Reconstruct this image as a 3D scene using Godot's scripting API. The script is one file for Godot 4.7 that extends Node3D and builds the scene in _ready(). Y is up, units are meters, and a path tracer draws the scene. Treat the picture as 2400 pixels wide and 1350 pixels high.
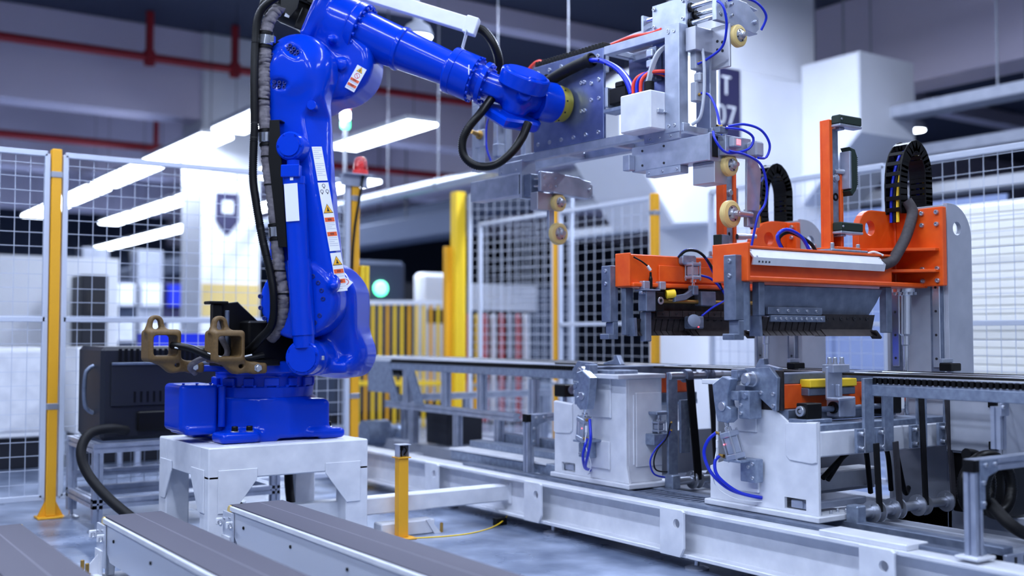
extends Node3D
# An assembly cell: x runs along the robot-to-press direction, -z along the transfer line, metres.
var M := {}
var used := {}
var frame := Transform3D()
var noises := {}

func _ready() -> void:
	var cam := Camera3D.new()
	cam.name = "camera"
	cam.fov = 29.65
	cam.position = Vector3(0, 1.05, 0)
	cam.rotation_degrees = Vector3(2.47, -34.6, 0)
	cam.far = 120.0
	var at := CameraAttributesPhysical.new()
	at.frustum_focal_length = 45.4
	at.frustum_focus_distance = 4.9
	at.exposure_aperture = 1.2
	cam.attributes = at
	add_child(cam)
	cam.make_current()
	var env := Environment.new()
	env.background_mode = Environment.BG_COLOR
	env.background_color = Color(0.05, 0.07, 0.12)
	env.tonemap_mode = Environment.TONE_MAPPER_LINEAR
	env.tonemap_exposure = 0.84
	env.sdfgi_enabled = true
	env.ssao_enabled = true
	env.ssil_enabled = true
	var we := WorldEnvironment.new()
	we.name = "world_environment"
	we.environment = env
	add_child(we)
	materials()
	more_materials()
	lamps()
	hall()
	background()
	fences()
	base_frame()
	conveyors_front()
	stand_and_bollard()
	controller()
	robot()
	gripper()
	machines()
	presses()
	lines()
	frames()
	cables()

# ------------------------------------------------------------------ nodes
func numbered(n: String) -> String:
	if not used.has(n):
		used[n] = 0
		return n
	used[n] += 1
	return "%s_%03d" % [n, used[n]]

func thing(called: String, label: String, category: String, at := Vector3.ZERO, turn := 0.0, group := "") -> Node3D:
	var o := Node3D.new()
	o.name = numbered(called)
	add_child(o)
	o.position = at
	o.rotation.y = turn
	tag(o, label, category, group)
	return o

func tag(o: Node, label: String, category: String, group := "") -> void:
	if label: o.set_meta("label", label)
	if category: o.set_meta("category", category)
	if group: o.set_meta("group", group)

func put(called: String, s: SurfaceTool, m: Material, parent: Node3D = null) -> MeshInstance3D:
	s.generate_normals()
	return putm(called, s.commit(), m, frame, parent)

func putm(called: String, mesh: Mesh, m: Material, t: Transform3D, parent: Node3D = null) -> MeshInstance3D:
	var o := MeshInstance3D.new()
	o.mesh = mesh
	o.material_override = m
	o.name = numbered(called) if parent == null else called
	if parent == null: add_child(o)
	else: parent.add_child(o, true)
	o.global_transform = t
	return o

func struct(called: String, s: SurfaceTool, m: Material, parent: Node3D = null) -> MeshInstance3D:
	var o := put(called, s, m, parent)
	if parent == null: o.set_meta("kind", "structure")
	return o

func dup(o: Node3D, shift: Vector3, label: String) -> Node3D:
	var c: Node3D = o.duplicate()
	var base: String = str(o.name)
	if base.length() > 4 and base[base.length() - 4] == "_" and base.right(3).is_valid_int(): base = base.left(-4)
	c.name = numbered(base)
	add_child(c)
	c.position += shift
	if label: c.set_meta("label", label)
	return c

# ------------------------------------------------------------------ shapes
func mb(g := -1) -> SurfaceTool:
	var s := SurfaceTool.new()
	s.begin(Mesh.PRIMITIVE_TRIANGLES)
	s.set_smooth_group(g)
	return s

func poly(s: SurfaceTool, p: Array, out: Vector3) -> void:   # a flat convex face, turned outward
	var n: Vector3 = (p[1] - p[0]).cross(p[2] - p[0])
	var flip: bool = n.dot(out) > 0.0
	for i in range(1, p.size() - 1):
		s.add_vertex(p[0])
		s.add_vertex(p[i + 1] if flip else p[i])
		s.add_vertex(p[i] if flip else p[i + 1])

func box(s: SurfaceTool, c: Vector3, d: Vector3, bev := 0.003, b := Basis()) -> void:
	s.set_smooth_group(-1)
	var h := d * 0.5
	bev = minf(bev, minf(h.x, minf(h.y, h.z)) * 0.6)
	if bev <= 0.0:
		for a in 3:
			for sg in [-1.0, 1.0]:
				var q := []
				for k in [[-1, -1], [1, -1], [1, 1], [-1, 1]]:
					var v := Vector3.ZERO
					v[a] = sg * h[a]; v[(a + 1) % 3] = k[0] * h[(a + 1) % 3]; v[(a + 2) % 3] = k[1] * h[(a + 2) % 3]
					q.append(c + b * v)
				var o := Vector3.ZERO
				o[a] = sg
				poly(s, q, b * o)
		return
	var P := {}
	for x in [-1, 1]:
		for y in [-1, 1]:
			for z in [-1, 1]:
				for a in 3:
					var v := Vector3(x * (h.x - bev), y * (h.y - bev), z * (h.z - bev))
					v[a] = [x, y, z][a] * h[a]
					P[[x, y, z, a]] = c + b * v
				poly(s, [P[[x, y, z, 0]], P[[x, y, z, 1]], P[[x, y, z, 2]]], b * Vector3(x, y, z))
	for a in 3:
		var e := (a + 1) % 3
		var f := (a + 2) % 3
		for sg in [-1, 1]:
			var q := []
			for k in [[-1, -1], [1, -1], [1, 1], [-1, 1]]:
				var v := [0, 0, 0]
				v[a] = sg; v[e] = k[0]; v[f] = k[1]
				q.append(P[[v[0], v[1], v[2], a]])
			var o := Vector3.ZERO
			o[a] = sg
			poly(s, q, b * o)
		for i in [-1, 1]:
			for j in [-1, 1]:
				var q := []
				for k in [-1, 1]:
					var v := [0, 0, 0]
					v[a] = k; v[e] = i; v[f] = j
					var ea := [P[[v[0], v[1], v[2], e]], P[[v[0], v[1], v[2], f]]]
					if k == 1: ea.reverse()
					q.append_array(ea)
				var o := Vector3.ZERO
				o[e] = i; o[f] = j
				poly(s, q, b * o)

func bx(x0: float, x1: float, y0: float, y1: float, z0: float, z1: float, bev := 0.003, s: SurfaceTool = null) -> SurfaceTool:
	if s == null: s = mb()
	box(s, Vector3(x0 + x1, y0 + y1, z0 + z1) * 0.5, Vector3(absf(x1 - x0), absf(y1 - y0), absf(z1 - z0)), bev)
	return s

func beam(s: SurfaceTool, a: Vector3, b: Vector3, w: float, h: float, bev := 0.002, up := Vector3.UP) -> void:   # a bar of section w x h from a to b
	var y := (b - a).normalized()
	if absf(y.dot(up)) > 0.99: up = Vector3.RIGHT
	var x := y.cross(up).normalized()
	var z := x.cross(y).normalized()
	box(s, (a + b) * 0.5, Vector3(w, a.distance_to(b), h), bev, Basis(x, y, z))

func side_of(d: Vector3) -> Vector3:
	return d.cross(Vector3.UP if absf(d.y) < 0.9 else Vector3.RIGHT).normalized()

func lathe(s: SurfaceTool, o: Vector3, ax: Vector3, prof: Array, n := 20, smooth := false) -> void:   # prof: [radius, height along the axis]
	ax = ax.normalized()
	var u := side_of(ax)
	var v := ax.cross(u)
	for k in prof.size() - 1:
		s.set_smooth_group(1 if smooth else (k % 30) + 2)
		var r0: float = prof[k][0]; var h0: float = prof[k][1]
		var r1: float = prof[k + 1][0]; var h1: float = prof[k + 1][1]
		for i in n:
			var a0 := TAU * i / n
			var a1 := TAU * (i + 1) / n
			var d0 := u * cos(a0) + v * sin(a0)
			var d1 := u * cos(a1) + v * sin(a1)
			var p := o + ax * h0 + d0 * r0
			var q := o + ax * h0 + d1 * r0
			var w := o + ax * h1 + d1 * r1
			var x := o + ax * h1 + d0 * r1
			if r0 > 1e-6:
				s.add_vertex(p); s.add_vertex(w); s.add_vertex(q)
			if r1 > 1e-6:
				s.add_vertex(p); s.add_vertex(x); s.add_vertex(w)
	s.set_smooth_group(-1)

func cyl(s: SurfaceTool, a: Vector3, b: Vector3, r: float, n := 16, bev := 0.002, r1 := -1.0) -> void:
	var L := a.distance_to(b)
	if r1 < 0: r1 = r
	bev = minf(bev, minf(L * 0.3, minf(r, r1) * 0.4))
	lathe(s, a, b - a, [[0.0, 0.0], [r - bev, 0.0], [r, bev], [r1, L - bev], [r1 - bev, L], [0.0, L]], n)

func ring(s: SurfaceTool, a: Vector3, b: Vector3, r: float, ri: float, n := 20) -> void:
	var L := a.distance_to(b)
	var c := minf(0.002, L * 0.2)
	lathe(s, a, b - a, [[ri, 0.0], [r - c, 0.0], [r, c], [r, L - c], [r - c, L], [ri, L], [ri, 0.0]], n)

func smoothed(pts: Array, step := 0.02) -> PackedVector3Array:
	var c := Curve3D.new()
	for i in pts.size():
		var a: Vector3 = pts[maxi(i - 1, 0)]
		var b: Vector3 = pts[mini(i + 1, pts.size() - 1)]
		var t := (b - a) / 6.0
		c.add_point(pts[i], -t, t)
	c.bake_interval = step
	var q := c.get_baked_points()
	return q

func tube(s: SurfaceTool, pts, r: float, n := 8, ribs := 0.0) -> void:   # a cable, hose or pipe along points; ribs: depth of its corrugation
	s.set_smooth_group(1)
	var m: int = pts.size()
	var u := side_of((pts[1] - pts[0]).normalized())
	var last := []
	var ends := [[], []]
	for i in m:
		var d: Vector3 = (pts[mini(i + 1, m - 1)] - pts[maxi(i - 1, 0)]).normalized()
		u = (u - d * u.dot(d)).normalized()
		var v := d.cross(u)
		var rr := r - (ribs if i % 2 else 0.0)
		var now := []
		for k in n:
			var a := TAU * k / n
			now.append(pts[i] + (u * cos(a) + v * sin(a)) * rr)
		if i > 0:
			for k in n:
				var l := (k + 1) % n
				s.add_vertex(last[k]); s.add_vertex(now[l]); s.add_vertex(last[l])
				s.add_vertex(last[k]); s.add_vertex(now[k]); s.add_vertex(now[l])
		else: ends[0] = now
		last = now
	ends[1] = last
	s.set_smooth_group(-1)
	poly(s, ends[0], pts[0] - pts[1])
	poly(s, ends[1], pts[m - 1] - pts[m - 2])

func cable(pts: Array, r: float, n := 7, step := 0.025) -> SurfaceTool:
	var s := mb()
	tube(s, smoothed(pts, step), r, n)
	return s

func disc2(c: Vector2, r: float, n := 20, ry := -1.0) -> PackedVector2Array:
	var p := PackedVector2Array()
	for i in n: p.append(c + Vector2(cos(TAU * i / n) * r, sin(TAU * i / n) * (r if ry < 0 else ry)))
	return p

func rrect(x0: float, x1: float, y0: float, y1: float, r: float, n := 5) -> PackedVector2Array:
	var p := PackedVector2Array()
	for k in [[x1 - r, y1 - r, 0.0], [x0 + r, y1 - r, 0.5], [x0 + r, y0 + r, 1.0], [x1 - r, y0 + r, 1.5]]:
		for i in n + 1: p.append(Vector2(k[0], k[1]) + Vector2.from_angle(PI * (k[2] + 0.5 * i / n)) * r)
	return p

func v2(a: Array) -> PackedVector2Array:
	var p := PackedVector2Array()
	for i in range(0, a.size(), 2): p.append(Vector2(a[i], a[i + 1]))
	return p

# A plate: the outline in the XY plane of t, with holes, from z = 0 to depth; edges bevelled when bev > 0.
func plate(s: SurfaceTool, outline: PackedVector2Array, t: Transform3D, depth: float, holes := [], bev := 0.0) -> void:
	s.set_smooth_group(-1)
	var ol := outline.duplicate()
	if Geometry2D.is_polygon_clockwise(ol): ol.reverse()
	var n := ol.size()
	var inn := ol
	if bev > 0.0:
		inn = PackedVector2Array()
		for i in n:
			var e0 := (ol[i] - ol[(i + n - 1) % n]).normalized()
			var e1 := (ol[(i + 1) % n] - ol[i]).normalized()
			var b := (Vector2(-e0.y, e0.x) + Vector2(-e1.y, e1.x))
			var l := maxf(b.length_squared(), 0.5)
			inn.append(ol[i] + b * (2.0 * bev / l))
	var pieces := [inn]
	if holes:
		pieces = []
		var cuts := [-1e3]
		for h in holes:
			var cx := 0.0
			for q in h: cx += q.x / h.size()
			cuts.append(cx)
		cuts.append(1e3)
		cuts.sort()
		for i in cuts.size() - 1:
			if cuts[i + 1] - cuts[i] < 1e-5: continue
			var strip := v2([cuts[i], -1e3, cuts[i + 1], -1e3, cuts[i + 1], 1e3, cuts[i], 1e3])
			var left: Array = Geometry2D.intersect_polygons(inn, strip)
			for h in holes:
				var nxt := []
				for q in left: nxt.append_array(Geometry2D.clip_polygons(q, h))
				left = nxt
			pieces.append_array(left)
	var nz := t.basis.z.normalized()
	for pc in pieces:
		var tri := Geometry2D.triangulate_polygon(pc)
		for i in range(0, tri.size(), 3):
			var q := []
			for k in 3: q.append(pc[tri[i + k]])
			for fz in 2:
				var zz: float = depth * fz
				poly(s, [t * Vector3(q[0].x, q[0].y, zz), t * Vector3(q[1].x, q[1].y, zz), t * Vector3(q[2].x, q[2].y, zz)], nz * (fz * 2.0 - 1.0) * signf(depth))
	var bz := bev * signf(depth)
	for i in n:
		var j := (i + 1) % n
		var d := ol[j] - ol[i]
		var out := t.basis * Vector3(d.y, -d.x, 0)
		var a := ol[i]; var b := ol[j]
		poly(s, [t * Vector3(a.x, a.y, bz), t * Vector3(b.x, b.y, bz), t * Vector3(b.x, b.y, depth - bz), t * Vector3(a.x, a.y, depth - bz)], out)
		if bev > 0.0:
			var c := inn[i]; var e := inn[j]
			poly(s, [t * Vector3(a.x, a.y, bz), t * Vector3(b.x, b.y, bz), t * Vector3(e.x, e.y, 0), t * Vector3(c.x, c.y, 0)], out)
			poly(s, [t * Vector3(a.x, a.y, depth - bz), t * Vector3(b.x, b.y, depth - bz), t * Vector3(e.x, e.y, depth), t * Vector3(c.x, c.y, depth)], out)
	for h in holes:
		var m: int = h.size()
		var cw: float = -1.0 if Geometry2D.is_polygon_clockwise(h) else 1.0
		for i in m:
			var a: Vector2 = h[i]; var b: Vector2 = h[(i + 1) % m]
			var d: Vector2 = (b - a) * cw
			poly(s, [t * Vector3(a.x, a.y, 0), t * Vector3(b.x, b.y, 0), t * Vector3(b.x, b.y, depth), t * Vector3(a.x, a.y, depth)], t.basis * Vector3(-d.y, d.x, 0))

func facing(o: Vector3, x: Vector3, y: Vector3) -> Transform3D:   # a plate's plane: its x and y, origin o
	return Transform3D(Basis(x, y, x.cross(y)), o)

func plx(x: float) -> Transform3D:   # a plate across x: outlines are (z, y), depth goes towards +x
	return Transform3D(Basis(Vector3(0, 0, 1), Vector3(0, 1, 0), Vector3(1, 0, 0)), Vector3(x, 0, 0))

func plz(z: float) -> Transform3D:   # a plate across z: outlines are (x, y), depth goes towards +z
	return Transform3D(Basis(), Vector3(0, 0, z))

# ------------------------------------------------------------------ castings: surface nets on a distance field
func nets(s: SurfaceTool, lo: Vector3, hi: Vector3, h: float, f: Callable) -> void:
	var n := Vector3i(((hi - lo) / h).ceil()) + Vector3i.ONE
	var val := PackedFloat32Array()
	val.resize(n.x * n.y * n.z)
	var i := 0
	for z in n.z:
		for y in n.y:
			for x in n.x:
				val[i] = f.call(Vector3(lo.x + x * h, lo.y + y * h, lo.z + z * h))
				i += 1
	var sx := 1
	var sy := n.x
	var sz := n.x * n.y
	var at := {}
	for z in n.z - 1:
		for y in n.y - 1:
			for x in n.x - 1:
				i = x + y * sy + z * sz
				var m := 0
				var cs := [i, i + sx, i + sy, i + sx + sy, i + sz, i + sx + sz, i + sy + sz, i + sx + sy + sz]
				for k in 8:
					if val[cs[k]] < 0.0: m += 1
				if m == 0 or m == 8: continue
				var p := Vector3.ZERO
				var c := 0
				for e in [[0, 1], [2, 3], [4, 5], [6, 7], [0, 2], [1, 3], [4, 6], [5, 7], [0, 4], [1, 5], [2, 6], [3, 7]]:
					var a: float = val[cs[e[0]]]
					var b: float = val[cs[e[1]]]
					if (a < 0.0) == (b < 0.0): continue
					var t := a / (a - b)
					var q0 := Vector3(e[0] & 1, (e[0] >> 1) & 1, e[0] >> 2)
					var q1 := Vector3(e[1] & 1, (e[1] >> 1) & 1, e[1] >> 2)
					p += q0.lerp(q1, t)
					c += 1
				at[i] = lo + (Vector3(x, y, z) + p / c) * h
	s.set_smooth_group(1)
	for key in at:
		i = key
		var x: int = i % n.x
		var y: int = (i / sy) % n.y
		var z: int = i / sz
		for d in 3:
			var st: int = [sx, sy, sz][d]
			var o1: int = [sy, sz, sx][d]
			var o2: int = [sz, sx, sy][d]
			if [y, z, x][d] == 0 or [z, x, y][d] == 0: continue
			var a: float = val[i]
			var b: float = val[i + st]
			if (a < 0.0) == (b < 0.0): continue
			if not (at.has(i - o1) and at.has(i - o2) and at.has(i - o1 - o2)): continue
			var q := [at[i], at[i - o1], at[i - o1 - o2], at[i - o2]]
			if a < 0.0: q.reverse()
			s.add_vertex(q[0]); s.add_vertex(q[1]); s.add_vertex(q[2])
			s.add_vertex(q[0]); s.add_vertex(q[2]); s.add_vertex(q[3])

func smin(a: float, b: float, k: float) -> float:
	var h := maxf(k - absf(a - b), 0.0) / k
	return minf(a, b) - h * h * k * 0.25

func sd_box(p: Vector3, c: Vector3, h: Vector3, r: float) -> float:
	var q := (p - c).abs() - h + Vector3(r, r, r)
	return Vector3(maxf(q.x, 0), maxf(q.y, 0), maxf(q.z, 0)).length() + minf(maxf(q.x, maxf(q.y, q.z)), 0.0) - r

func sd_cap(p: Vector3, a: Vector3, b: Vector3, ra: float, rb: float) -> float:
	var ba := b - a
	var t := clampf((p - a).dot(ba) / ba.length_squared(), 0.0, 1.0)
	return (p - a - ba * t).length() - lerpf(ra, rb, t)

func sd_cyl(p: Vector3, a: Vector3, b: Vector3, r: float, rnd := 0.01, r1 := -1.0) -> float:
	var ax := b - a
	var L := ax.length()
	ax /= L
	var t := (p - a).dot(ax)
	var rr := r if r1 < 0 else lerpf(r, r1, clampf(t / L, 0, 1))
	var d := Vector2((p - a - ax * t).length() - rr, absf(t - L * 0.5) - L * 0.5) + Vector2(rnd, rnd)
	return Vector2(maxf(d.x, 0), maxf(d.y, 0)).length() + minf(maxf(d.x, d.y), 0.0) - rnd

# a tapered bar (2D capsule in XY) of thickness 2*hz about z = zc
func sd_slab(p: Vector3, a: Vector2, b: Vector2, ra: float, rb: float, zc: float, hz: float, rnd: float) -> float:
	var q := Vector2(p.x, p.y)
	var ba := b - a
	var t := clampf((q - a).dot(ba) / ba.length_squared(), 0.0, 1.0)
	var d := Vector2((q - a - ba * t).length() - lerpf(ra, rb, t), absf(p.z - zc) - hz) + Vector2(rnd, rnd)
	return Vector2(maxf(d.x, 0), maxf(d.y, 0)).length() + minf(maxf(d.x, d.y), 0.0) - rnd

# ------------------------------------------------------------------ small hardware, meshes shared
var hard := {}
func bolt(parent: Node3D, at: Vector3, dir: Vector3, r := 0.008, h := 0.008, m: Material = null, called := "bolt", hexed := false) -> void:
	var key := "%s%d_%d" % [hexed, int(r * 10000), int(h * 10000)]
	if not hard.has(key):
		var s := mb()
		if hexed: lathe(s, Vector3.ZERO, Vector3.UP, [[r * 1.25, 0.0], [r * 1.25, h * 0.2], [r, h * 0.2], [r, h * 0.9], [r * 0.85, h], [0.0, h]], 6)
		else: lathe(s, Vector3.ZERO, Vector3.UP, [[r, 0.0], [r, h * 0.85], [r * 0.88, h], [r * 0.5, h], [r * 0.5, h * 0.45], [0.0, h * 0.45]], 10)
		s.generate_normals()
		hard[key] = s.commit()
	var y := dir.normalized()
	var x := side_of(y)
	putm(called, hard[key], m if m else M.steel, frame * Transform3D(Basis(x, y, x.cross(y)), at), parent)

# ------------------------------------------------------------------ materials
func grain(key: String, freq: float, lo: Color, hi: Color, size := 256, oct := 4, kind := FastNoiseLite.TYPE_SIMPLEX_SMOOTH, mid := 0.0) -> ImageTexture:
	var f := FastNoiseLite.new()
	f.seed = hash(key) % 1000
	f.noise_type = kind
	f.frequency = freq
	f.fractal_octaves = oct
	var src := f.get_seamless_image(size, size)
	var im := Image.create(size, size, false, Image.FORMAT_RGB8)
	for y in size:
		for x in size:
			var v := src.get_pixel(x, y).r
			if mid > 0.0: v = clampf((v - mid) / (1.0 - mid), 0, 1)
			im.set_pixel(x, y, lo.lerp(hi, v))
	return ImageTexture.create_from_image(im)

func mat(key: String, c: Color, rough := 0.5, metal := 0.0) -> StandardMaterial3D:
	var m := StandardMaterial3D.new()
	m.albedo_color = c
	m.roughness = rough
	m.metallic = metal
	m.resource_name = key
	M[key] = m
	return m

func tri(m: StandardMaterial3D, tex: Texture2D, scale: float) -> StandardMaterial3D:
	m.albedo_texture = tex
	m.albedo_color = Color.WHITE
	m.uv1_triplanar = true
	m.uv1_world_triplanar = true
	m.uv1_scale = Vector3.ONE * scale
	return m

func c8(r: int, g: int, b: int) -> Color:
	return Color8(r, g, b)

func materials() -> void:
	tri(mat("white", Color.WHITE, 0.42), grain("white", 0.02, c8(205, 208, 216), c8(226, 228, 234)), 1.3)
	tri(mat("wall", Color.WHITE, 0.7), grain("wall", 0.01, c8(226, 228, 234), c8(240, 241, 245)), 0.3)
	tri(mat("grey", Color.WHITE, 0.5), grain("grey", 0.02, c8(150, 155, 168), c8(168, 172, 184)), 1.0)
	mat("blue", c8(0, 54, 190), 0.32).clearcoat_enabled = true
	M.blue.metallic_specular = 0.2
	M.blue.clearcoat = 0.45
	M.blue.clearcoat_roughness = 0.1
	mat("blue_dark", c8(0, 30, 112), 0.45)
	tri(mat("orange", Color.WHITE, 0.42), grain("orange", 0.03, c8(222, 78, 12), c8(234, 94, 22)), 1.5)
	mat("yellow", c8(232, 168, 30), 0.45)
	mat("lemon", c8(246, 206, 40), 0.5)
	tri(mat("bronze", Color.WHITE, 0.6), grain("bronze", 0.05, c8(90, 68, 34), c8(112, 86, 48)), 4.0)
	tri(mat("alu", Color.WHITE, 0.36, 0.62), grain("alu", 0.02, c8(158, 166, 184), c8(186, 193, 210)), 2.0)
	tri(mat("zinc", Color.WHITE, 0.4, 0.6), grain("zinc", 0.03, c8(126, 138, 160), c8(160, 172, 192), 256, 5), 3.0)
	mat("steel", c8(190, 194, 204), 0.3, 0.8)
	mat("chrome", c8(222, 226, 234), 0.14, 0.95)
	tri(mat("iron", Color.WHITE, 0.45, 0.5), grain("iron", 0.02, c8(92, 102, 122), c8(128, 138, 158), 256, 5), 2.5)
	tri(mat("blade", Color.WHITE, 0.5, 0.4), grain("blade", 0.02, c8(34, 30, 32), c8(62, 54, 54), 256, 5), 4.0)
	mat("black", c8(9, 9, 11), 0.4).metallic_specular = 0.35
	mat("rubber", c8(15, 15, 18), 0.6).metallic_specular = 0.35
	mat("strap", c8(44, 42, 48), 0.7)
	mat("char", c8(14, 18, 32), 0.5)
	tri(mat("cloth", Color.WHITE, 0.8), grain("cloth", 0.03, c8(84, 80, 86), c8(124, 118, 124), 256, 4), 6.0)
	tri(mat("belt", Color.WHITE, 0.85), grain("belt", 0.4, c8(72, 71, 82), c8(98, 96, 108), 512, 2), 4.0)
	mat("hose_blue", c8(10, 40, 190), 0.35)
	mat("hose_red", c8(232, 62, 44), 0.4)
	mat("hose_grey", c8(176, 180, 190), 0.5)
	mat("hose_white", c8(226, 228, 232), 0.5)
	mat("brass", c8(176, 140, 74), 0.35, 0.7)
	mat("gold", c8(196, 180, 70), 0.35, 0.6)
	mat("green", c8(5, 34, 25), 0.6)
	mat("rubber_cream", c8(214, 188, 120), 0.5)
	mat("red_pipe", c8(150, 22, 34), 0.5)
	mat("red", c8(200, 40, 40), 0.5)
	mat("navy", c8(40, 38, 76), 0.6)
	mat("ceil", c8(52, 58, 80), 0.85)
	mat("ceil_beam", c8(212, 204, 222), 0.8)
	mat("dark_wall", c8(54, 64, 86), 0.8)
	mat("label", c8(228, 230, 234), 0.5)
	mat("ink", c8(28, 28, 34), 0.6)
	mat("label_yellow", c8(240, 178, 40), 0.5)
	mat("label_orange", c8(226, 92, 40), 0.5)
	mat("wire", c8(196, 203, 218), 0.5)
	mat("seam", c8(116, 114, 126), 0.85)
	tri(mat("sleeve_dark", Color.WHITE, 0.7), grain("sleeve", 0.03, c8(44, 41, 44), c8(74, 69, 72)), 6.0)
	var fl := mat("floor", Color.WHITE, 0.28)
	tri(fl, grain("floor", 0.012, c8(76, 88, 112), c8(160, 172, 196), 512, 6), 0.35)
	fl.roughness_texture = grain("floor_r", 0.02, Color(0.5, 0.5, 0.5), Color(1, 1, 1), 256, 5)
	fl.roughness = 0.42
	var gl := mat("glass_red", Color(0.9, 0.06, 0.08, 0.35), 0.1)
	gl.transparency = BaseMaterial3D.TRANSPARENCY_ALPHA
	var pg := mat("clear", Color(0.85, 0.88, 0.95, 0.35), 0.1)
	pg.transparency = BaseMaterial3D.TRANSPARENCY_ALPHA
	glow("tube_glow", Color(0.88, 0.93, 1.0), 22.0)
	glow("led_red", Color(1.0, 0.08, 0.1), 4.0)
	glow("led_green", Color(0.25, 1.0, 0.7), 5.0)

func glow(key: String, c: Color, e: float) -> void:
	var m := mat(key, Color(0.9, 0.9, 0.9), 0.5)
	m.emission_enabled = true
	m.emission = c
	m.emission_energy_multiplier = e

func more_materials() -> void:
	mat("chrome_soft", c8(206, 212, 222), 0.32, 0.7)
	mat("cream", c8(232, 230, 220), 0.6)
	mat("cool", c8(128, 142, 178), 0.6)
	tri(mat("alu_blue", Color.WHITE, 0.3, 0.7), grain("alu_blue", 0.02, c8(112, 124, 166), c8(136, 148, 188)), 2.0)
	mat("steel_soft", c8(176, 178, 188), 0.4, 0.7)

# ------------------------------------------------------------------ light
func batten(at: Vector3, len: float, energy: float, label: String, group := "", wide := 0.2) -> void:
	frame = Transform3D(Basis(), at)
	var t := thing("ceiling_light", label, "ceiling light", at, 0.0, group)
	put("housing", bx(-wide * 0.5 - 0.02, wide * 0.5 + 0.02, 0.03, 0.09, -len / 2 - 0.02, len / 2 + 0.02, 0.004), M.white, t)
	put("tube", bx(-wide / 2, wide / 2, 0.0, 0.03, -len / 2, len / 2, 0.01), M.tube_glow, t)
	for z in [-len * 0.4, len * 0.4]:
		var rod := mb()
		cyl(rod, Vector3(0, 0.09, z), Vector3(0, 5.19 - at.y, z), 0.004, 6, 0)
		put("hanger", rod, M.char, t)
	var l := AreaLight3D.new()
	l.name = "batten_lamp"
	l.area_size = Vector2(wide, len)
	l.light_color = Color(0.83, 0.885, 1.0)
	l.light_energy = energy
	l.area_range = 40.0
	l.area_attenuation = 2.0
	l.shadow_enabled = true
	add_child(l, true)
	l.position = at + Vector3(0, -0.012, 0)
	l.rotation_degrees.x = -90
	frame = Transform3D()

func lamps() -> void:
	for k in 5:
		batten(Vector3(4.8, 3.6, -11.95 - 3.0 * k), 2.6, 7, ["bright linear ceiling light nearest the robot hose in the row over the left aisle", "second linear ceiling light away from the robot in the left aisle row", "third linear ceiling light away from the robot in the left aisle row", "fourth linear ceiling light away from the robot, behind the yellow fence post", "farthest small linear ceiling light of the left aisle row"][k], "linear lights over the left aisle", 0.42)
	for k in 7:
		batten(Vector3(8.3, 3.6, -17.5 - 2.75 * k), 2.6, 7, ["first linear light of the third row, behind the blue arm", "second linear light of the third row, behind the blue arm", "third linear light of the third row, above the distant column", "fourth linear light of the third row, over the storage racks", "fifth linear light of the third row, over the storage racks", "sixth linear light of the third row, near the yellow fence post", "last small linear light of the third row"][k], "linear lights of the third row", 0.42)
	for k in 3:
		batten(Vector3(14.0 + k * 1.6, 3.9, -14.4 - k * 1.5), 2.4, 10, ["added fill light hidden behind the white column, nearest one", "added fill light hidden behind the white column, middle one", "added fill light hidden behind the white column, farthest one"][k], "added fill lights hidden behind the column", 0.42)  # added fill lamps, hidden by the column, to lighten the dark back bay
	for k in 5:
		batten(Vector3(6.55, 3.6, -12.5 - (3.3 if k < 2 else 2.75) * k - (0.0 if k < 2 else 1.1)), 2.2 if k < 2 else 2.5, 7, ["bright linear ceiling light right of the robot elbow above the red beacon", "second linear ceiling light of the right row, hidden partly by the blue arm", "third linear ceiling light of the right row, above the white partition", "fourth linear ceiling light of the right row, low over the aisle", "farthest linear ceiling light of the right row"][k], "linear lights of the second row", 0.42)
	var k := 0
	for x in [-1.6, 0.8, 3.2]:
		for z in [-6.2, -3.0, 0.4]:
			k += 1
			batten(Vector3(x, 4.3, z), 2.4, 9.0 if x < 3 else 4.0, "unseen linear ceiling light over the cell, %s row, %s" % [["left", "middle", "right"][(k - 1) / 3], ["above the robot end", "above the belts", "above the camera end"][(k - 1) % 3]], "unseen linear lights over the cell", 0.25)  # out of view overhead, placed to light the cell, stronger from the left
	for z in [-1.5, -6.0]: batten(Vector3(6.5, 4.6, z), 2.4, 8.0 if z > -2 else 32.0, "unseen linear ceiling light hung %s" % ["above the slatted screen" if z > -2 else "in front of the white column"], "unseen linear lights over the presses", 0.25)  # out of view above, placed to brighten the white column and the presses

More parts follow.
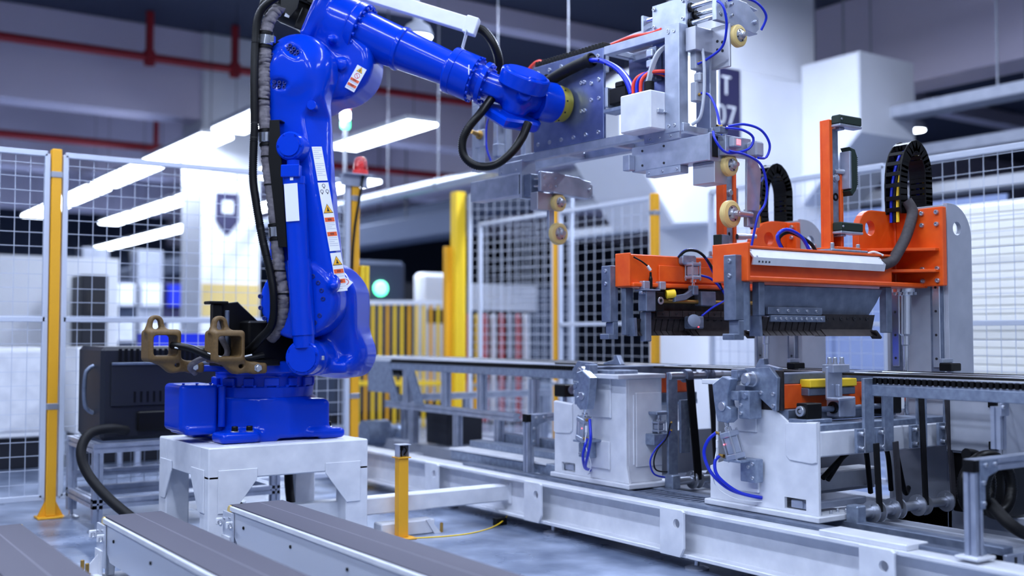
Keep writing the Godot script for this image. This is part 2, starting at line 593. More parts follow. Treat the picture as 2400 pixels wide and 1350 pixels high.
# ------------------------------------------------------------------ the hall
func hall() -> void:
	struct("floor", bx(-10, 26, -0.3, 0, -36, 6, 0), M.floor)
	struct("ceiling", bx(-10, 26, 5.2, 5.5, -36, 6, 0), M.ceil)
	struct("wall_back", bx(-10, 26, 0, 5.2, -36.3, -36, 0), M.dark_wall)
	struct("wall_front", bx(-10, 26, 0, 5.2, 6, 6.3, 0), M.wall)
	struct("wall_left", bx(-10.3, -10, 0, 5.2, -36, 6, 0), M.wall)
	struct("wall_right", bx(26, 26.3, 0, 5.2, -36, 6, 0), M.dark_wall)
	for a in [[-14.6, 4.0], [-20.5, 4.0], [-27.0, 4.0]]:
		struct("ceiling_beam", bx(-10, 26, a[1], 5.2, a[0] - 0.5, a[0], 0.01), M.ceil_beam)
	struct("ceiling_beam", bx(-10, 26, 4.95, 5.2, -11.6, -11.3, 0.01), M.ceil_beam)
	struct("ceiling_beam", bx(11.0, 11.6, 4.0, 5.2, -36, 6, 0.01), M.ceil_beam)
	# sprinkler pipes
	frame = Transform3D()
	var p := thing("sprinkler_pipe", "red sprinkler pipe with drops running along the grey ceiling beam", "pipe", Vector3(0, 4.6, -14.0))
	put("pipe_run", cable([Vector3(-9, 4.6, -14.0), Vector3(10.9, 4.6, -14.0)], 0.055, 10, 4.0), M.red_pipe, p)
	for x in [4.02, 5.15, 9.6]:
		var s := mb()
		cyl(s, Vector3(x, 4.6, -14.0), Vector3(x, 5.19, -14.0), 0.05, 10)
		ring(s, Vector3(x, 4.5, -14.0), Vector3(x, 4.68, -14.0), 0.075, 0.05, 12)
		put("drop_pipe", s, M.red_pipe, p)
	p = thing("sprinkler_pipe", "second red sprinkler pipe in the dark bay beyond the beam", "pipe", Vector3(0, 3.95, -17.0))
	put("pipe_run", cable([Vector3(-9, 3.95, -17.0), Vector3(10.9, 3.95, -17.0)], 0.06, 10, 4.0), M.red_pipe, p)
	var s := mb()
	cyl(s, Vector3(5.0, 3.95, -17.0), Vector3(5.0, 5.19, -17.0), 0.04, 10)
	put("drop_pipe", s, M.red_pipe, p)

func mesh_panel(o: Vector3, u: Vector3, w: float, y0: float, y1: float, px: float, py: float, m: Material, parent: Node3D, fr := 0.02) -> void:
	var s := mb()
	var r := 0.0016
	var n := int(w / px)
	for i in range(1, n + 1):
		if i * px > w - 0.01: break
		var a := o + u * (i * px)
		beam(s, a + Vector3(0, y0, 0), a + Vector3(0, y1, 0), r * 2, r * 2, 0)
	n = int((y1 - y0) / py)
	for i in range(1, n + 1):
		if i * py > y1 - y0 - 0.01: break
		var a := o + Vector3(0, y0 + i * py, 0) + side_of(u) * 0.004
		beam(s, a, a + u * w, r * 2, r * 2, 0)
	var g := put("wire_mesh", s, m, parent)
	g.set_meta("kind", "stuff")
	for e in [[Vector3(0, y0, 0), u * w + Vector3(0, y0, 0)], [Vector3(0, y1, 0), u * w + Vector3(0, y1, 0)], [Vector3(0, y0, 0), Vector3(0, y1, 0)], [u * w + Vector3(0, y0, 0), u * w + Vector3(0, y1, 0)]]:
		s = mb()
		beam(s, o + e[0], o + e[1], fr, fr)
		put("frame_bar", s, m, parent)

func fence_post(at: Vector3, h: float, label: String, w := 0.055, m: Material = null) -> Node3D:
	var t := thing("fence_post", label, "fence post", at)
	put("post", bx(at.x - w / 2, at.x + w / 2, 0.012, h, at.z - w / 2, at.z + w / 2, 0.004), m if m else M.yellow, t)
	var s := bx(at.x - 0.075, at.x + 0.075, 0, 0.012, at.z - 0.06, at.z + 0.06)
	for d in [-1, 1]:   # gusset fins at the foot
		plate(s, v2([at.x + d * w / 2, 0.012, at.x + d * 0.07, 0.012, at.x + d * w / 2, 0.1]), plz(at.z - 0.005), 0.01)
	put("foot", s, m if m else M.yellow, t)
	for y in [h * 0.93, h * 0.3]:
		put("clamp", bx(at.x - w / 2 - 0.004, at.x + w / 2 + 0.004, y - 0.018, y + 0.018, at.z - w / 2 - 0.004, at.z + w / 2 + 0.004), M.steel, t)
		bolt(t, Vector3(at.x - w / 2 - 0.004, y, at.z), Vector3(-1, 0, 0), 0.007, 0.006)
	return t

func fences() -> void:
	fence_post(Vector3(1.398, 0, -6.705), 2.13, "yellow fence post with foot plate left of the controller")
	var bp := fence_post(Vector3(3.32, 0, -6.705), 2.13, "yellow fence post carrying the red beacon behind the robot arm")
	for k in 2: put("cable_trunk", bx(3.35 + k * 0.034, 3.38 + k * 0.034, 1.0, 1.52, -6.72, -6.66, 0.003), M.lemon, bp)
	fence_post(Vector3(5.6, 0, -6.2), 2.13, "yellow fence post beside the white column, left of the presses")
	fence_post(Vector3(5.6, 0, -7.44), 2.13, "yellow fence post behind the cream roller of the gripper")
	fence_post(Vector3(5.6, 0, -8.7), 0.62, "short yellow post standing low under the line conveyor, far end")
	var t := thing("mesh_fence", "white wire mesh fence panel between the left post and the beacon post", "fence", Vector3(2.36, 0, -6.705))
	mesh_panel(Vector3(1.45, 0, -6.705), Vector3(1, 0, 0), 1.82, 0.12, 2.1, 0.08, 0.08, M.wire, t, 0.03)
	var s := mb()
	beam(s, Vector3(1.45, 1.14, -6.705), Vector3(3.27, 1.14, -6.705), 0.03, 0.03)
	put("frame_bar", s, M.wire, t)
	t = thing("mesh_fence", "white wire mesh fence panel left of the leftmost yellow post", "fence", Vector3(0.4, 0, -6.705))
	mesh_panel(Vector3(-0.5, 0, -6.705), Vector3(1, 0, 0), 1.85, 0.12, 2.1, 0.08, 0.08, M.wire, t, 0.03)
	s = mb()
	beam(s, Vector3(-0.5, 1.14, -6.705), Vector3(1.35, 1.14, -6.705), 0.03, 0.03)
	put("frame_bar", s, M.wire, t)
	t = thing("mesh_fence", "wire mesh fence panel left of the white column, between two yellow posts", "fence", Vector3(5.6, 0, -6.82))
	mesh_panel(Vector3(5.6, 0, -6.24), Vector3(0, 0, -1), 1.15, 0.12, 2.1, 0.115, 0.085, M.wire, t, 0.03)
	s = mb()
	beam(s, Vector3(5.6, 1.14, -6.24), Vector3(5.6, 1.14, -7.39), 0.03, 0.03)
	put("frame_bar", s, M.wire, t)
	t = thing("mesh_fence", "wire mesh fence panel beyond the gripper rollers, blurred", "fence", Vector3(5.6, 0, -8.1))
	mesh_panel(Vector3(5.6, 0, -7.49), Vector3(0, 0, -1), 1.15, 0.12, 2.1, 0.115, 0.085, M.wire, t, 0.03)
	t = thing("mesh_fence", "tall white wire mesh fence panel behind the presses at the right", "fence", Vector3(5.9, 0, -4.4))
	for k in 3:
		mesh_panel(Vector3(5.9, 0, -5.9 + k * 1.6), Vector3(0, 0, 1), 1.55, 0.12, 2.13, 0.09, 0.09, M.wire, t, 0.035)
		s = mb()
		beam(s, Vector3(5.9, 1.12, -5.9 + k * 1.6), Vector3(5.9, 1.12, -4.35 + k * 1.6), 0.03, 0.03)
		put("frame_bar", s, M.wire, t)

# ------------------------------------------------------------------ the base frame of channel beams
func base_frame() -> void:
	var t := thing("base_frame", "long white steel channel base frame carrying the clamping units", "machine base", Vector3(3.5, 0, -4.2))
	var joints := [-1.4, -2.49, -3.585, -4.66, -5.72, -7.6]
	for k in joints.size() - 1:
		var z1: float = joints[k]
		var z0: float = joints[k + 1]
		var s := mb()
		bx(3.42, 3.56, 0.25, 0.268, z0, z1, 0.003, s)
		bx(3.42, 3.56, 0.055, 0.073, z0, z1, 0.003, s)
		bx(3.485, 3.497, 0.073, 0.25, z0, z1, 0, s)
		put("channel_beam", s, M.white, t)
		s = mb()   # lifting-eye end plate
		plate(s, v2([z1 - 0.16, 0.268, z1 - 0.02, 0.268, z1 - 0.005, 0.26, z1 - 0.005, 0.1, z1 - 0.03, 0.058, z1 - 0.16, 0.058]), plx(3.402), 0.014, [disc2(Vector2(z1 - 0.05, 0.205), 0.021)], 0.002)
		put("eye_plate", s, M.white, t)
		for zz in [z1 - 0.012, z0 + 0.3]:
			if k == 4 and zz < -6: continue
			s = mb()
			cyl(s, Vector3(3.49, 0.012, zz), Vector3(3.49, 0.06, zz), 0.012, 10)
			lathe(s, Vector3(3.49, 0, zz), Vector3.UP, [[0.055, 0.0], [0.055, 0.008], [0.03, 0.016], [0.0, 0.018]], 20)
			put("levelling_foot", s, M.steel, t)
			break
	# inner rails and cross members
	for x in [3.95, 4.5]:
		var s := bx(x, x + 0.1, 0.06, 0.26, -7.6, -1.4, 0.004)
		put("inner_rail", s, M.grey, t)
	for z in [-1.8, -2.45, -3.6, -4.8, -5.8, -6.9]:
		put("cross_member", bx(3.56, 4.5, 0.08, 0.2, z - 0.05, z + 0.05, 0.003), M.white, t)
	put("guide_rail", bx(3.5, 3.56, 0.268, 0.285, -5.6, -2.25, 0.003), M.iron, t)
	put("guide_rail", bx(3.7, 3.76, 0.2, 0.285, -5.6, -2.25, 0.003), M.iron, t)
	# cover strip of small slots between the units
	for k in 12:
		put("slat", bx(3.57, 3.69, 0.272, 0.28, -4.12 + k * 0.045, -4.095 + k * 0.045, 0.001), M.iron, t)
	put("cap_plate", bx(3.43, 3.56, 0.268, 0.29, -2.86, -2.46, 0.003), M.white, t)
	# the floor tie between stand and frame
	t = thing("tie_beam", "white square floor beam tying the robot stand to the base frame", "beam", Vector3(2.9, 0.13, -5.1))
	put("square_tube", bx(2.2, 3.485, 0.125, 0.213, -5.15, -5.06, 0.006), M.white, t)
	put("end_plate", bx(3.47, 3.485, 0.11, 0.225, -5.16, -5.05, 0.002), M.white, t)
	var w := thing("ground_wire", "thin yellow green ground wire lying on the floor beneath the tie beam", "wire", Vector3(3.0, 0, -5.0))
	put("wire", cable([Vector3(2.62, 0.02, -5.2), Vector3(2.72, 0.004, -5.02), Vector3(2.9, 0.004, -4.92), Vector3(3.1, 0.004, -4.9), Vector3(3.3, 0.004, -4.98), Vector3(3.42, 0.03, -5.03), Vector3(3.46, 0.065, -5.05)], 0.0035, 6), M.lemon, w)
	put("lug", bx(3.36, 3.43, 0.0, 0.04, -5.06, -5.02), M.black, w)

# ------------------------------------------------------------------ grey belt conveyors in front
func belt_conveyor(x0: float, x1: float, label: String) -> Node3D:
	var z0 := -4.74
	var z1 := -1.2
	var y := 0.3
	var t := thing("belt_conveyor", label, "conveyor", Vector3((x0 + x1) / 2, 0, -3.0), 0.0, "grey belt conveyors in the foreground")
	# belt loop with rounded end
	var s := mb()
	var out := PackedVector2Array()
	for k in 9: out.append(Vector2(z0 + 0.03, y - 0.03) + Vector2.from_angle(PI / 2 + PI * k / 8) * 0.03)
	out.append(Vector2(z1, y - 0.06)); out.append(Vector2(z1, y))
	plate(s, out, plx(x0 + 0.012), x1 - x0 - 0.024)
	put("belt", s, M.belt, t)
	for d in [0.52]:   # pressed seam lines of the belt
		var xs := lerpf(x0, x1, d)
		put("belt_seam", bx(xs - 0.0025, xs + 0.0025, y - 0.001, y + 0.0006, z0 + 0.05, z1, 0), M.seam, t)
	for sd in [[x0, x0 + 0.01], [x1 - 0.01, x1]]:
		s = mb()
		plate(s, v2([z0 + 0.07, y - 0.01, z1, y - 0.01, z1, y - 0.17, z0 + 0.16, y - 0.17, z0 + 0.07, y - 0.1]), plx(sd[0]), 0.01, [], 0.001)
		put("side_frame", s, M.alu_paint, t)
		s = mb()
		var outd: float = -0.006 if sd[0] == x0 else 0.006
		box(s, Vector3((sd[0] + sd[1]) / 2 + outd, y - (0.012 if outd < 0 else 0.04), (z0 + 0.07 + z1) / 2), Vector3(0.014, 0.02, z1 - z0 - 0.07), 0.002)
		put("cap_strip", s, M.white, t)
	# end roller and its bearing plates
	s = mb()
	cyl(s, Vector3(x0 + 0.004, y - 0.03, z0 + 0.03), Vector3(x1 - 0.004, y - 0.03, z0 + 0.03), 0.027, 18)
	put("end_roller", s, M.rubber_cream, t)
	for x in [x0 - 0.012, x1 + 0.002]:
		s = mb()
		plate(s, v2([z0 - 0.005, y - 0.028, z0 + 0.11, y - 0.028, z0 + 0.11, y - 0.2, z0 + 0.05, y - 0.2, z0 - 0.005, y - 0.12]), plx(x), 0.01, [], 0.001)
		put("bearing_plate", s, M.alu_paint, t)
		for b in [[0.02, -0.06], [0.085, -0.05], [0.02, -0.15], [0.08, -0.17]]:
			bolt(t, Vector3(x, y + b[1], z0 + b[0]), Vector3(-1, 0, 0), 0.006, 0.006)
	for zz in [z0 - 0.012, z0 + 0.115]:
		s = mb()
		box(s, Vector3(x0 - 0.026, y - 0.075, zz), Vector3(0.03, 0.03, 0.012))
		put("tension_block", s, M.white, t)
		bolt(t, Vector3(x0 - 0.026, y - 0.075, zz + 0.006), Vector3(-0.2, -0.3, 1), 0.008, 0.04, M.steel, "tension_bolt", true)
	for k in 7: bolt(t, Vector3(x0, y - 0.075, z0 + 0.22 + k * 0.5), Vector3(-1, 0, 0), 0.007, 0.005, M.black)
	# triangular foot bracket
	for zz in [z0 + 0.05, z0 + 1.9]:
		s = mb()
		bx(x0 - 0.1, x1 + 0.02, 0.0, 0.06, zz - 0.06, zz + 0.08, 0.004, s)
		put("foot_beam", s, M.white, t)
		s = mb()
		bx(x0 - 0.1, x0 - 0.012, 0.06, 0.072, zz - 0.06, zz + 0.06, 0.002, s)
		plate(s, v2([x0 - 0.09, 0.072, x0 - 0.012, 0.072, x0 - 0.012, 0.16]), plz(zz), 0.008)
		bx(x0 - 0.02, x0 - 0.012, 0.07, 0.17, zz - 0.05, zz + 0.05, 0.002, s)
		put("foot_bracket", s, M.white, t)
		for d in [-0.04, 0.04]:
			var bb := mb()
			cyl(bb, Vector3(x0 - 0.07, 0.072, zz + d), Vector3(x0 - 0.07, 0.125, zz + d), 0.008, 8)
			lathe(bb, Vector3(x0 - 0.07, 0.072, zz + d), Vector3.UP, [[0.014, 0], [0.014, 0.013], [0, 0.013]], 6)
			put("anchor_bolt", bb, M.brass, t)
		for x in [x0 + 0.03, x1 - 0.03]:
			put("leg", bx(x - 0.015, x + 0.015, 0.06, y - 0.06, zz - 0.02, zz + 0.02), M.white, t)
	return t

func conveyors_front() -> void:
	mat("alu_paint", c8(208, 212, 222), 0.38, 0.35)
	belt_conveyor(0.63, 0.885, "leftmost grey belt conveyor, only its belt showing in the bottom left corner")
	belt_conveyor(1.186, 1.44, "middle grey belt conveyor with foot bracket in front of the controller stand")
	belt_conveyor(1.725, 1.99, "right grey belt conveyor running from the robot stand to the bottom edge")

# ------------------------------------------------------------------ robot stand, bollard
func stand_and_bollard() -> void:
	var x0 := 1.723
	var x1 := 2.544
	var z0 := -5.723
	var z1 := -4.968
	var top := 0.526
	var t := thing("robot_stand", "white welded steel stand under the blue robot", "stand", Vector3(2.13, 0, -5.35))
	var lw := 0.12
	for x in [x0, x1 - lw]:
		for z in [z0, z1 - lw]:
			put("leg", bx(x, x + lw, 0.01, top - 0.13, z, z + lw, 0.006), M.white, t)
			put("foot_plate", bx(x - 0.03, x + lw + 0.03, 0, 0.012, z - 0.02, z + lw + 0.02, 0.003), M.white, t)
	for z in [z0, z1 - lw]: put("top_beam", bx(x0, x1, top - 0.15, top, z, z + lw, 0.006), M.white, t)
	for x in [x0, x1 - lw]: put("side_beam", bx(x + 0.001, x + lw - 0.001, top - 0.148, top - 0.002, z0 + lw, z1 - lw, 0.004), M.white, t)
	put("top_plate", bx(x0 + 0.1, x1 - 0.12, top - 0.025, top + 0.002, z0 + 0.08, z1 - 0.02, 0.003), M.white, t)
	for e in [[x0 + 0.045, 1], [x1 - 0.045, -1]]:   # gussets on the front
		var s := mb()
		var d: float = e[1]
		plate(s, v2([e[0], 0.42, e[0] + d * 0.19, 0.42, e[0] + d * 0.19, 0.37, e[0] + d * 0.075, 0.22, e[0], 0.22]), plz(z1), 0.007, [], 0.002)
		put("gusset", s, M.white, t)
	for e in [[z0 + 0.04, 1], [z1 - 0.05, -1]]:
		var s := mb()
		var d: float = e[1]
		plate(s, v2([e[0], 0.42, e[0] + d * 0.18, 0.42, e[0] + d * 0.18, 0.37, e[0] + d * 0.075, 0.22, e[0], 0.22]), plx(x0), -0.007, [], 0.002)
		put("gusset", s, M.white, t)
	# yellow bollard with a sensor box
	t = thing("sensor_post", "short yellow square post topped by a small sensor box, before the tie beam", "post", Vector3(2.75, 0, -4.99))
	put("post", bx(2.722, 2.777, 0.01, 0.415, -5.015, -4.965, 0.003), M.yellow, t)
	put("top_plate", bx(2.712, 2.787, 0.415, 0.421, -5.03, -4.955, 0.001), M.yellow, t)
	var s := mb()
	bx(2.722, 2.726, 0.421, 0.482, -5.015, -4.965, 0.001, s)
	bx(2.776, 2.78, 0.421, 0.482, -5.015, -4.965, 0.001, s)
	bx(2.722, 2.78, 0.421, 0.482, -5.015, -5.011, 0.001, s)
	put("sensor_box", s, M.alu, t)
	put("box_lid", bx(2.716, 2.786, 0.482, 0.486, -5.02, -4.955, 0.001), M.alu, t)
	put("sensor_cable", cable([Vector3(2.745, 0.422, -4.985), Vector3(2.738, 0.45, -4.975), Vector3(2.752, 0.472, -4.972), Vector3(2.77, 0.455, -4.975), Vector3(2.762, 0.43, -4.99)], 0.004, 6, 0.008), M.black, t)
	put("sensor", bx(2.73, 2.752, 0.455, 0.478, -5.005, -4.975, 0.002), M.black, t)
	put("foot_plate", bx(2.69, 2.81, 0, 0.01, -5.05, -4.93), M.yellow, t)
	t = thing("anchor_block", "low white bolted anchor block on the floor behind the sensor post", "block", Vector3(2.82, 0, -5.08))
	put("block", bx(2.66, 2.98, 0, 0.075, -5.13, -5.04, 0.006), M.white, t)
	s = mb()
	plate(s, v2([2.92, 0.075, 2.97, 0.0, 3.01, 0.0, 2.94, 0.08]), plz(-5.04), 0.012)
	put("fin", s, M.white, t)
	bolt(t, Vector3(3.02, 0.0, -5.04), Vector3.UP, 0.009, 0.05, M.brass, "anchor_bolt")

# ------------------------------------------------------------------ the robot
# a printed label lying in the XY plane of t, w wide, h high; rows from the top: [kind, height share]
func label_plate(parent: Node3D, t: Transform3D, w: float, h: float, rows: Array, called := "warning_label") -> void:
	var s := mb()
	plate(s, v2([-w / 2, -h / 2, w / 2, -h / 2, w / 2, h / 2, -w / 2, h / 2]), t, 0.0012)
	var o := put(called, s, M.label, parent)
	var y := h / 2
	var tt := t * Transform3D(Basis(), Vector3(0, 0, 0.001))
	for r in rows:
		var rh: float = r[1] * h
		var c := y - rh / 2
		y -= rh
		s = mb()
		if r[0] == "tri":
			var e := minf(w * 0.46, rh * 0.55)
			plate(s, v2([-e, c - e * 0.8, e, c - e * 0.8, 0, c + e * 0.9]), tt, 0.0006)
			put("triangle_border", s, M.ink, o)
			s = mb()
			e *= 0.86
			plate(s, v2([-e, c - e * 0.8, e, c - e * 0.8, 0, c + e * 0.88]), tt, 0.0012)
			put("warning_triangle", s, M.label_yellow, o)
			s = mb()
			plate(s, v2([-e * 0.35, c - e * 0.55, e * 0.4, c - e * 0.6, e * 0.15, c - e * 0.2, e * 0.1, c + e * 0.25, -e * 0.1, c + e * 0.25, -e * 0.12, c - e * 0.15]), tt, 0.0018)
			put("hazard_pictogram", s, M.ink, o)
		elif r[0] == "bar":
			plate(s, v2([-w * 0.45, c - rh * 0.45, w * 0.45, c - rh * 0.45, w * 0.45, c + rh * 0.45, -w * 0.45, c + rh * 0.45]), tt, 0.0006)
			put("signal_bar", s, M.label_orange, o)
			s = mb()
			for k in 3: plate(s, rrect(-w * 0.15 + k * w * 0.12, -w * 0.08 + k * w * 0.12, c - rh * 0.2, c + rh * 0.25, rh * 0.02, 1), tt, 0.0010)
			put("bar_lettering", s, M.ink, o)
		elif r[0] == "text":
			var n := maxi(2, int(rh / 0.011))
			for k in n:
				var yy := c + rh * 0.4 - rh * 0.8 * k / n
				var l := w * (0.42 if k % 3 < 2 else 0.1)
				plate(s, v2([-w * 0.42, yy - 0.0014, l, yy - 0.0014, l, yy + 0.0014, -w * 0.42, yy + 0.0014]), tt, 0.0005)
			put("fine_print", s, M.hose_grey, o)
		elif r[0] == "ban":
			var e := minf(w * 0.3, rh * 0.42)
			plate(s, disc2(Vector2(0, c), e, 16), tt, 0.0006, [disc2(Vector2(0, c), e * 0.78, 16)])
			plate(s, v2([-e * 0.7, c + e * 0.55, -e * 0.55, c + e * 0.7, e * 0.7, c - e * 0.55, e * 0.55, c - e * 0.7]), tt, 0.0007)
			put("prohibition_sign", s, M.red, o)
		elif r[0] == "pic":
			for k in [[-0.25, 0.0], [0.25, 0.0], [0.0, 0.32]]:
				var q := Vector2(k[0] * w, c + k[1] * rh)
				var e := minf(w, rh) * 0.16
				plate(s, disc2(q, e, 12), tt, 0.0006, [disc2(q, e * 0.75, 12)])
				plate(s, rrect(q.x - e * 0.3, q.x + e * 0.3, q.y - e * 1.5, q.y - e * 0.9, e * 0.05, 1), tt, 0.0006)
			put("pictogram", s, M.ink, o)

func lug(o: Vector3, parent: Node3D) -> void:   # cast forklift pocket with an eye
	var F := plz(-5.0).translated(o)
	frame = Transform3D(Basis(), o)
	var s := mb()
	nets(s, Vector3(1.73, 0.86, -5.17), Vector3(2.05, 1.17, -4.98), 0.006, func(p: Vector3) -> float:
		var d := sd_box(p, Vector3(1.832, 0.995, -5.075), Vector3(0.078, 0.078, 0.075), 0.02)
		var w := sd_box(p, Vector3(1.832, 0.995, -5.075), Vector3(0.056, 0.05, 0.2), 0.015)
		d = maxf(d, -w)
		var e := sd_slab(p, Vector2(1.797, 1.06), Vector2(1.797, 1.105), 0.052, 0.036, -5.055, 0.02, 0.008)
		e = maxf(e, -sd_slab(p, Vector2(1.797, 1.06), Vector2(1.797, 1.108), 0.024, 0.014, -5.055, 0.1, 0.003))
		e = maxf(e, 1.06 - p.y)
		d = smin(d, e, 0.02)
		var g := sd_slab(p, Vector2(1.815, 0.925), Vector2(1.875, 0.905), 0.02, 0.034, -5.05, 0.026, 0.01)
		g = smin(g, sd_slab(p, Vector2(1.88, 0.903), Vector2(1.96, 0.893), 0.034, 0.026, -5.05, 0.026, 0.01), 0.03)
		g = smin(g, sd_box(p, Vector3(1.99, 0.89, -5.05), Vector3(0.035, 0.026, 0.036), 0.012), 0.02)
		g = maxf(g, -sd_cyl(p, Vector3(1.893, 0.903, -5.2), Vector3(1.893, 0.903, -4.9), 0.013, 0.002))
		return smin(d, g, 0.02))
	var b := put("lifting_lug", s, M.bronze, parent)
	bolt(b, Vector3(1.975, 0.892, -5.015), Vector3(0, 0, 1), 0.016, 0.02, M.chrome, "bolt", true)
	frame = Transform3D()

func robot() -> void:
	var J := Vector3(2.137, 0, -5.344)
	var t := thing("industrial_robot", "large blue six-axis industrial robot arm standing on the white stand", "robot", J + Vector3(0, 0.53, 0))
	# --- fixed base, world axes
	frame = Transform3D(Basis(), J)
	var s := mb()
	nets(s, Vector3(-0.36, 0.52, -0.36), Vector3(0.36, 0.76, 0.36), 0.011, func(p: Vector3) -> float:
		var d := sd_cyl(p, Vector3(0, 0.53, 0), Vector3(0, 0.742, 0), 0.262, 0.01)
		d = smin(d, sd_box(p, Vector3(0.13, 0.63, 0.13), Vector3(0.125, 0.1, 0.135), 0.03), 0.02)
		d = smin(d, sd_box(p, Vector3(-0.02, 0.555, 0), Vector3(0.25, 0.026, 0.25), 0.02), 0.03)
		for x in [-1, 1]:
			for z in [-1, 1]: d = smin(d, sd_box(p, Vector3(x * 0.225, 0.556, z * 0.215), Vector3(0.1, 0.026, 0.075), 0.02), 0.02)
		return maxf(d, -sd_box(p, Vector3(0.08, 0.53, 0.29), Vector3(0.11, 0.012, 0.1), 0.004)))
	put("base_casting", s, M.blue, t)
	for q in [[-0.24, 0.24], [-0.17, 0.25], [0.2, 0.22], [0.26, 0.22], [-0.29, 0.02], [-0.29, -0.05]]:
		bolt(t, Vector3(q[0], 0.58, q[1]), Vector3.UP, 0.016, 0.03, M.black, "foot_bolt")
		var w := mb()
		ring(w, Vector3(q[0], 0.578, q[1]), Vector3(q[0], 0.587, q[1]), 0.021, 0.008, 14)
		put("washer", w, M.steel, t)
	s = mb()
	lathe(s, Vector3.ZERO, Vector3.UP, [[0.25, 0.74], [0.252, 0.79], [0.246, 0.795], [0.24, 0.795], [0.24, 0.85], [0.0, 0.85]], 40)
	put("turning_ring", s, M.blue, t)
	for k in 14:
		var a := TAU * k / 14.0
		var d := Vector3(cos(a), 0, sin(a))
		s = mb()
		box(s, d * 0.247 + Vector3(0, 0.818, 0), Vector3(0.05 if k % 2 else 0.075, 0.04, 0.02), 0.004, Basis(Vector3.UP, PI / 2 - a))
		put("ring_boss", s, M.blue, t)
		for e in [-0.12, 0.12]:
			bolt(t, Vector3(cos(a + e), 0, sin(a + e)) * 0.246 + Vector3(0, 0.792, 0), Vector3.UP, 0.009, 0.012, M.blue, "ring_bolt")
	s = mb()
	nets(s, Vector3(-0.5, 0.56, -0.18), Vector3(-0.16, 0.83, 0.16), 0.009, func(p: Vector3) -> float:
		var d := sd_box(p, Vector3(-0.37, 0.695, -0.02), Vector3(0.095, 0.115, 0.13), 0.02)
		d = smin(d, sd_box(p, Vector3(-0.25, 0.69, -0.02), Vector3(0.09, 0.11, 0.09), 0.02), 0.01)
		d = smin(d, sd_box(p, Vector3(-0.3, 0.585, 0), Vector3(0.14, 0.02, 0.12), 0.01), 0.01)
		return maxf(d, -sd_cyl(p, Vector3(-0.262, 0.5, 0.125), Vector3(-0.262, 0.9, 0.125), 0.03, 0.004)))
	put("connector_box", s, M.blue, t)
	for q in [[-0.44, 0.08], [-0.38, 0.1], [-0.31, 0.09]]: bolt(t, Vector3(q[0], 0.81, q[1]), Vector3.UP, 0.007, 0.006, M.blue)
	s = mb()
	cyl(s, Vector3(-0.262, 0.6, 0.118), Vector3(-0.262, 0.8, 0.118), 0.018, 12)
	put("pressure_tube", s, M.blue, t)
	frame = Transform3D()
	lug(Vector3.ZERO, t)
	lug(Vector3(-0.245, 0.004, -0.19), t)
	s = mb()
	beam(s, Vector3(1.72, 0.888, -5.25), Vector3(2.2, 0.888, -5.17), 0.05, 0.03, 0.005)
	beam(s, Vector3(1.98, 0.888, -5.12), Vector3(2.3, 0.888, -5.06), 0.06, 0.05, 0.005)
	put("lug_bar", s, M.blue, t)
	# --- slewed structure, arm-plane axes (x outward, z towards the near side)
	var R := Transform3D(Basis(Vector3.UP, deg_to_rad(-43.0)), J)
	frame = R
	s = mb()
	nets(s, Vector3(-0.3, 0.83, -0.34), Vector3(0.62, 1.46, 0.36), 0.013, func(p: Vector3) -> float:
		var d := sd_cyl(p, Vector3(0, 0.84, 0), Vector3(0, 0.9, 0), 0.24, 0.015)
		d = smin(d, sd_box(p, Vector3(0.2, 0.89, 0.0), Vector3(0.3, 0.03, 0.2), 0.02), 0.04)
		d = smin(d, sd_cyl(p, Vector3(0.27, 1.215, -0.26), Vector3(0.27, 1.215, 0.13), 0.222, 0.03), 0.03)
		d = smin(d, sd_slab(p, Vector2(0.41, 0.96), Vector2(0.32, 1.2), 0.12, 0.2, -0.03, 0.15, 0.04), 0.06)
		d = smin(d, sd_cyl(p, Vector3(0.336, 0.942, -0.05), Vector3(0.336, 0.942, 0.27), 0.088, 0.015), 0.03)
		d = smin(d, sd_cyl(p, Vector3(0.46, 0.96, -0.16), Vector3(0.46, 0.96, 0.06), 0.085, 0.04), 0.08)
		return d)
	put("turret", s, M.blue, t)
	s = mb()   # balancer link eye and cap
	lathe(s, Vector3(0.336, 0.942, 0.27), Vector3(0, 0, 1), [[0.08, 0], [0.08, 0.012], [0.084, 0.016], [0.084, 0.1], [0.078, 0.106], [0.07, 0.106], [0.068, 0.112], [0.0, 0.112]], 28)
	put("lower_pivot", s, M.blue, t)
	for k in 8:
		var a := TAU * k / 8 + 0.3
		bolt(t, Vector3(0.336 + cos(a) * 0.074, 0.942 + sin(a) * 0.074, 0.376), Vector3(0, 0, 1), 0.006, 0.006, M.blue, "cap_bolt")
	put("type_tag", bx(0.418, 0.424, 0.93, 0.95, 0.31, 0.335, 0.001), M.hose_grey, t)
	# lower arm
	s = mb()
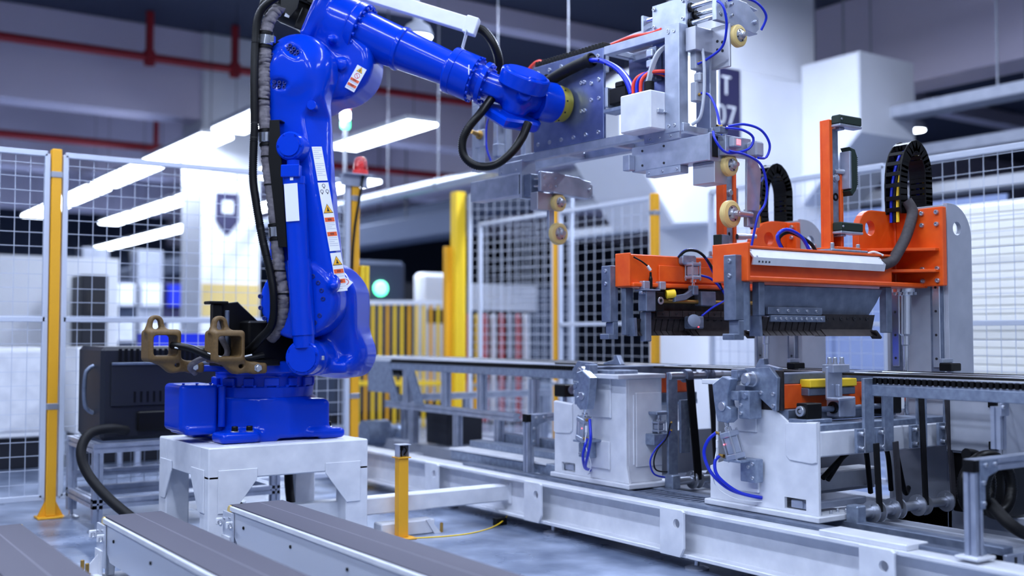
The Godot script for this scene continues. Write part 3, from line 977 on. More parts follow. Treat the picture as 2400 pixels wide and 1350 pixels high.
	nets(s, Vector3(0.0, 1.0, 0.06), Vector3(0.56, 2.58, 0.42), 0.0125, func(p: Vector3) -> float:
		var d := sd_slab(p, Vector2(0.315, 1.215), Vector2(0.275, 1.72), 0.175, 0.155, 0.215, 0.095, 0.045)
		d = smin(d, sd_slab(p, Vector2(0.275, 1.72), Vector2(0.245, 2.33), 0.155, 0.145, 0.215, 0.095, 0.045), 0.02)
		d = smin(d, sd_slab(p, Vector2(0.235, 2.33), Vector2(0.255, 2.36), 0.175, 0.178, 0.2, 0.11, 0.07), 0.05)
		d = smin(d, sd_cyl(p, Vector3(0.25, 2.345, 0.2), Vector3(0.25, 2.345, 0.345), 0.145, 0.05, 0.12), 0.03)
		d = smin(d, sd_cyl(p, Vector3(0.285, 1.215, 0.2), Vector3(0.285, 1.215, 0.322), 0.185, 0.012), 0.02)
		d = maxf(d, (p.x * 0.75 + (p.y - 1.75) * 0.1425 + p.z * 0.66) / 1.009 - 0.4787 - maxf(p.y - 2.12, 0.0) * 0.7 - maxf(1.36 - p.y, 0.0) * 0.5)
		d = smin(d, sd_cap(p, Vector3(0.455, 1.31, 0.25), Vector3(0.475, 1.285, 0.33), 0.028, 0.022), 0.03)
		for q in [[0.258, 2.437], [0.13, 2.4], [0.19, 2.268]]:   # bolt pockets
			var u := Vector2(q[0] - 0.2, q[1] - 2.365).normalized()
			var e := Vector2(p.x - q[0], p.y - q[1])
			d = maxf(d, -(Vector3(e.dot(u) / 0.03, e.dot(Vector2(-u.y, u.x)) / 0.056, (p.z - 0.348) / 0.034).length() - 1.0) * 0.03)
		return d)
	put("lower_arm", s, M.blue, t)
	for q in [[0.258, 2.437], [0.13, 2.4], [0.19, 2.268]]:
		var u := Vector2(q[0] - 0.2, q[1] - 2.365).normalized()
		for k in 6:
			var v := Vector2(-u.y, u.x) * (k % 3 - 1) * 0.026 + u * (0.009 if k < 3 else -0.012)
			bolt(t, Vector3(q[0] + v.x, q[1] + v.y, 0.312), Vector3(0, 0, 1), 0.0105, 0.016, M.blue_dark, "pocket_bolt")
	for k in 11:   # joint two bolt circle
		var a := deg_to_rad(78.0 - k * 15.0)
		if k == 6: continue
		bolt(t, Vector3(0.262 + cos(a) * 0.158, 1.215 + sin(a) * 0.158, 0.3185), Vector3(0, 0, 1), 0.0115, 0.008, M.blue_dark, "joint_bolt")
	for k in 3:
		var a := deg_to_rad(172.0 + k * 20.0)
		bolt(t, Vector3(0.262 + cos(a) * 0.16, 1.215 + sin(a) * 0.16, 0.3185), Vector3(0, 0, 1), 0.0115, 0.008, M.blue_dark, "joint_bolt")
	s = mb()
	cyl(s, Vector3(0.352, 2.165, 0.26), Vector3(0.352, 2.165, 0.32), 0.024, 18)
	put("stop_boss", s, M.blue, t)
	# balancer
	s = mb()
	var b0 := Vector3(0.336, 0.99, 0.345)
	var b1 := Vector3(0.277, 1.93, 0.37)
	lathe(s, b0, b1 - b0, [[0.0, 0.0], [0.05, 0.0], [0.052, 0.06], [0.056, 0.06], [0.056, 0.42], [0.051, 0.42], [0.051, 0.78], [0.054, 0.785], [0.054, 0.82], [0.03, 0.825], [0.03, 0.9], [0.0, 0.9]], 26)
	var bal := put("balancer_cylinder", s, M.blue, t)
	s = mb()
	lathe(s, Vector3(0.272, 1.955, 0.29), Vector3(0, 0, 1), [[0.07, 0.0], [0.07, 0.1], [0.062, 0.11], [0.05, 0.11], [0.05, 0.118], [0.0, 0.118]], 26)
	put("upper_pivot", s, M.blue, t)
	for k in 6:
		var a := TAU * k / 6
		bolt(t, Vector3(0.272 + cos(a) * 0.057, 1.955 + sin(a) * 0.057, 0.398), Vector3(0, 0, 1), 0.006, 0.006, M.blue, "cap_bolt")
	s = bx(0.24, 0.33, 1.8, 1.86, 0.38, 0.43, 0.004)
	put("cylinder_clamp", s, M.blue, bal)
	var bz := (b1 - b0).normalized()
	label_plate(bal, Transform3D(Basis(Vector3(1, 0.06, 0).normalized(), bz, Vector3(1, 0.06, 0).normalized().cross(bz)), Vector3(0.293, 1.68, 0.418)), 0.066, 0.18, [], "blank_label")
	label_plate(bal, Transform3D(Basis(), Vector3(0.292, 1.793, 0.42)), 0.016, 0.016, [], "small_label")
	put("rating_tag", bx(0.125, 0.145, 2.28, 2.3, 0.325, 0.337, 0.001), M.hose_grey, t)
	# labels along the right edge of the lower arm
	var nx := Vector3(0.75, 0.1425, 0.66).normalized()
	var uy := Vector3(-0.19, 1, 0)
	uy = (uy - nx * uy.dot(nx)).normalized()
	var ux := uy.cross(nx).normalized()
	var LB := func(y: float) -> Transform3D: return Transform3D(Basis(ux, uy, nx), Vector3((0.483 - (y - 1.75) * 0.1425 - 0.272 * 0.66) / 0.75, y, 0.272) + nx * 0.002)
	label_plate(t, LB.call(1.885), 0.056, 0.17, [["text", 0.45], ["text", 0.5]])
	label_plate(t, LB.call(1.625), 0.06, 0.34, [["pic", 0.26], ["tri", 0.25], ["bar", 0.07], ["text", 0.14], ["bar", 0.07], ["text", 0.18]])
	label_plate(t, LB.call(1.355), 0.06, 0.19, [["tri", 0.42], ["bar", 0.12], ["text", 0.14], ["bar", 0.12], ["text", 0.2]])
	label_plate(t, Transform3D(Basis(Vector3(0.82, -0.57, 0), Vector3(0.57, 0.82, 0) * 0.8 + Vector3(0, 0, -0.55), Vector3(0.3, 0.4, 0.86)).orthonormalized(), Vector3(0.478, 1.31, 0.16)), 0.06, 0.05, [["ban", 0.9]])
	# --- elbow casting and upper arm
	var ax := Vector3(0.914, -0.407, 0).normalized()
	var up := Vector3(0.407, 0.914, 0).normalized()
	var c0 := Vector3(0.484, 2.613, 0)   # centre of the first ring
	s = mb()
	nets(s, Vector3(0.1, 2.18, -0.24), Vector3(0.68, 2.86, 0.2), 0.0125, func(p: Vector3) -> float:
		var d := sd_slab(p, Vector2(0.385, 2.44), Vector2(0.36, 2.52), 0.205, 0.16, -0.03, 0.14, 0.05)
		d = smin(d, sd_cyl(p, c0 - ax * 0.2, c0 - ax * 0.005, 0.148, 0.012), 0.05)
		d = smin(d, sd_box(Basis(ax, up, Vector3(0, 0, 1)).transposed() * (p - c0), Vector3(-0.185, 0.02, 0), Vector3(0.03, 0.175, 0.17), 0.02), 0.04)
		d = smin(d, sd_cyl(p, Vector3(0.25, 2.36, -0.2), Vector3(0.25, 2.36, 0.14), 0.16, 0.03), 0.04)
		d = smin(d, sd_cyl(p, Vector3(0.44, 2.41, 0.1), Vector3(0.44, 2.41, 0.14), 0.032, 0.008), 0.01)
		d = smin(d, sd_cap(p, Vector3(0.395, 2.53, 0.12), Vector3(0.395, 2.53, 0.16), 0.022, 0.018), 0.02)
		return d)
	put("elbow_casting", s, M.blue, t)
	s = mb()
	lathe(s, c0, ax, [[0.0, -0.01], [0.15, -0.01], [0.15, 0.028], [0.146, 0.032], [0.118, 0.032], [0.117, 0.05], [0.108, 0.24], [0.114, 0.245], [0.114, 0.262], [0.104, 0.268], [0.088, 0.52], [0.098, 0.53], [0.098, 0.535]], 36)
	put("upper_arm_tube", s, M.blue, t)
	for k in 20:
		var a := TAU * k / 20
		var d := up * cos(a) + Vector3(0, 0, 1) * sin(a)
		bolt(t, c0 + ax * 0.032 + d * 0.134, ax, 0.01, 0.012, M.blue, "ring_bolt")
	var w0 := c0 + ax * 0.535
	s = mb()
	lathe(s, w0, ax, [[0.0, 0.0], [0.117, 0.0], [0.119, 0.004], [0.119, 0.036], [0.116, 0.038], [0.116, 0.04], [0.118, 0.042], [0.118, 0.135], [0.108, 0.138], [0.108, 0.145], [0.0, 0.145]], 36)
	put("wrist_drive", s, M.blue, t)
	for k in 18:
		var a := TAU * k / 18
		var d := up * cos(a) + Vector3(0, 0, 1) * sin(a)
		bolt(t, w0 + ax * 0.138 + d * 0.113, ax, 0.008, 0.011, M.blue, "ring_bolt")
	s = mb()
	lathe(s, w0 + ax * 0.145, ax, [[0.0, 0.0], [0.085, 0.0], [0.085, 0.03], [0.108, 0.034], [0.11, 0.036], [0.11, 0.058], [0.108, 0.06], [0.06, 0.06], [0.05, 0.075], [0.0, 0.075]], 36)
	put("wrist_flange", s, M.blue, t)
	for k in 12:
		var a := TAU * k / 12
		var d := up * cos(a) + Vector3(0, 0, 1) * sin(a)
		bolt(t, w0 + ax * 0.205 + d * 0.095, ax, 0.008, 0.012, M.blue, "ring_bolt")
	put("mark_plate", bx(w0.x + 0.115, w0.x + 0.121, w0.y - 0.06, w0.y - 0.01, 0.114, 0.118, 0.001), M.label, t)
	# wrist: yoke, the two discs of joint five, joint six
	var j5 := Vector3(0.38, 0.856, 0.353).normalized()
	var f6 := Vector3(0.679, 0, -0.733).normalized()
	var wc := Vector3(1.322, 2.243, 0)
	s = mb()
	nets(s, Vector3(1.08, 2.05, -0.22), Vector3(1.5, 2.45, 0.16), 0.009, func(p: Vector3) -> float:
		var d := sd_cap(p, w0 + ax * 0.2, wc, 0.07, 0.06)
		d = smin(d, sd_box(Basis(ax, up, Vector3(0, 0, 1)).transposed() * (p - (w0 + ax * 0.25)), Vector3.ZERO, Vector3(0.06, 0.055, 0.062), 0.012), 0.02)
		d = smin(d, sd_cyl(p, wc - j5 * 0.085, wc + j5 * 0.06, 0.066, 0.015), 0.02)
		d = smin(d, sd_cyl(p, wc + f6 * 0.02, wc + f6 * 0.15, 0.068, 0.02), 0.03)
		d = smin(d, sd_cyl(p, wc + Vector3(0.02, -0.01, 0.03), wc + Vector3(0.05, -0.01, 0.1), 0.034, 0.008), 0.01)
		return d)
	put("wrist_yoke", s, M.blue, t)
	s = mb()
	lathe(s, wc, j5, [[0.07, 0.046], [0.122, 0.05], [0.126, 0.055], [0.126, 0.118], [0.121, 0.125], [0.108, 0.126], [0.102, 0.134], [0.0, 0.136]], 40)
	put("wrist_disc", s, M.blue, t)
	s = mb()
	var fr5 := Basis(j5.cross(f6).normalized(), f6, j5)
	var pl := v2([-0.115, -0.12, 0.07, -0.145, 0.115, -0.09, 0.115, 0.1, 0.07, 0.14, -0.07, 0.14, -0.115, 0.09])
	plate(s, pl, Transform3D(fr5, wc - j5 * 0.14), 0.055, [], 0.012)
	put("wrist_cover", s, M.blue, t)
	s = mb()
	lathe(s, wc - j5 * 0.09, j5, [[0.062, 0.0], [0.062, 0.03], [0.05, 0.035], [0.0, 0.035]], 28)
	put("cover_collar", s, M.blue, t)
	for k in 9:
		var a := TAU * k / 9
		var d := fr5.x * cos(a) + fr5.y * sin(a)
		bolt(t, wc + j5 * 0.056 + d * 0.095, -j5, 0.007, 0.01, M.blue, "disc_bolt")
	s = mb()
	lathe(s, wc + f6 * 0.1, f6, [[0.0, 0.0], [0.098, 0.0], [0.102, 0.006], [0.102, 0.12], [0.096, 0.13], [0.0, 0.13]], 36)
	put("joint_six_housing", s, M.blue, t)
	s = mb()
	lathe(s, wc + f6 * 0.23, f6, [[0.0, 0.0], [0.095, 0.0], [0.095, 0.03], [0.09, 0.032], [0.09, 0.062], [0.0, 0.062]], 36)
	var tf := put("tool_flange", s, M.gold, t)
	for k in 10:
		var a := TAU * k / 10 + 0.2
		bolt(tf, wc + f6 * 0.245 + (j5 * cos(a) + j5.cross(f6) * sin(a)) * 0.095, j5 * cos(a) + j5.cross(f6) * sin(a), 0.005, 0.003, M.ink)
	label_plate(t, Transform3D(Basis(Vector3(0.86, -0.5, 0), Vector3(0.5, 0.86, 0), Vector3(0, 0, 1)).orthonormalized(), Vector3(0.512, 2.338, 0.112)), 0.055, 0.13, [["tri", 0.25], ["ban", 0.27], ["bar", 0.12], ["text", 0.1], ["bar", 0.12], ["text", 0.12]])
	# motors behind the elbow
	for q in [[0.075, 0.07], [0.075, -0.08], [-0.07, 0.09], [-0.02, -0.06]]:
		s = mb()
		var o: Vector3 = c0 - ax * 0.215 + up * q[0] + Vector3(0, 0, q[1])
		box(s, o - ax * 0.02, Vector3(0.05, 0.115, 0.115), 0.006, Basis(ax, up, Vector3(0, 0, 1)))
		lathe(s, o - ax * 0.04, -ax, [[0.054, 0.0], [0.054, 0.11], [0.05, 0.115], [0.05, 0.14], [0.054, 0.145], [0.054, 0.22], [0.045, 0.23], [0.0, 0.23]], 22)
		var mo := put("servo_motor", s, M.black, t)
		put("connector", bx(o.x - 0.2, o.x - 0.15, o.y + 0.1, o.y + 0.16, o.z - 0.02, o.z + 0.02), M.black, mo)
		if q[0] < 0 and q[1] > 0: label_plate(mo, Transform3D(Basis(ax, up, Vector3(0, 0, 1)), o - ax * 0.1 + Vector3(0, 0, 0.055)), 0.026, 0.045, [], "motor_label")
	s = mb()
	cyl(s, Vector3(0.12, 2.555, 0.1), Vector3(0.24, 2.53, 0.1), 0.011, 12)
	lathe(s, Vector3(0.235, 2.531, 0.1), Vector3(1, -0.2, 0), [[0.024, 0], [0.024, 0.03], [0.018, 0.034], [0, 0.034]], 8)
	put("grease_pipe", s, M.steel, t)
	s = mb()   # cable bracket over the elbow
	plate(s, v2([0.15, 2.68, 0.2, 2.64, 0.235, 2.68, 0.25, 2.74, 0.22, 2.9, 0.15, 2.9]), plz(0.2), 0.006)
	put("cable_bracket", s, M.black, t)
	# --- dress pack
	s = mb()
	tube(s, smoothed([Vector3(0.4, 2.86, 0.1), Vector3(0.28, 2.76, 0.28), Vector3(0.167, 2.68, 0.36), Vector3(0.1, 2.6, 0.37), Vector3(0.085, 2.47, 0.37), Vector3(0.085, 2.26, 0.38), Vector3(0.088, 2.053, 0.38), Vector3(0.085, 1.949, 0.38), Vector3(0.084, 1.804, 0.38), Vector3(0.102, 1.679, 0.38), Vector3(0.134, 1.513, 0.38), Vector3(0.175, 1.348, 0.38), Vector3(0.194, 1.224, 0.38), Vector3(0.178, 1.101, 0.36), Vector3(0.11, 1.03, 0.34), Vector3(0.03, 0.97, 0.3), Vector3(-0.12, 0.95, 0.16)], 0.0055), 0.021, 12, 0.0035)
	put("corrugated_hose", s, M.black, t)
	s = mb()
	var cl := smoothed([Vector3(0.18, 2.66, 0.3), Vector3(0.13, 2.563, 0.33), Vector3(0.118, 2.374, 0.33), Vector3(0.118, 2.15, 0.34), Vector3(0.132, 2.016, 0.34), Vector3(0.146, 1.849, 0.34), Vector3(0.172, 1.681, 0.34), Vector3(0.19, 1.515, 0.34), Vector3(0.206, 1.349, 0.34), Vector3(0.222, 1.225, 0.33), Vector3(0.2, 1.101, 0.31), Vector3(0.14, 1.03, 0.28)], 0.012)
	var wob := PackedVector3Array()
	for i in cl.size(): wob.append(cl[i] + Vector3(sin(i * 1.9) * 0.0022, 0, cos(i * 2.7) * 0.0022))
	tube(s, wob, 0.031, 12, 0.0022)
	var sl := put("cloth_sleeve", s, M.cloth, t)
	for y in [1.78, 1.92, 1.36, 1.25, 2.2]:
		for i in cl.size():
			if cl[i].y < y:
				s = mb()
				ring(s, cl[i] + Vector3(0, 0.004, 0), cl[i] - Vector3(0, 0.004, 0), 0.033, 0.028, 14)
				put("cable_tie", s, M.black, sl)
				break
	for y in [2.49, 2.01, 1.55]:
		for i in cl.size():
			if cl[i].y < y:
				var d := (cl[i] - cl[i - 1]).normalized()
				s = mb()
				ring(s, cl[i] + d * 0.024, cl[i] - d * 0.024, 0.037, 0.03, 18)
				box(s, cl[i] + Vector3(0.042, 0, 0.012), Vector3(0.02, 0.034, 0.03), 0.003)
				var hc := put("hose_clamp", s, M.chrome, t)
				for e in [-0.034, 0.034]:
					s = mb()
					ring(s, cl[i] + d * (e + 0.008), cl[i] + d * (e - 0.008), 0.036, 0.03, 16)
					put("rubber_collar", s, M.black, hc)
				break
	s = mb()
	plate(s, v2([0.165, 2.085, 0.212, 2.085, 0.258, 1.47, 0.215, 1.47, 0.16, 1.9]), plz(0.372), 0.01, [], 0.002)
	box(s, Vector3(0.2, 2.085, 0.33), Vector3(0.03, 0.008, 0.07))
	put("hose_guard", s, M.black, t)
	s = mb()
	plate(s, v2([0.06, 2.46, 0.2, 2.36, 0.2, 2.48, 0.1, 2.52]), plz(0.28), 0.02)
	put("clamp_bracket", s, M.black, t)
	# black cable duct and covers at the turret's left
	frame = Transform3D()
	s = mb()
	plate(s, v2([1.84, 1.2, 1.95, 1.215, 2.13, 1.05, 2.13, 0.87, 1.84, 0.87]), plz(-5.27), 0.05, [], 0.004)
	put("cable_cover", s, M.black, t)
	put("cover_post", bx(1.815, 1.86, 0.93, 1.2, -5.24, -5.19, 0.004), M.black, t)
	put("post_cap", bx(1.79, 1.885, 1.2, 1.215, -5.26, -5.17, 0.004), M.black, t)
	s = mb()
	cyl(s, Vector3(1.88, 0.95, -5.18), Vector3(1.88, 1.17, -5.18), 0.011, 10)
	put("guide_rod", s, M.iron, t)
	put("motor_cover", bx(1.96, 2.26, 0.9, 1.12, -5.3, -5.1, 0.01), M.black, t)
	put("cable_tray", bx(1.8, 2.1, 0.9, 0.93, -5.2, -5.04, 0.004), M.black, t)
	put("sleeve", cable([Vector3(1.83, 1.13, -5.2), Vector3(1.85, 1.04, -5.18), Vector3(1.87, 0.97, -5.14), Vector3(1.82, 0.93, -5.1), Vector3(1.75, 0.94, -5.12), Vector3(1.7, 0.9, -5.18), Vector3(1.74, 0.865, -5.22)], 0.014, 10, 0.02), M.cloth, t)
	put("cable_loop", cable([Vector3(1.62, 1.0, -5.2), Vector3(1.68, 0.985, -5.1), Vector3(1.78, 0.94, -5.06), Vector3(1.9, 0.93, -5.06), Vector3(2.02, 0.95, -5.06)], 0.018, 10, 0.02), M.black, t)
	put("white_wire", cable([Vector3(1.62, 0.99, -5.16), Vector3(1.72, 0.97, -5.07), Vector3(1.84, 0.94, -5.03), Vector3(1.95, 0.955, -5.03)], 0.004, 6), M.hose_white, t)
	# --- white duct above the arm and its hose
	frame = R
	s = mb()
	var d0 := Vector3(0.5, 2.825, -0.05)
	var d1 := Vector3(1.07, 2.628, -0.05)
	beam(s, d0, d1, 0.075, 0.05, 0.004, Vector3(0, 0, 1))
	put("cable_duct", s, M.white, t)
	s = mb()
	beam(s, d1 - (d1 - d0).normalized() * 0.03, d1 + (d1 - d0).normalized() * 0.035, 0.09, 0.058, 0.004, Vector3(0, 0, 1))
	put("duct_end_cap", s, M.white, t)
	s = mb()
	beam(s, Vector3(1.06, 2.59, 0.0), Vector3(1.035, 2.5, 0.0), 0.004, 0.05, 0.001, Vector3(0, 0, 1))
	beam(s, Vector3(1.035, 2.5, 0.0), Vector3(1.07, 2.47, 0.0), 0.004, 0.05, 0.001, Vector3(0, 0, 1))
	put("duct_bracket", s, M.alu, t)
	s = mb()
	tube(s, smoothed([Vector3(1.08, 2.635, -0.1), Vector3(1.13, 2.61, -0.1), Vector3(1.175, 2.55, -0.1), Vector3(1.2, 2.48, -0.12), Vector3(1.2, 2.42, -0.14), Vector3(1.19, 2.36, -0.15)], 0.0055), 0.024, 12, 0.0035)
	put("corrugated_hose", s, M.black, t)
	s = mb()
	tube(s, smoothed([Vector3(1.2, 2.25, 0.02), Vector3(1.15, 2.15, 0.1), Vector3(1.09, 2.07, 0.12), Vector3(1.06, 2.0, 0.12), Vector3(1.07, 1.93, 0.12), Vector3(1.13, 1.882, 0.12), Vector3(1.22, 1.885, 0.11), Vector3(1.3, 1.945, 0.1), Vector3(1.35, 2.02, 0.08), Vector3(1.375, 2.1, 0.04)], 0.0055), 0.022, 12, 0.0035)
	put("corrugated_hose", s, M.black, t)
	frame = Transform3D()

# ------------------------------------------------------------------ clamping units under the presses (the far one mirrors the near one)
var ms := 1.0
var mo := 0.0
func Zm(z: float) -> float: return mo + ms * z
func zp(a: Array) -> PackedVector2Array:
	var p := PackedVector2Array()
	for i in range(0, a.size(), 2): p.append(Vector2(Zm(a[i]), a[i + 1]))
	return p
func vm(x: float, y: float, z: float) -> Vector3: return Vector3(x, y, Zm(z))
func bm(x0: float, x1: float, y0: float, y1: float, z0: float, z1: float, bev := 0.003) -> SurfaceTool: return bx(x0, x1, y0, y1, Zm(z0), Zm(z1), bev)

func air_cylinder(parent: Node3D, a: Vector3, b: Vector3, w: float, rod: float, face := Vector3(-1, 0, 0)) -> Node3D:   # square tie-rod cylinder from foot a to head b, rod beyond b
	var y := (b - a).normalized()
	var z := -(face - y * face.dot(y)).normalized()
	var x := y.cross(z)
	var B := Basis(x, y, z)
	var L := a.distance_to(b)
	var s := mb()
	box(s, a + y * L * 0.5, Vector3(w * 0.78, L * 0.7, w * 0.78), w * 0.16, B)
	var o := put("cylinder_barrel", s, M.alu, parent)
	for k in [0.11, 0.89]:
		s = mb()
		box(s, a + y * L * k, Vector3(w, L * 0.2, w), 0.004, B)
		put("end_cap", s, M.alu, o)
	for i in [-1, 1]:
		for j in [-1, 1]:
			s = mb()
			cyl(s, a + y * -0.004 + x * i * w * 0.4 + z * j * w * 0.4, a + y * (L + 0.006) + x * i * w * 0.4 + z * j * w * 0.4, w * 0.075, 8, 0.001)
			put("tie_rod", s, M.steel, o)
	s = mb()
	lathe(s, b, y, [[w * 0.26, 0.0], [w * 0.26, rod * 0.35], [w * 0.14, rod * 0.4], [w * 0.14, rod], [0.0, rod]], 14)
	put("piston_rod", s, M.chrome, o)
	return o

func fitting(parent: Node3D, p: Vector3, d: Vector3, r := 0.007) -> void:
	var s := mb()
	lathe(s, p, d, [[r, 0.0], [r, r * 1.2], [r * 0.75, r * 1.3], [r * 0.75, r * 2.6], [r * 0.9, r * 2.7], [r * 0.9, r * 3.4], [0.0, r * 3.4]], 10)
	put("push_fitting", s, M.brass, parent)

func clamp_unit(label: String, near: bool) -> Node3D:
	var t := thing("clamping_unit", label, "machine", Vector3(3.7, 0.285, Zm(-3.26)), 0.0, "white clamping units on the base frame")
	put("base_plate", bm(3.54, 3.8, 0.287, 0.312, -3.6, -2.95, 0.004), M.white, t)
	var s := mb()
	var ol := [-3.58, 0.312, -2.965, 0.312, -2.965, 0.695, -3.12, 0.685, -3.28, 0.79, -3.28, 0.83]
	ol.append_array([-3.46, 0.83, -3.46, 0.5, -3.58, 0.46] if near else [-3.56, 0.83, -3.56, 0.4])
	plate(s, zp(ol), plx(3.56), 0.016, [zp([-3.145, 0.325, -3.03, 0.325, -3.03, 0.372, -3.145, 0.372])], 0.002)
	put("front_plate", s, M.white, t)
	s = mb()
	plate(s, zp([-3.13, 0.682, -2.967, 0.692, -2.967, 0.53, -2.99, 0.522, -3.11, 0.528, -3.13, 0.545]), plx(3.552), 0.008, [], 0.003)
	put("welded_cover", s, M.white, t)
	put("side_wall", bm(3.576, 3.8, 0.312, 0.83, -3.56, -3.545), M.white, t)
	s = bm(3.62, 3.79, 0.39, 0.76, -3.568, -3.56, 0.004)
	put("side_panel", s, M.white, t)
	put("weld_bead", bm(3.605, 3.612, 0.4, 0.75, -3.566, -3.558, 0.003), M.white, t)
	put("inner_wall", bm(3.78, 3.8, 0.312, 0.8, -3.54, -3.2), M.grey, t)
	put("head_plate", bm(3.5, 3.82, 0.83, 0.852, -3.57, -3.28), M.white, t)
	put("reinforcing_plate", bm(3.548, 3.56, 0.63, 0.83, -3.45, -3.29), M.white, t)
	put("reinforcing_plate", bm(3.548, 3.56, 0.37, 0.51, -3.44, -3.28), M.white, t)
	put("profile_end", bm(3.57, 3.66, 0.33, 0.362, -3.12, -3.06, 0.003), M.alu, t)
	# upper and lower beams
	put("upper_beam", bm(3.576, 4.5, 0.55, 0.655, -3.06, -2.965, 0.006), M.white, t)
	put("slide_plate", bm(3.59, 4.48, 0.655, 0.682, -3.12, -2.975), M.zinc, t)
	put("lower_beam", bm(3.576, 4.3, 0.36, 0.44, -3.34, -3.22, 0.006), M.white, t)
	put("back_plate", bm(3.8, 4.48, 0.312, 0.54, -3.4, -3.385), M.grey, t)
	put("profile_rail", bm(3.58, 3.95, 0.325, 0.355, -3.07, -3.03, 0.004), M.alu, t)
	for q in [[3.6, -2.99], [3.66, -2.985], [3.72, -3.0], [3.75, -2.98]]: bolt(t, vm(q[0], 0.312, q[1]), Vector3.UP, 0.007, 0.014)
	# galvanised jaw plate with roller
	s = mb()
	plate(s, zp([-3.34, 0.905, -3.2, 0.914, -3.156, 0.869, -3.165, 0.73, -3.18, 0.73, -3.27, 0.79, -3.34, 0.79]), plx(3.535), 0.022, [], 0.002)
	put("jaw_plate", s, M.zinc, t)
	for q in [[-3.245, 0.803], [-3.178, 0.8], [-3.178, 0.75]]: bolt(t, vm(3.535, q[1], q[0]), Vector3(-1, 0, 0), 0.009, 0.007)
	s = mb()
	lathe(s, vm(3.535, 0.86, -3.288), Vector3(-1, 0, 0), [[0.034, 0.0], [0.034, 0.014], [0.028, 0.016], [0.028, 0.05], [0.018, 0.054], [0.018, 0.06], [0.0, 0.06]], 20)
	put("jaw_roller", s, M.steel, t)
	put("jaw_block", bm(3.48, 3.535, 0.852, 0.9, -3.37, -3.33), M.zinc, t)
	s = mb()
	plate(s, zp([-3.4, 0.9, -3.37, 0.945, -3.345, 0.945, -3.34, 0.92, -3.26, 0.905, -3.26, 0.895, -3.4, 0.895]), plx(3.66), 0.03, [], 0.002)
	put("rear_jaw", s, M.zinc, t)
	# swing finger driven by an air cylinder
	s = mb()
	plate(s, zp([-3.435, 0.835, -3.372, 0.872, -3.325, 0.86, -3.345, 0.79, -3.345, 0.745, -3.325, 0.735, -3.325, 0.69, -3.35, 0.672, -3.405, 0.676, -3.415, 0.71, -3.425, 0.76]), plx(3.43), 0.05, [], 0.004)
	var fg := put("swing_finger", s, M.zinc, t)
	s = mb()
	cyl(s, vm(3.422, 0.742, -3.372), vm(3.49, 0.742, -3.372), 0.02, 14)
	put("pivot_pin", s, M.steel, fg)
	put("pivot_block", bm(3.47, 3.55, 0.692, 0.812, -3.318, -3.255, 0.004), M.zinc, t)
	put("pivot_arm", bm(3.45, 3.52, 0.77, 0.81, -3.36, -3.3, 0.004), M.zinc, t)
	for y in [0.715, 0.75]: bolt(t, vm(3.47, y, -3.3), Vector3(-1, 0, 0), 0.008, 0.008)
	bolt(t, vm(3.47, 0.79, -3.275), Vector3(-1, 0, 0), 0.014, 0.01, M.zinc, "bolt", true)
	var cy := air_cylinder(t, vm(3.47, 0.515, -3.33), vm(3.455, 0.636, -3.362), 0.062, 0.05)
	fitting(cy, vm(3.44, 0.622, -3.395), vm(0, 0.1, -1) - vm(0, 0, 0), 0.008)
	fitting(cy, vm(3.44, 0.527, -3.375), vm(0, 0.1, -1) - vm(0, 0, 0), 0.008)
	put("tube_tag", bm(3.425, 3.435, 0.56, 0.595, -3.41, -3.4, 0.002), M.label, cy)
	put("status_lamp", bm(3.43, 3.436, 0.575, 0.581, -3.37, -3.364, 0.001), M.led_red, cy)
	put("cylinder_mount", bm(3.5, 3.55, 0.42, 0.52, -3.34, -3.25, 0.004), M.zinc, t)
	put("mount_foot", bm(3.44, 3.55, 0.505, 0.517, -3.38, -3.28), M.zinc, t)
	for q in [[-3.265, 0.5], [-3.265, 0.44], [-3.29, 0.485]]: bolt(t, vm(3.5, q[1], q[0]), Vector3(-1, 0, 0), 0.008, 0.006)
	put("air_tube", cable([vm(3.44, 0.625, -3.42), vm(3.42, 0.59, -3.45), vm(3.41, 0.53, -3.465), vm(3.42, 0.45, -3.43), vm(3.46, 0.385, -3.36), vm(3.54, 0.355, -3.29), vm(3.57, 0.35, -3.27)], 0.0075, 8, 0.015), M.hose_blue, t)
	put("air_tube", cable([vm(3.44, 0.527, -3.4), vm(3.42, 0.5, -3.41), vm(3.42, 0.44, -3.39), vm(3.48, 0.375, -3.33), vm(3.56, 0.352, -3.27)], 0.0075, 8, 0.015), M.hose_blue, t)
	put("sensor_wire", cable([vm(3.43, 0.56, -3.405), vm(3.42, 0.5, -3.41), vm(3.44, 0.4, -3.43), vm(3.48, 0.345, -3.35), vm(3.56, 0.335, -3.27)], 0.0025, 6, 0.015), M.hose_white, t)
	# lower die and its ball-screw stop
	put("lower_die", bm(3.57, 4.3, 0.735, 0.84, -3.28, -3.16, 0.004), M.orange, t)
	put("die_bed", bm(3.57, 4.3, 0.682, 0.735, -3.3, -3.13), M.iron, t)
	put("die_strip", bm(3.57, 4.3, 0.84, 0.885, -3.3, -3.17), M.iron, t)
	put("end_key", bm(3.556, 3.575, 0.73, 0.9, -3.28, -3.15), M.blade, t)
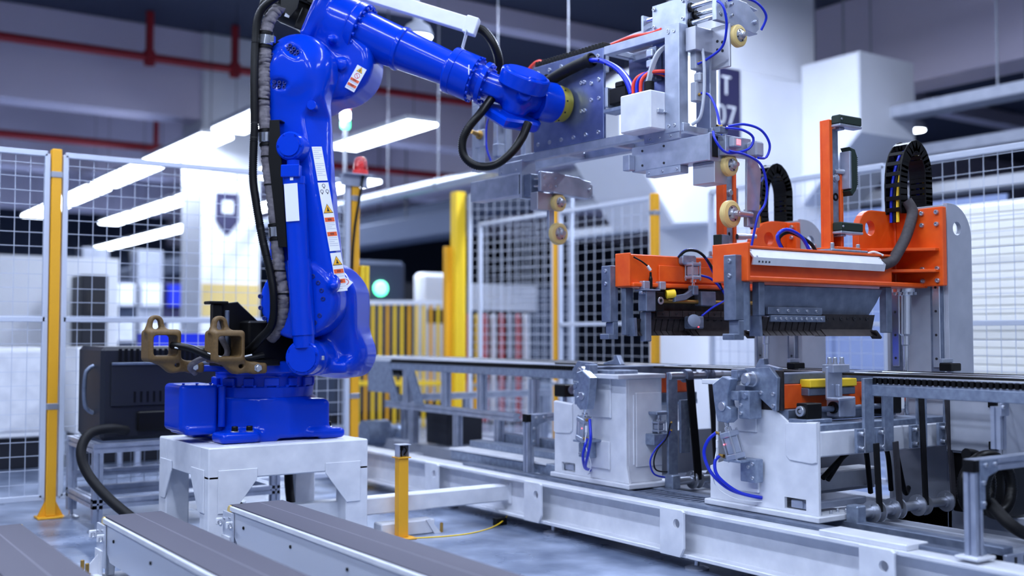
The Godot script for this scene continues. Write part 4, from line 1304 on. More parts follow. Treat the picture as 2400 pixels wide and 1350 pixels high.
	if near:
		put("yellow_buffer", bm(3.69, 4.0, 0.825, 0.86, -3.17, -3.11, 0.004), M.lemon, t)
		put("buffer_rail", bm(3.69, 4.0, 0.79, 0.823, -3.17, -3.12), M.iron, t)
		put("bearing_seat", bm(3.56, 3.72, 0.682, 0.7, -3.12, -3.02), M.zinc, t)
		put("bearing_block", bm(3.585, 3.68, 0.7, 0.765, -3.1, -3.04, 0.004), M.black, t)
		s = mb()
		ring(s, Vector3(3.57, 0.732, -3.07), Vector3(3.59, 0.732, -3.07), 0.022, 0.012, 18)
		cyl(s, Vector3(3.572, 0.732, -3.07), Vector3(3.59, 0.732, -3.07), 0.008, 12)
		put("bearing_ring", s, M.steel, t)
		s = mb()
		var pts := PackedVector3Array()
		for k in 120: pts.append(Vector3(3.68 + k * 0.005, 0.735, -3.07))
		tube(s, pts, 0.013, 10, 0.003)
		put("ball_screw", s, M.iron, t)
		put("screw_nut", bm(3.79, 3.9, 0.7, 0.785, -3.11, -3.04, 0.004), M.alu, t)
		s = mb()
		ring(s, Vector3(3.78, 0.74, -3.07), Vector3(3.792, 0.74, -3.07), 0.026, 0.012, 18)
		put("nut_seal", s, M.black, t)
		s = mb()
		box(s, Vector3(3.78, 0.845, -3.06), Vector3(0.1, 0.14, 0.012), 0.003)
		box(s, Vector3(3.78, 0.78, -3.03), Vector3(0.1, 0.012, 0.07), 0.003)
		put("stop_bracket", s, M.alu, t)
		put("stop_clamp", bm(3.74, 3.85, 0.89, 0.925, -3.09, -3.03), M.alu, t)
		for x in [3.755, 3.79, 3.835]: bolt(t, Vector3(x, 0.925, -3.06), Vector3.UP, 0.009, 0.03, M.steel, "stud", true)
		put("rib", bm(3.775, 3.785, 0.79, 0.84, -3.05, -3.03, 0.003), M.alu, t)
		put("motor", bm(4.1, 4.22, 0.7, 0.78, -3.12, -3.04, 0.006), M.black, t)
		put("motor_cap", bm(4.22, 4.26, 0.71, 0.79, -3.11, -3.05, 0.01), M.label, t)
	return t

# belts running round a top and a bottom shaft beside a unit
func belt_lift(label: String, z: float, x0: float, x1: float, ytop: float, ybot: float, belts: Array, bars: Array, mounts := false) -> void:
	var t := thing("belt_lift", label, "belt drive", Vector3((x0 + x1) / 2, 0.28, z), 0.0, "black belt lifts beside the clamping units")
	var s := mb()
	cyl(s, Vector3(x0, ybot, z), Vector3(x1, ybot, z), 0.02, 16)
	put("drive_shaft", s, M.steel, t)
	s = mb()
	box(s, Vector3(x0 + 0.01, ybot, z), Vector3(0.06, 0.075, 0.06), 0.006)
	put("shaft_bearing", s, M.zinc, t)
	for i in belts.size():
		var bq: Array = belts[i]
		s = mb()
		var a := Vector3(bq[0], bq[2], z + bq[3])
		var b := Vector3(bq[1], ybot, z)
		var d := (a - b).normalized()
		for e in [0.026]:
			var off := Vector3(0, 0, e)
			beam(s, b + off, a + off * 0.9, 0.034 if mounts else 0.05, 0.008, 0.001, Vector3(0, 0, 1))
		put("belt", s, M.strap if i % 2 else M.rubber, t)
		s = mb()
		lathe(s, b - Vector3(0.038, 0, 0), Vector3.RIGHT, [[0.018, 0.0], [0.026, 0.0], [0.026, 0.014], [0.046, 0.014], [0.046, 0.021], [0.028, 0.021], [0.028, 0.056], [0.046, 0.056], [0.046, 0.063], [0.026, 0.063], [0.018, 0.066]], 22)
		put("pulley", s, M.steel, t)
		bolt(t, b + Vector3(-0.03, 0.024, 0), Vector3(0, 1, 0.4), 0.004, 0.012, M.steel, "set_screw")
	for i in bars.size():
		var q: Array = bars[i]
		put("upright_bar", bx(q[0], q[0] + 0.066, q[1], q[2], z - 0.016, z - 0.002, 0.002), M.zinc, t)
		if mounts:
			s = bx(q[0] - 0.045, q[0] + 0.005, 0.56, 0.66, z - 0.02, z - 0.006, 0.002)
			put("bracket_plate", s, M.zinc, t)
			put("weld_bead", bx(q[0] - 0.003, q[0] + 0.004, 0.56, 0.66, z - 0.006, z + 0.001, 0.003), M.steel, t)
			for y in [0.58, 0.64]: bolt(t, Vector3(q[0] - 0.025, y, z - 0.006), Vector3(0, 0, 1), 0.009, 0.02, M.steel, "bolt", true)
	if ytop > 0:
		s = mb()
		cyl(s, Vector3(x0 - 0.01, ytop, z), Vector3(x1 + 0.05, ytop, z), 0.02, 16)
		put("top_shaft", s, M.steel, t)
		for bq in belts:
			s = mb()
			lathe(s, Vector3(bq[1] - 0.07, ytop, z), Vector3.RIGHT, [[0.018, 0.0], [0.03, 0.0], [0.03, 0.012], [0.02, 0.014]], 18)
			lathe(s, Vector3(bq[0] - 0.02, ytop, z), Vector3.RIGHT, [[0.018, 0.0], [0.034, 0.0], [0.034, 0.04], [0.018, 0.04]], 18)
			put("top_pulley", s, M.iron, t)

func machines() -> void:
	ms = 1.0; mo = 0.0
	clamp_unit("near white clamping unit with yellow buffer and black bearing block", true)
	ms = -1.0; mo = -7.72
	var far := clamp_unit("far white clamping unit left of the hanging black belts, mirrored to its neighbour", false)
	# small lock cylinder on the far unit's side wall
	air_cylinder(far, Vector3(3.75, 0.56, -4.13), Vector3(3.75, 0.615, -4.13), 0.055, 0.03, Vector3(0, 0, 1))
	put("lock_plate", bx(3.7, 3.8, 0.65, 0.665, -4.16, -4.09), M.zinc, far)
	put("lock_bracket", bx(3.68, 3.8, 0.5, 0.555, -4.155, -4.09), M.zinc, far)
	fitting(far, Vector3(3.782, 0.61, -4.1), Vector3(0.6, 0, 0.6))
	fitting(far, Vector3(3.782, 0.57, -4.1), Vector3(0.6, 0, 0.6))
	put("air_tube", cable([Vector3(3.79, 0.565, -4.09), Vector3(3.74, 0.53, -4.07), Vector3(3.68, 0.48, -4.08), Vector3(3.655, 0.42, -4.09), Vector3(3.68, 0.36, -4.09), Vector3(3.76, 0.335, -4.1)], 0.0045, 7, 0.012), M.hose_blue, far)
	put("air_tube", cable([Vector3(3.79, 0.605, -4.09), Vector3(3.74, 0.54, -4.06), Vector3(3.685, 0.48, -4.07), Vector3(3.67, 0.42, -4.08), Vector3(3.7, 0.375, -4.09), Vector3(3.8, 0.36, -4.1)], 0.004, 7, 0.012), M.black, far)
	put("head_block", bx(3.56, 3.72, 0.83, 0.87, -4.42, -4.25), M.zinc, far)
	ms = 1.0; mo = 0.0
	belt_lift("long lower shaft with four black belts below the near unit's beam, pulleys shining", -2.915, 3.72, 4.5, -1.0, 0.314, [[3.836, 3.85, 0.6, 0.0], [3.965, 3.985, 0.6, 0.0], [4.148, 4.165, 0.8, 0.0], [4.334, 4.37, 0.8, 0.0]], [[3.795, 0.56, 0.87], [3.925, 0.56, 0.82], [4.16, 0.56, 0.8], [4.36, 0.56, 0.8]], true)
	belt_lift("two slanting dark belts between the two clamping units under the top shaft", -4.085, 3.79, 4.2, 0.842, 0.312, [[3.9, 3.955, 0.83, 0.0], [4.055, 4.095, 0.83, 0.0]], [[3.775, 0.3, 0.86], [3.86, 0.45, 0.72]])
	# dark drive housing in the gap
	var t := thing("gap_motor", "dark gear motor with slotted bracket standing in the gap behind the slanting belts", "motor", Vector3(4.1, 0.3, -3.85))
	put("motor_body", bx(4.02, 4.14, 0.33, 0.6, -3.9, -3.78, 0.01), M.iron, t)
	var s := mb()
	plate(s, v2([4.0, 0.6, 4.16, 0.6, 4.14, 0.7, 4.1, 0.72, 4.03, 0.72, 3.99, 0.66]), plz(-3.86), 0.06)
	put("motor_bracket", s, M.black, t)
	put("back_panel", bx(3.98, 4.45, 0.3, 0.82, -3.97, -3.95), M.char, t)
	put("base_block", bx(3.98, 4.4, 0.285, 0.34, -3.95, -3.7), M.black, t)

# ------------------------------------------------------------------ presses
func drag_chain(parent: Node3D, pts: Array, w: float, hgt: float) -> void:   # links along the path, side faces across z
	var q := smoothed(pts, 0.005)
	var L := (q.size() - 1) * 0.005
	var pitch := 0.036
	var n := int(L / pitch)
	for k in n:
		var i0 := int(k * pitch / 0.005)
		var i1 := mini(int((k + 1) * pitch / 0.005), q.size() - 1)
		var a: Vector3 = q[i0]
		var b: Vector3 = q[i1]
		var d := (b - a).normalized()
		var up := Vector3(0, 0, 1).cross(d)
		var B := Basis(up, d, Vector3(0, 0, -1) if up.cross(d).z < 0 else Vector3(0, 0, 1))
		var s := mb()
		for e in [-1, 1]:
			box(s, (a + b) * 0.5 + Vector3(0, 0, e * (w / 2 - 0.004)), Vector3(hgt, pitch * 1.12, 0.008), 0.004, B)
		for e in [-1, 1]:
			if k % 2 == 0 or e < 0: box(s, (a + b) * 0.5 + up * e * (hgt / 2 - 0.003), Vector3(0.005, 0.02, w), 0.001, B)
		put("chain_link", s, M.black, parent)

func gantry(z0: float, z1: float, armz: float, label: String, clabel: String) -> Node3D:   # column z0..z1 (z1 the near edge)
	var t := thing("press_column", label, "column", Vector3(4.6, 0, (z0 + z1) / 2), 0.0, "grey press columns with rounded tops")
	var s := mb()
	for z in [z1 - 0.02, z0]:
		s = mb()
		var o := PackedVector2Array()
		o.append(Vector2(4.5, 0.0)); o.append(Vector2(4.69, 0.0))
		for k in 9: o.append(Vector2(4.53, 1.5) + Vector2.from_angle(PI / 2 * k / 8) * 0.16)
		o.append(Vector2(4.5, 1.66))
		plate(s, o, plz(z), 0.02, [disc2(Vector2(4.575, 1.545), 0.032, 24)], 0.002)
		put("side_plate", s, M.grey, t)
	put("front_wall", bx(4.5, 4.52, 0.0, 1.655, z0 + 0.02, z1 - 0.02), M.grey, t)
	put("foot_plate", bx(4.4, 4.85, 0.0, 0.03, z0 - 0.08, z1 + 0.08), M.grey, t)
	for z in [z0 + 0.06, z1 - 0.055]:
		var r := put("linear_rail", bx(4.482, 4.5, 0.9, 1.62, z - 0.02, z + 0.02), M.chrome, t)
		put("rail_bed", bx(4.492, 4.5, 0.88, 1.62, z - 0.035, z + 0.03, 0.001), M.iron, t)
		for k in 6: bolt(r, Vector3(4.482, 0.94 + k * 0.11, z), Vector3(-1, 0, 0), 0.006, 0.002, M.ink)
	var zc := armz + (0.09 if armz < (z0 + z1) / 2 else -0.09)
	s = mb()
	lathe(s, Vector3(4.42, 1.285, zc), Vector3(0, -1, 0), [[0.0, 0.0], [0.056, 0.0], [0.056, 0.035], [0.045, 0.036], [0.045, 0.05], [0.03, 0.052], [0.03, 0.23], [0.018, 0.24], [0.018, 0.28], [0.013, 0.285], [0.013, 0.72], [0.0, 0.72]], 22)
	put("lift_cylinder", s, M.chrome, t)
	for k in 6:
		var a := TAU * k / 6
		bolt(t, Vector3(4.42 + cos(a) * 0.047, 1.25, zc + sin(a) * 0.047), Vector3(0, -1, 0), 0.006, 0.012)
	put("cylinder_foot", bx(4.37, 4.5, 0.54, 0.57, zc - 0.06, zc + 0.06), M.grey, t)
	var c := thing("drag_chain", clabel, "cable chain", Vector3(4.5, 1.65, z0 + 0.1), 0.0, "black cable chains on the press columns")
	var cz := z0 + 0.13
	drag_chain(c, [Vector3(4.41, 1.63, cz), Vector3(4.405, 1.75, cz), Vector3(4.42, 1.86, cz), Vector3(4.46, 1.925, cz), Vector3(4.51, 1.95, cz), Vector3(4.56, 1.92, cz), Vector3(4.595, 1.85, cz), Vector3(4.6, 1.75, cz), Vector3(4.6, 1.6, cz)], 0.09, 0.056)
	for k in 3: put("cable", cable([Vector3(4.395, 1.58, cz - 0.02 + k * 0.018), Vector3(4.405, 1.75, cz - 0.02 + k * 0.018), Vector3(4.47, 1.91, cz - 0.02 + k * 0.018), Vector3(4.55, 1.91, cz - 0.02 + k * 0.018), Vector3(4.6, 1.8, cz - 0.02 + k * 0.018), Vector3(4.6, 1.62, cz - 0.02 + k * 0.018)], 0.008, 7, 0.02), [M.hose_blue, M.rubber, M.lemon][k], c)
	return t

func pad_upright(x: float, y0: float, z: float, label: String, near: bool) -> void:
	var t := thing("pad_upright", label, "bracket", Vector3(x, y0, z), 0.0, "orange uprights with green pads")
	put("base_shim", bx(x - 0.12, x + 0.13, y0, y0 + 0.012, z - 0.08, z + 0.08), M.zinc, t)
	put("foot_plate", bx(x - 0.06, x + 0.11, y0 + 0.012, y0 + 0.026, z - 0.06, z + 0.06), M.orange, t)
	var s := mb()   # channel section
	bx(x - 0.045, x - 0.02, y0 + 0.02, y0 + 0.6, z - 0.03, z + 0.012, 0.003, s)
	bx(x + 0.03, x + 0.05, y0 + 0.02, y0 + (0.36 if near else 0.6), z - 0.03, z + 0.012, 0.003, s)
	bx(x - 0.045, x + 0.05, y0 + 0.02, y0 + 0.6, z - 0.042, z - 0.03, 0.003, s)
	put("channel", s, M.orange, t)
	for q in [[-0.1, 0.05], [0.12, 0.05], [-0.1, -0.05]]: bolt(t, Vector3(x + q[0] * 0.8, y0 + 0.012, z + q[1]), Vector3.UP, 0.009, 0.03, M.steel, "stud", true)
	s = mb()
	plate(s, v2([x - 0.02, y0 + 0.08, x + 0.028, y0 + 0.08, x + 0.028, y0 + 0.56, x - 0.02, y0 + 0.56]), plz(z - 0.01), 0.012, [rrect(x - 0.004, x + 0.012, y0 + 0.32, y0 + 0.36, 0.007), rrect(x - 0.004, x + 0.012, y0 + 0.12, y0 + 0.14, 0.007)], 0.001)
	put("slotted_bar", s, M.zinc, t)
	bolt(t, Vector3(x + 0.006, y0 + 0.34, z + 0.002), Vector3(0, 0, 1), 0.016, 0.014, M.steel, "bolt", true)
	s = mb()
	ring(s, Vector3(x + 0.005, y0 + 0.255, z), Vector3(x + 0.005, y0 + 0.255, z + 0.006), 0.018, 0.01, 18)
	put("slot_washer", s, M.black, t)
	if near:
		for y in [0.085, 0.565]:
			s = bx(x - 0.03, x + 0.125, y0 + y + 0.012, y0 + y + 0.052, z + 0.01, z + 0.06, 0.005)
			var g := put("green_pad", s, M.green, t)
			put("pad_backing", bx(x - 0.03, x + 0.125, y0 + y, y0 + y + 0.012, z + 0.01, z + 0.06), M.alu, g)
			bolt(g, Vector3(x - 0.018, y0 + y + 0.032, z + 0.06), Vector3(0, 0, 1), 0.005, 0.004)
			put("pad_holder", bx(x - 0.005, x + 0.03, y0 + y - 0.01, y0 + y, z - 0.02, z + 0.04), M.zinc, t)
		s = mb()   # vertical pad with chamfered ends and ribbed face
		plate(s, v2([x + 0.042, y0 + 0.28, x + 0.06, y0 + 0.26, x + 0.085, y0 + 0.285, x + 0.095, y0 + 0.31, x + 0.095, y0 + 0.44, x + 0.08, y0 + 0.47, x + 0.042, y0 + 0.478, x + 0.055, y0 + 0.46, x + 0.055, y0 + 0.29]), plz(z), 0.055, [], 0.003)
		for k in 14: bx(x + 0.092, x + 0.099, y0 + 0.312 + k * 0.0092, y0 + 0.316 + k * 0.0092, z, z + 0.055, 0.001, s)
		put("green_pad", s, M.green, t)
		put("pad_backing", bx(x + 0.04, x + 0.055, y0 + 0.29, y0 + 0.46, z, z + 0.055), M.alu, t)
		s = mb()
		cyl(s, Vector3(x + 0.006, y0 + 0.37, z), Vector3(x + 0.045, y0 + 0.37, z + 0.02), 0.012, 12)
		put("pad_stud", s, M.steel, t)
	else:
		for y in [0.115, 0.23]:
			s = mb()
			lathe(s, Vector3(x + 0.03, y0 + y, z + 0.03), Vector3(1, 0.05, 0.25), [[0.016, 0.0], [0.016, 0.05], [0.012, 0.052], [0.012, 0.11], [0.006, 0.115], [0.0, 0.115]], 14)
			put("proximity_sensor", s, M.steel, t)
		put("green_pad", bx(x - 0.11, x - 0.095, y0 + 0.06, y0 + 0.12, z, z + 0.05), M.green, t)
		put("pad_backing", bx(x - 0.095, x - 0.045, y0 + 0.06, y0 + 0.12, z, z + 0.05, 0.003), M.iron, t)
		put("top_cap", bx(x - 0.045, x + 0.05, y0 + 0.56, y0 + 0.62, z - 0.05, z + 0.04, 0.012), M.orange, t)
		put("clip_plate", bx(x + 0.03, x + 0.075, y0 + 0.28, y0 + 0.37, z - 0.01, z, 0.003), M.zinc, t)

func end_post(parent: Node3D, x: float, z: float, d: float) -> void:   # stepped steel guide post, d towards the head
	var s := mb()
	bx(x - 0.03, x + 0.02, 1.11, 1.375, z - 0.036, z + 0.03, 0.003, s)
	bx(x - 0.012, x + 0.02, 1.05, 1.11, z - 0.026, z + 0.03, 0.003, s)
	bx(x - 0.04, x + 0.02, 1.03, 1.055, z - 0.036, z + 0.03, 0.003, s)
	put("guide_post", s, M.iron, parent)
	for y in [1.35, 1.29]: bolt(parent, Vector3(x - 0.03, y, z), Vector3(-1, 0, 0), 0.009, 0.007)

func presses() -> void:
	gantry(-3.32, -2.985, -3.25, "grey press column with a pierced rounded top at the right", "black cable chain with a yellow cable looping over the right press column")
	gantry(-4.18, -3.845, -3.93, "grey press column mostly hidden behind the near press beam", "black cable chain looping over the hidden far press column")
	# ---- near head
	var t := thing("press_head", "near orange press beam with a white sloped cover and grey blade apron", "press", Vector3(3.8, 1.27, -3.17), 0.0, "orange press heads")
	put("beam_box", bx(3.285, 4.26, 1.277, 1.41, -3.26, -3.11, 0.005), M.orange, t)
	put("bottom_flange", bx(3.285, 4.48, 1.268, 1.29, -3.26, -3.075, 0.005), M.orange, t)
	put("end_plate", bx(3.268, 3.285, 1.268, 1.425, -3.265, -3.066, 0.003), M.orange, t)
	put("top_edge", bx(3.285, 4.26, 1.405, 1.415, -3.26, -3.1, 0.002), M.orange, t)
	var s := mb()
	plate(s, v2([-3.105, 1.402, -3.07, 1.366, -3.078, 1.336, -3.085, 1.336, -3.078, 1.364, -3.11, 1.396]), plx(3.31), 0.85)
	var cv := put("sloped_cover", s, M.white, t)
	for q in [[3.32, 1.395, -3.098], [4.15, 1.395, -3.098], [3.33, 1.37, -3.073], [4.15, 1.37, -3.073]]: bolt(cv, Vector3(q[0], q[1], q[2]), Vector3(0, 0.7, 0.7), 0.004, 0.003)
	for k in 4: put("vent_slot", bx(3.34 + k * 0.02, 3.349 + k * 0.02, 1.345, 1.353, -3.0755, -3.073, 0.0005), M.ink, cv)
	end_post(t, 3.262, -3.13, 1)
	put("guide_post", bx(4.215, 4.255, 1.06, 1.268, -3.15, -3.11, 0.003), M.iron, t)
	s = mb()
	cyl(s, Vector3(3.32, 1.07, -3.16), Vector3(3.32, 1.268, -3.16), 0.042, 20)
	put("guide_bush", s, M.zinc, t)
	put("guide_block", bx(3.37, 3.405, 1.13, 1.268, -3.14, -3.1, 0.003), M.iron, t)
	s = mb()   # apron, leaning back
	plate(s, v2([3.415, 1.262, 4.2, 1.262, 4.175, 1.2, 4.13, 1.13, 3.4, 1.13, 3.4, 1.16]), Transform3D(Basis(Vector3(1, 0, 0), Vector3(0, 0.97, 0.24).normalized(), Vector3(0, -0.24, 0.97).normalized()), Vector3(0, 0.035, -3.435)), 0.014, [], 0.002)
	put("apron_plate", s, M.iron, t)
	for y in [[1.135, 1.17, -3.125], [1.105, 1.135, -3.11]]:
		put("clamp_strip", bx(3.445, 3.785, y[0], y[1] - 0.003, y[2] - 0.01, y[2] + 0.006, 0.002), M.iron, t)
	for k in 5: bolt(t, Vector3(3.5 + k * 0.06, 1.152, -3.119), Vector3(0, 0, 1), 0.007, 0.008)
	for k in 10: bolt(t, Vector3(3.47 + k * 0.032, 1.118, -3.104), Vector3(0, 0, 1), 0.006, 0.005)
	blades(t, 3.4, 4.13, -3.13, 10)
	# carriage and arm
	press_arm(t, -3.25, -3.235, -2.975, 1)
	put("cable_sleeve", cable([Vector3(4.415, 1.68, -3.14), Vector3(4.43, 1.63, -3.12), Vector3(4.4, 1.57, -3.11), Vector3(4.355, 1.5, -3.105), Vector3(4.29, 1.43, -3.1), Vector3(4.24, 1.385, -3.1), Vector3(4.16, 1.365, -3.1)], 0.026, 10, 0.018), M.sleeve_dark, t)
	put("cable_pair", cable([Vector3(3.58, 1.41, -3.16), Vector3(3.55, 1.47, -3.16), Vector3(3.6, 1.5, -3.15), Vector3(3.68, 1.47, -3.14), Vector3(3.72, 1.41, -3.13)], 0.008, 7, 0.015), M.hose_blue, t)
	put("cable_pair", cable([Vector3(3.6, 1.41, -3.17), Vector3(3.57, 1.46, -3.17), Vector3(3.63, 1.49, -3.16), Vector3(3.73, 1.45, -3.14), Vector3(3.76, 1.41, -3.13)], 0.008, 7, 0.015), M.rubber, t)
	put("white_wire", cable([Vector3(4.1, 1.41, -3.14), Vector3(4.14, 1.425, -3.12), Vector3(4.18, 1.41, -3.1)], 0.006, 7, 0.01), M.hose_white, t)
	# ---- far head
	t = thing("press_head", "far orange press beam with an air cylinder and ball screw on its front", "press", Vector3(3.8, 1.27, -3.9), 0.0, "orange press heads")
	put("beam_box", bx(3.3, 4.26, 1.285, 1.425, -3.92, -3.822, 0.005), M.orange, t)
	put("bottom_flange", bx(3.3, 4.48, 1.272, 1.292, -3.95, -3.8, 0.005), M.orange, t)
	put("end_plate", bx(3.29, 3.302, 1.275, 1.43, -3.92, -3.818, 0.003), M.orange, t)
	s = bx(3.47, 3.95, 1.3, 1.378, -3.822, -3.812, 0.004)
	put("stiffener_plate", s, M.orange, t)
	end_post(t, 3.29, -3.95, 1)
	put("guide_post", bx(3.31, 3.36, 1.05, 1.27, -3.9, -3.87, 0.003), M.iron, t)
	put("apron_plate", bx(3.42, 4.2, 1.14, 1.272, -3.9, -3.88), M.blade, t)
	put("screw_bed", bx(3.45, 4.2, 1.125, 1.155, -3.88, -3.83), M.blade, t)
	for k in 7: put("bed_plate", bx(3.46 + k * 0.085, 3.54 + k * 0.085, 1.135, 1.165, -3.828, -3.82, 0.002), M.blade, t)
	for k in 7: bolt(t, Vector3(3.5 + k * 0.085, 1.15, -3.82), Vector3(0, 0, 1), 0.006, 0.004, M.ink)
	s = mb()
	var pts := PackedVector3Array()
	for k in 140: pts.append(Vector3(3.47 + k * 0.005, 1.21, -3.82))
	tube(s, pts, 0.011, 10, 0.0025)
	put("ball_screw", s, M.brass, t)
	put("screw_bearing", bx(3.43, 3.48, 1.16, 1.25, -3.85, -3.79, 0.004), M.black, t)
	s = mb()
	ring(s, Vector3(3.455, 1.21, -3.79), Vector3(3.455, 1.21, -3.784), 0.018, 0.009, 16)
	put("bearing_ring", s, M.steel, t)
	put("screw_carriage", bx(3.72, 3.82, 1.19, 1.26, -3.84, -3.79, 0.004), M.iron, t)
	put("end_carriage", bx(3.36, 3.42, 1.16, 1.26, -3.84, -3.78, 0.004), M.iron, t)
	put("blade_holder", bx(3.38, 3.42, 1.02, 1.16, -3.85, -3.81, 0.004), M.iron, t)
	put("sensor_shelf", bx(3.34, 3.44, 1.255, 1.262, -3.84, -3.77, 0.002), M.zinc, t)
	for x in [3.35, 3.45]: put("sensor_clamp", bx(x, x + 0.04, 1.262, 1.3, -3.82, -3.785, 0.004), M.alu, t)
	for q in [[3.34, 1.245], [3.36, 1.245]]: bolt(t, Vector3(q[0], q[1], -3.8), Vector3(0, 0, 1), 0.008, 0.015, M.zinc, "bolt", true)
	s = mb()
	lathe(s, Vector3(3.405, 1.262, -3.8), Vector3.UP, [[0.009, 0.0], [0.009, 0.05], [0.006, 0.06], [0.005, 0.08], [0.0, 0.08]], 12)
	put("proximity_sensor", s, M.black, t)
	s = mb()
	beam(s, Vector3(3.405, 1.35, -3.8), Vector3(3.385, 1.372, -3.8), 0.012, 0.012, 0.002, Vector3(0, 0, 1))
	put("cable_plug", s, M.label, t)
	put("sensor_cable", cable([Vector3(3.39, 1.368, -3.8), Vector3(3.35, 1.39, -3.8), Vector3(3.31, 1.41, -3.81)], 0.004, 6, 0.01), M.black, t)
	var cy := air_cylinder(t, Vector3(3.655, 1.395, -3.78), Vector3(3.655, 1.315, -3.78), 0.06, 0.04, Vector3(0, 0, 1))
	s = mb()
	plate(s, rrect(3.6, 3.69, 1.385, 1.43, 0.012), plz(-3.82), 0.03, [], 0.003)
	put("cylinder_hinge", s, M.zinc, t)
	put("rod_clevis", bx(3.64, 3.675, 1.24, 1.285, -3.8, -3.76, 0.004), M.iron, t)
	s = mb()
	plate(s, v2([3.53, 1.205, 3.6, 1.215, 3.665, 1.245, 3.675, 1.265, 3.655, 1.275, 3.6, 1.245, 3.53, 1.235]), plz(-3.79), 0.02, [], 0.003)
	put("lever", s, M.iron, t)
	s = mb()
	cyl(s, Vector3(3.5, 1.24, -3.8), Vector3(3.54, 1.245, -3.78), 0.02, 16)
	put("lever_buffer", s, M.lemon, t)
	fitting(cy, Vector3(3.685, 1.335, -3.77), Vector3(1, 0, 0))
	put("air_tube", cable([Vector3(3.69, 1.335, -3.77), Vector3(3.74, 1.325, -3.76), Vector3(3.79, 1.3, -3.76), Vector3(3.83, 1.275, -3.77)], 0.006, 7, 0.012), M.hose_blue, t)
	for k in 2: put("cable_bundle", cable([Vector3(3.6, 1.42, -3.82), Vector3(3.62, 1.45, -3.8 + k * 0.01), Vector3(3.68, 1.455 - k * 0.004, -3.79 + k * 0.01), Vector3(3.74, 1.42, -3.78), Vector3(3.79, 1.34, -3.77 + k * 0.01), Vector3(3.84, 1.27, -3.77), Vector3(3.89, 1.225, -3.78)], 0.007, 7, 0.015), [M.hose_blue, M.rubber][k], t)
	put("air_tube", cable([Vector3(3.89, 1.225, -3.78), Vector3(3.84, 1.21, -3.77), Vector3(3.77, 1.18, -3.77), Vector3(3.71, 1.14, -3.78)], 0.005, 7, 0.012), M.hose_blue, t)
	put("sensor_wire", cable([Vector3(3.78, 1.4, -3.81), Vector3(3.84, 1.37, -3.8), Vector3(3.86, 1.33, -3.8), Vector3(3.9, 1.29, -3.8)], 0.002, 6, 0.015), M.hose_white, t)
	put("shear_block", bx(3.64, 3.72, 1.08, 1.14, -3.83, -3.77, 0.006), M.iron, t)
	s = mb()
	lathe(s, Vector3(3.66, 1.11, -3.79), Vector3(-0.5, 0.3, 1), [[0.032, 0.0], [0.032, 0.03], [0.0, 0.034]], 14)
	put("shear_wheel", s, M.iron, t)
	put("status_lamp", bx(3.675, 3.681, 1.085, 1.091, -3.77, -3.765, 0.001), M.led_red, t)
	blades(t, 3.36, 4.1, -3.86, 10)
	press_arm(t, -3.93, -4.15, -3.83, -1)
	pad_upright(3.96, 1.415, -3.19, "tall orange upright with three dark green pads on the near press beam", true)
	pad_upright(4.02, 1.43, -3.9, "orange upright behind the gripper roller, carrying two steel sensors", false)

func blades(t: Node3D, x0: float, x1: float, z: float, n: int) -> void:
	# dark shear blades: leaning strips separated by slots at the left, one long blade at the right
	var xm := x0 + (x1 - x0) * 0.52
	var w := (xm - x0) / n
	for k in n:
		var s := mb()
		plate(s, v2([z - 0.02, 1.125, z + 0.02, 1.125, z + 0.005, 1.07, z + 0.03, 1.047, z - 0.03, 1.047]), plx(x0 + k * w + 0.003), w - 0.006, [], 0.001)
		put("blade_segment", s, M.blade, t)
	var s := mb()
	plate(s, v2([z - 0.02, 1.14, z + 0.02, 1.14, z + 0.004, 1.075, z + 0.035, 1.045, z - 0.03, 1.045]), plx(xm), x1 - xm, [], 0.001)
	put("long_blade", s, M.blade, t)
	for k in 7: bolt(t, Vector3(xm + 0.03 + k * 0.045, 1.122, z + 0.016), Vector3(0, 0, 1), 0.006 if k % 2 else 0.009, 0.003, M.ink)
	s = mb()
	box(s, Vector3(x1 - 0.005, 1.052, z + 0.02), Vector3(0.05, 0.012, 0.05), 0.002, Basis(Vector3(0, 0, 1), -0.7))
	put("blade_tip", s, M.blade, t)
	s = mb()
	plate(s, v2([z - 0.03, 1.13, z + 0.024, 1.13, z + 0.03, 1.045, z - 0.03, 1.045]), plx(x0 - 0.025), 0.014)
	put("blade_end", s, M.iron, t)

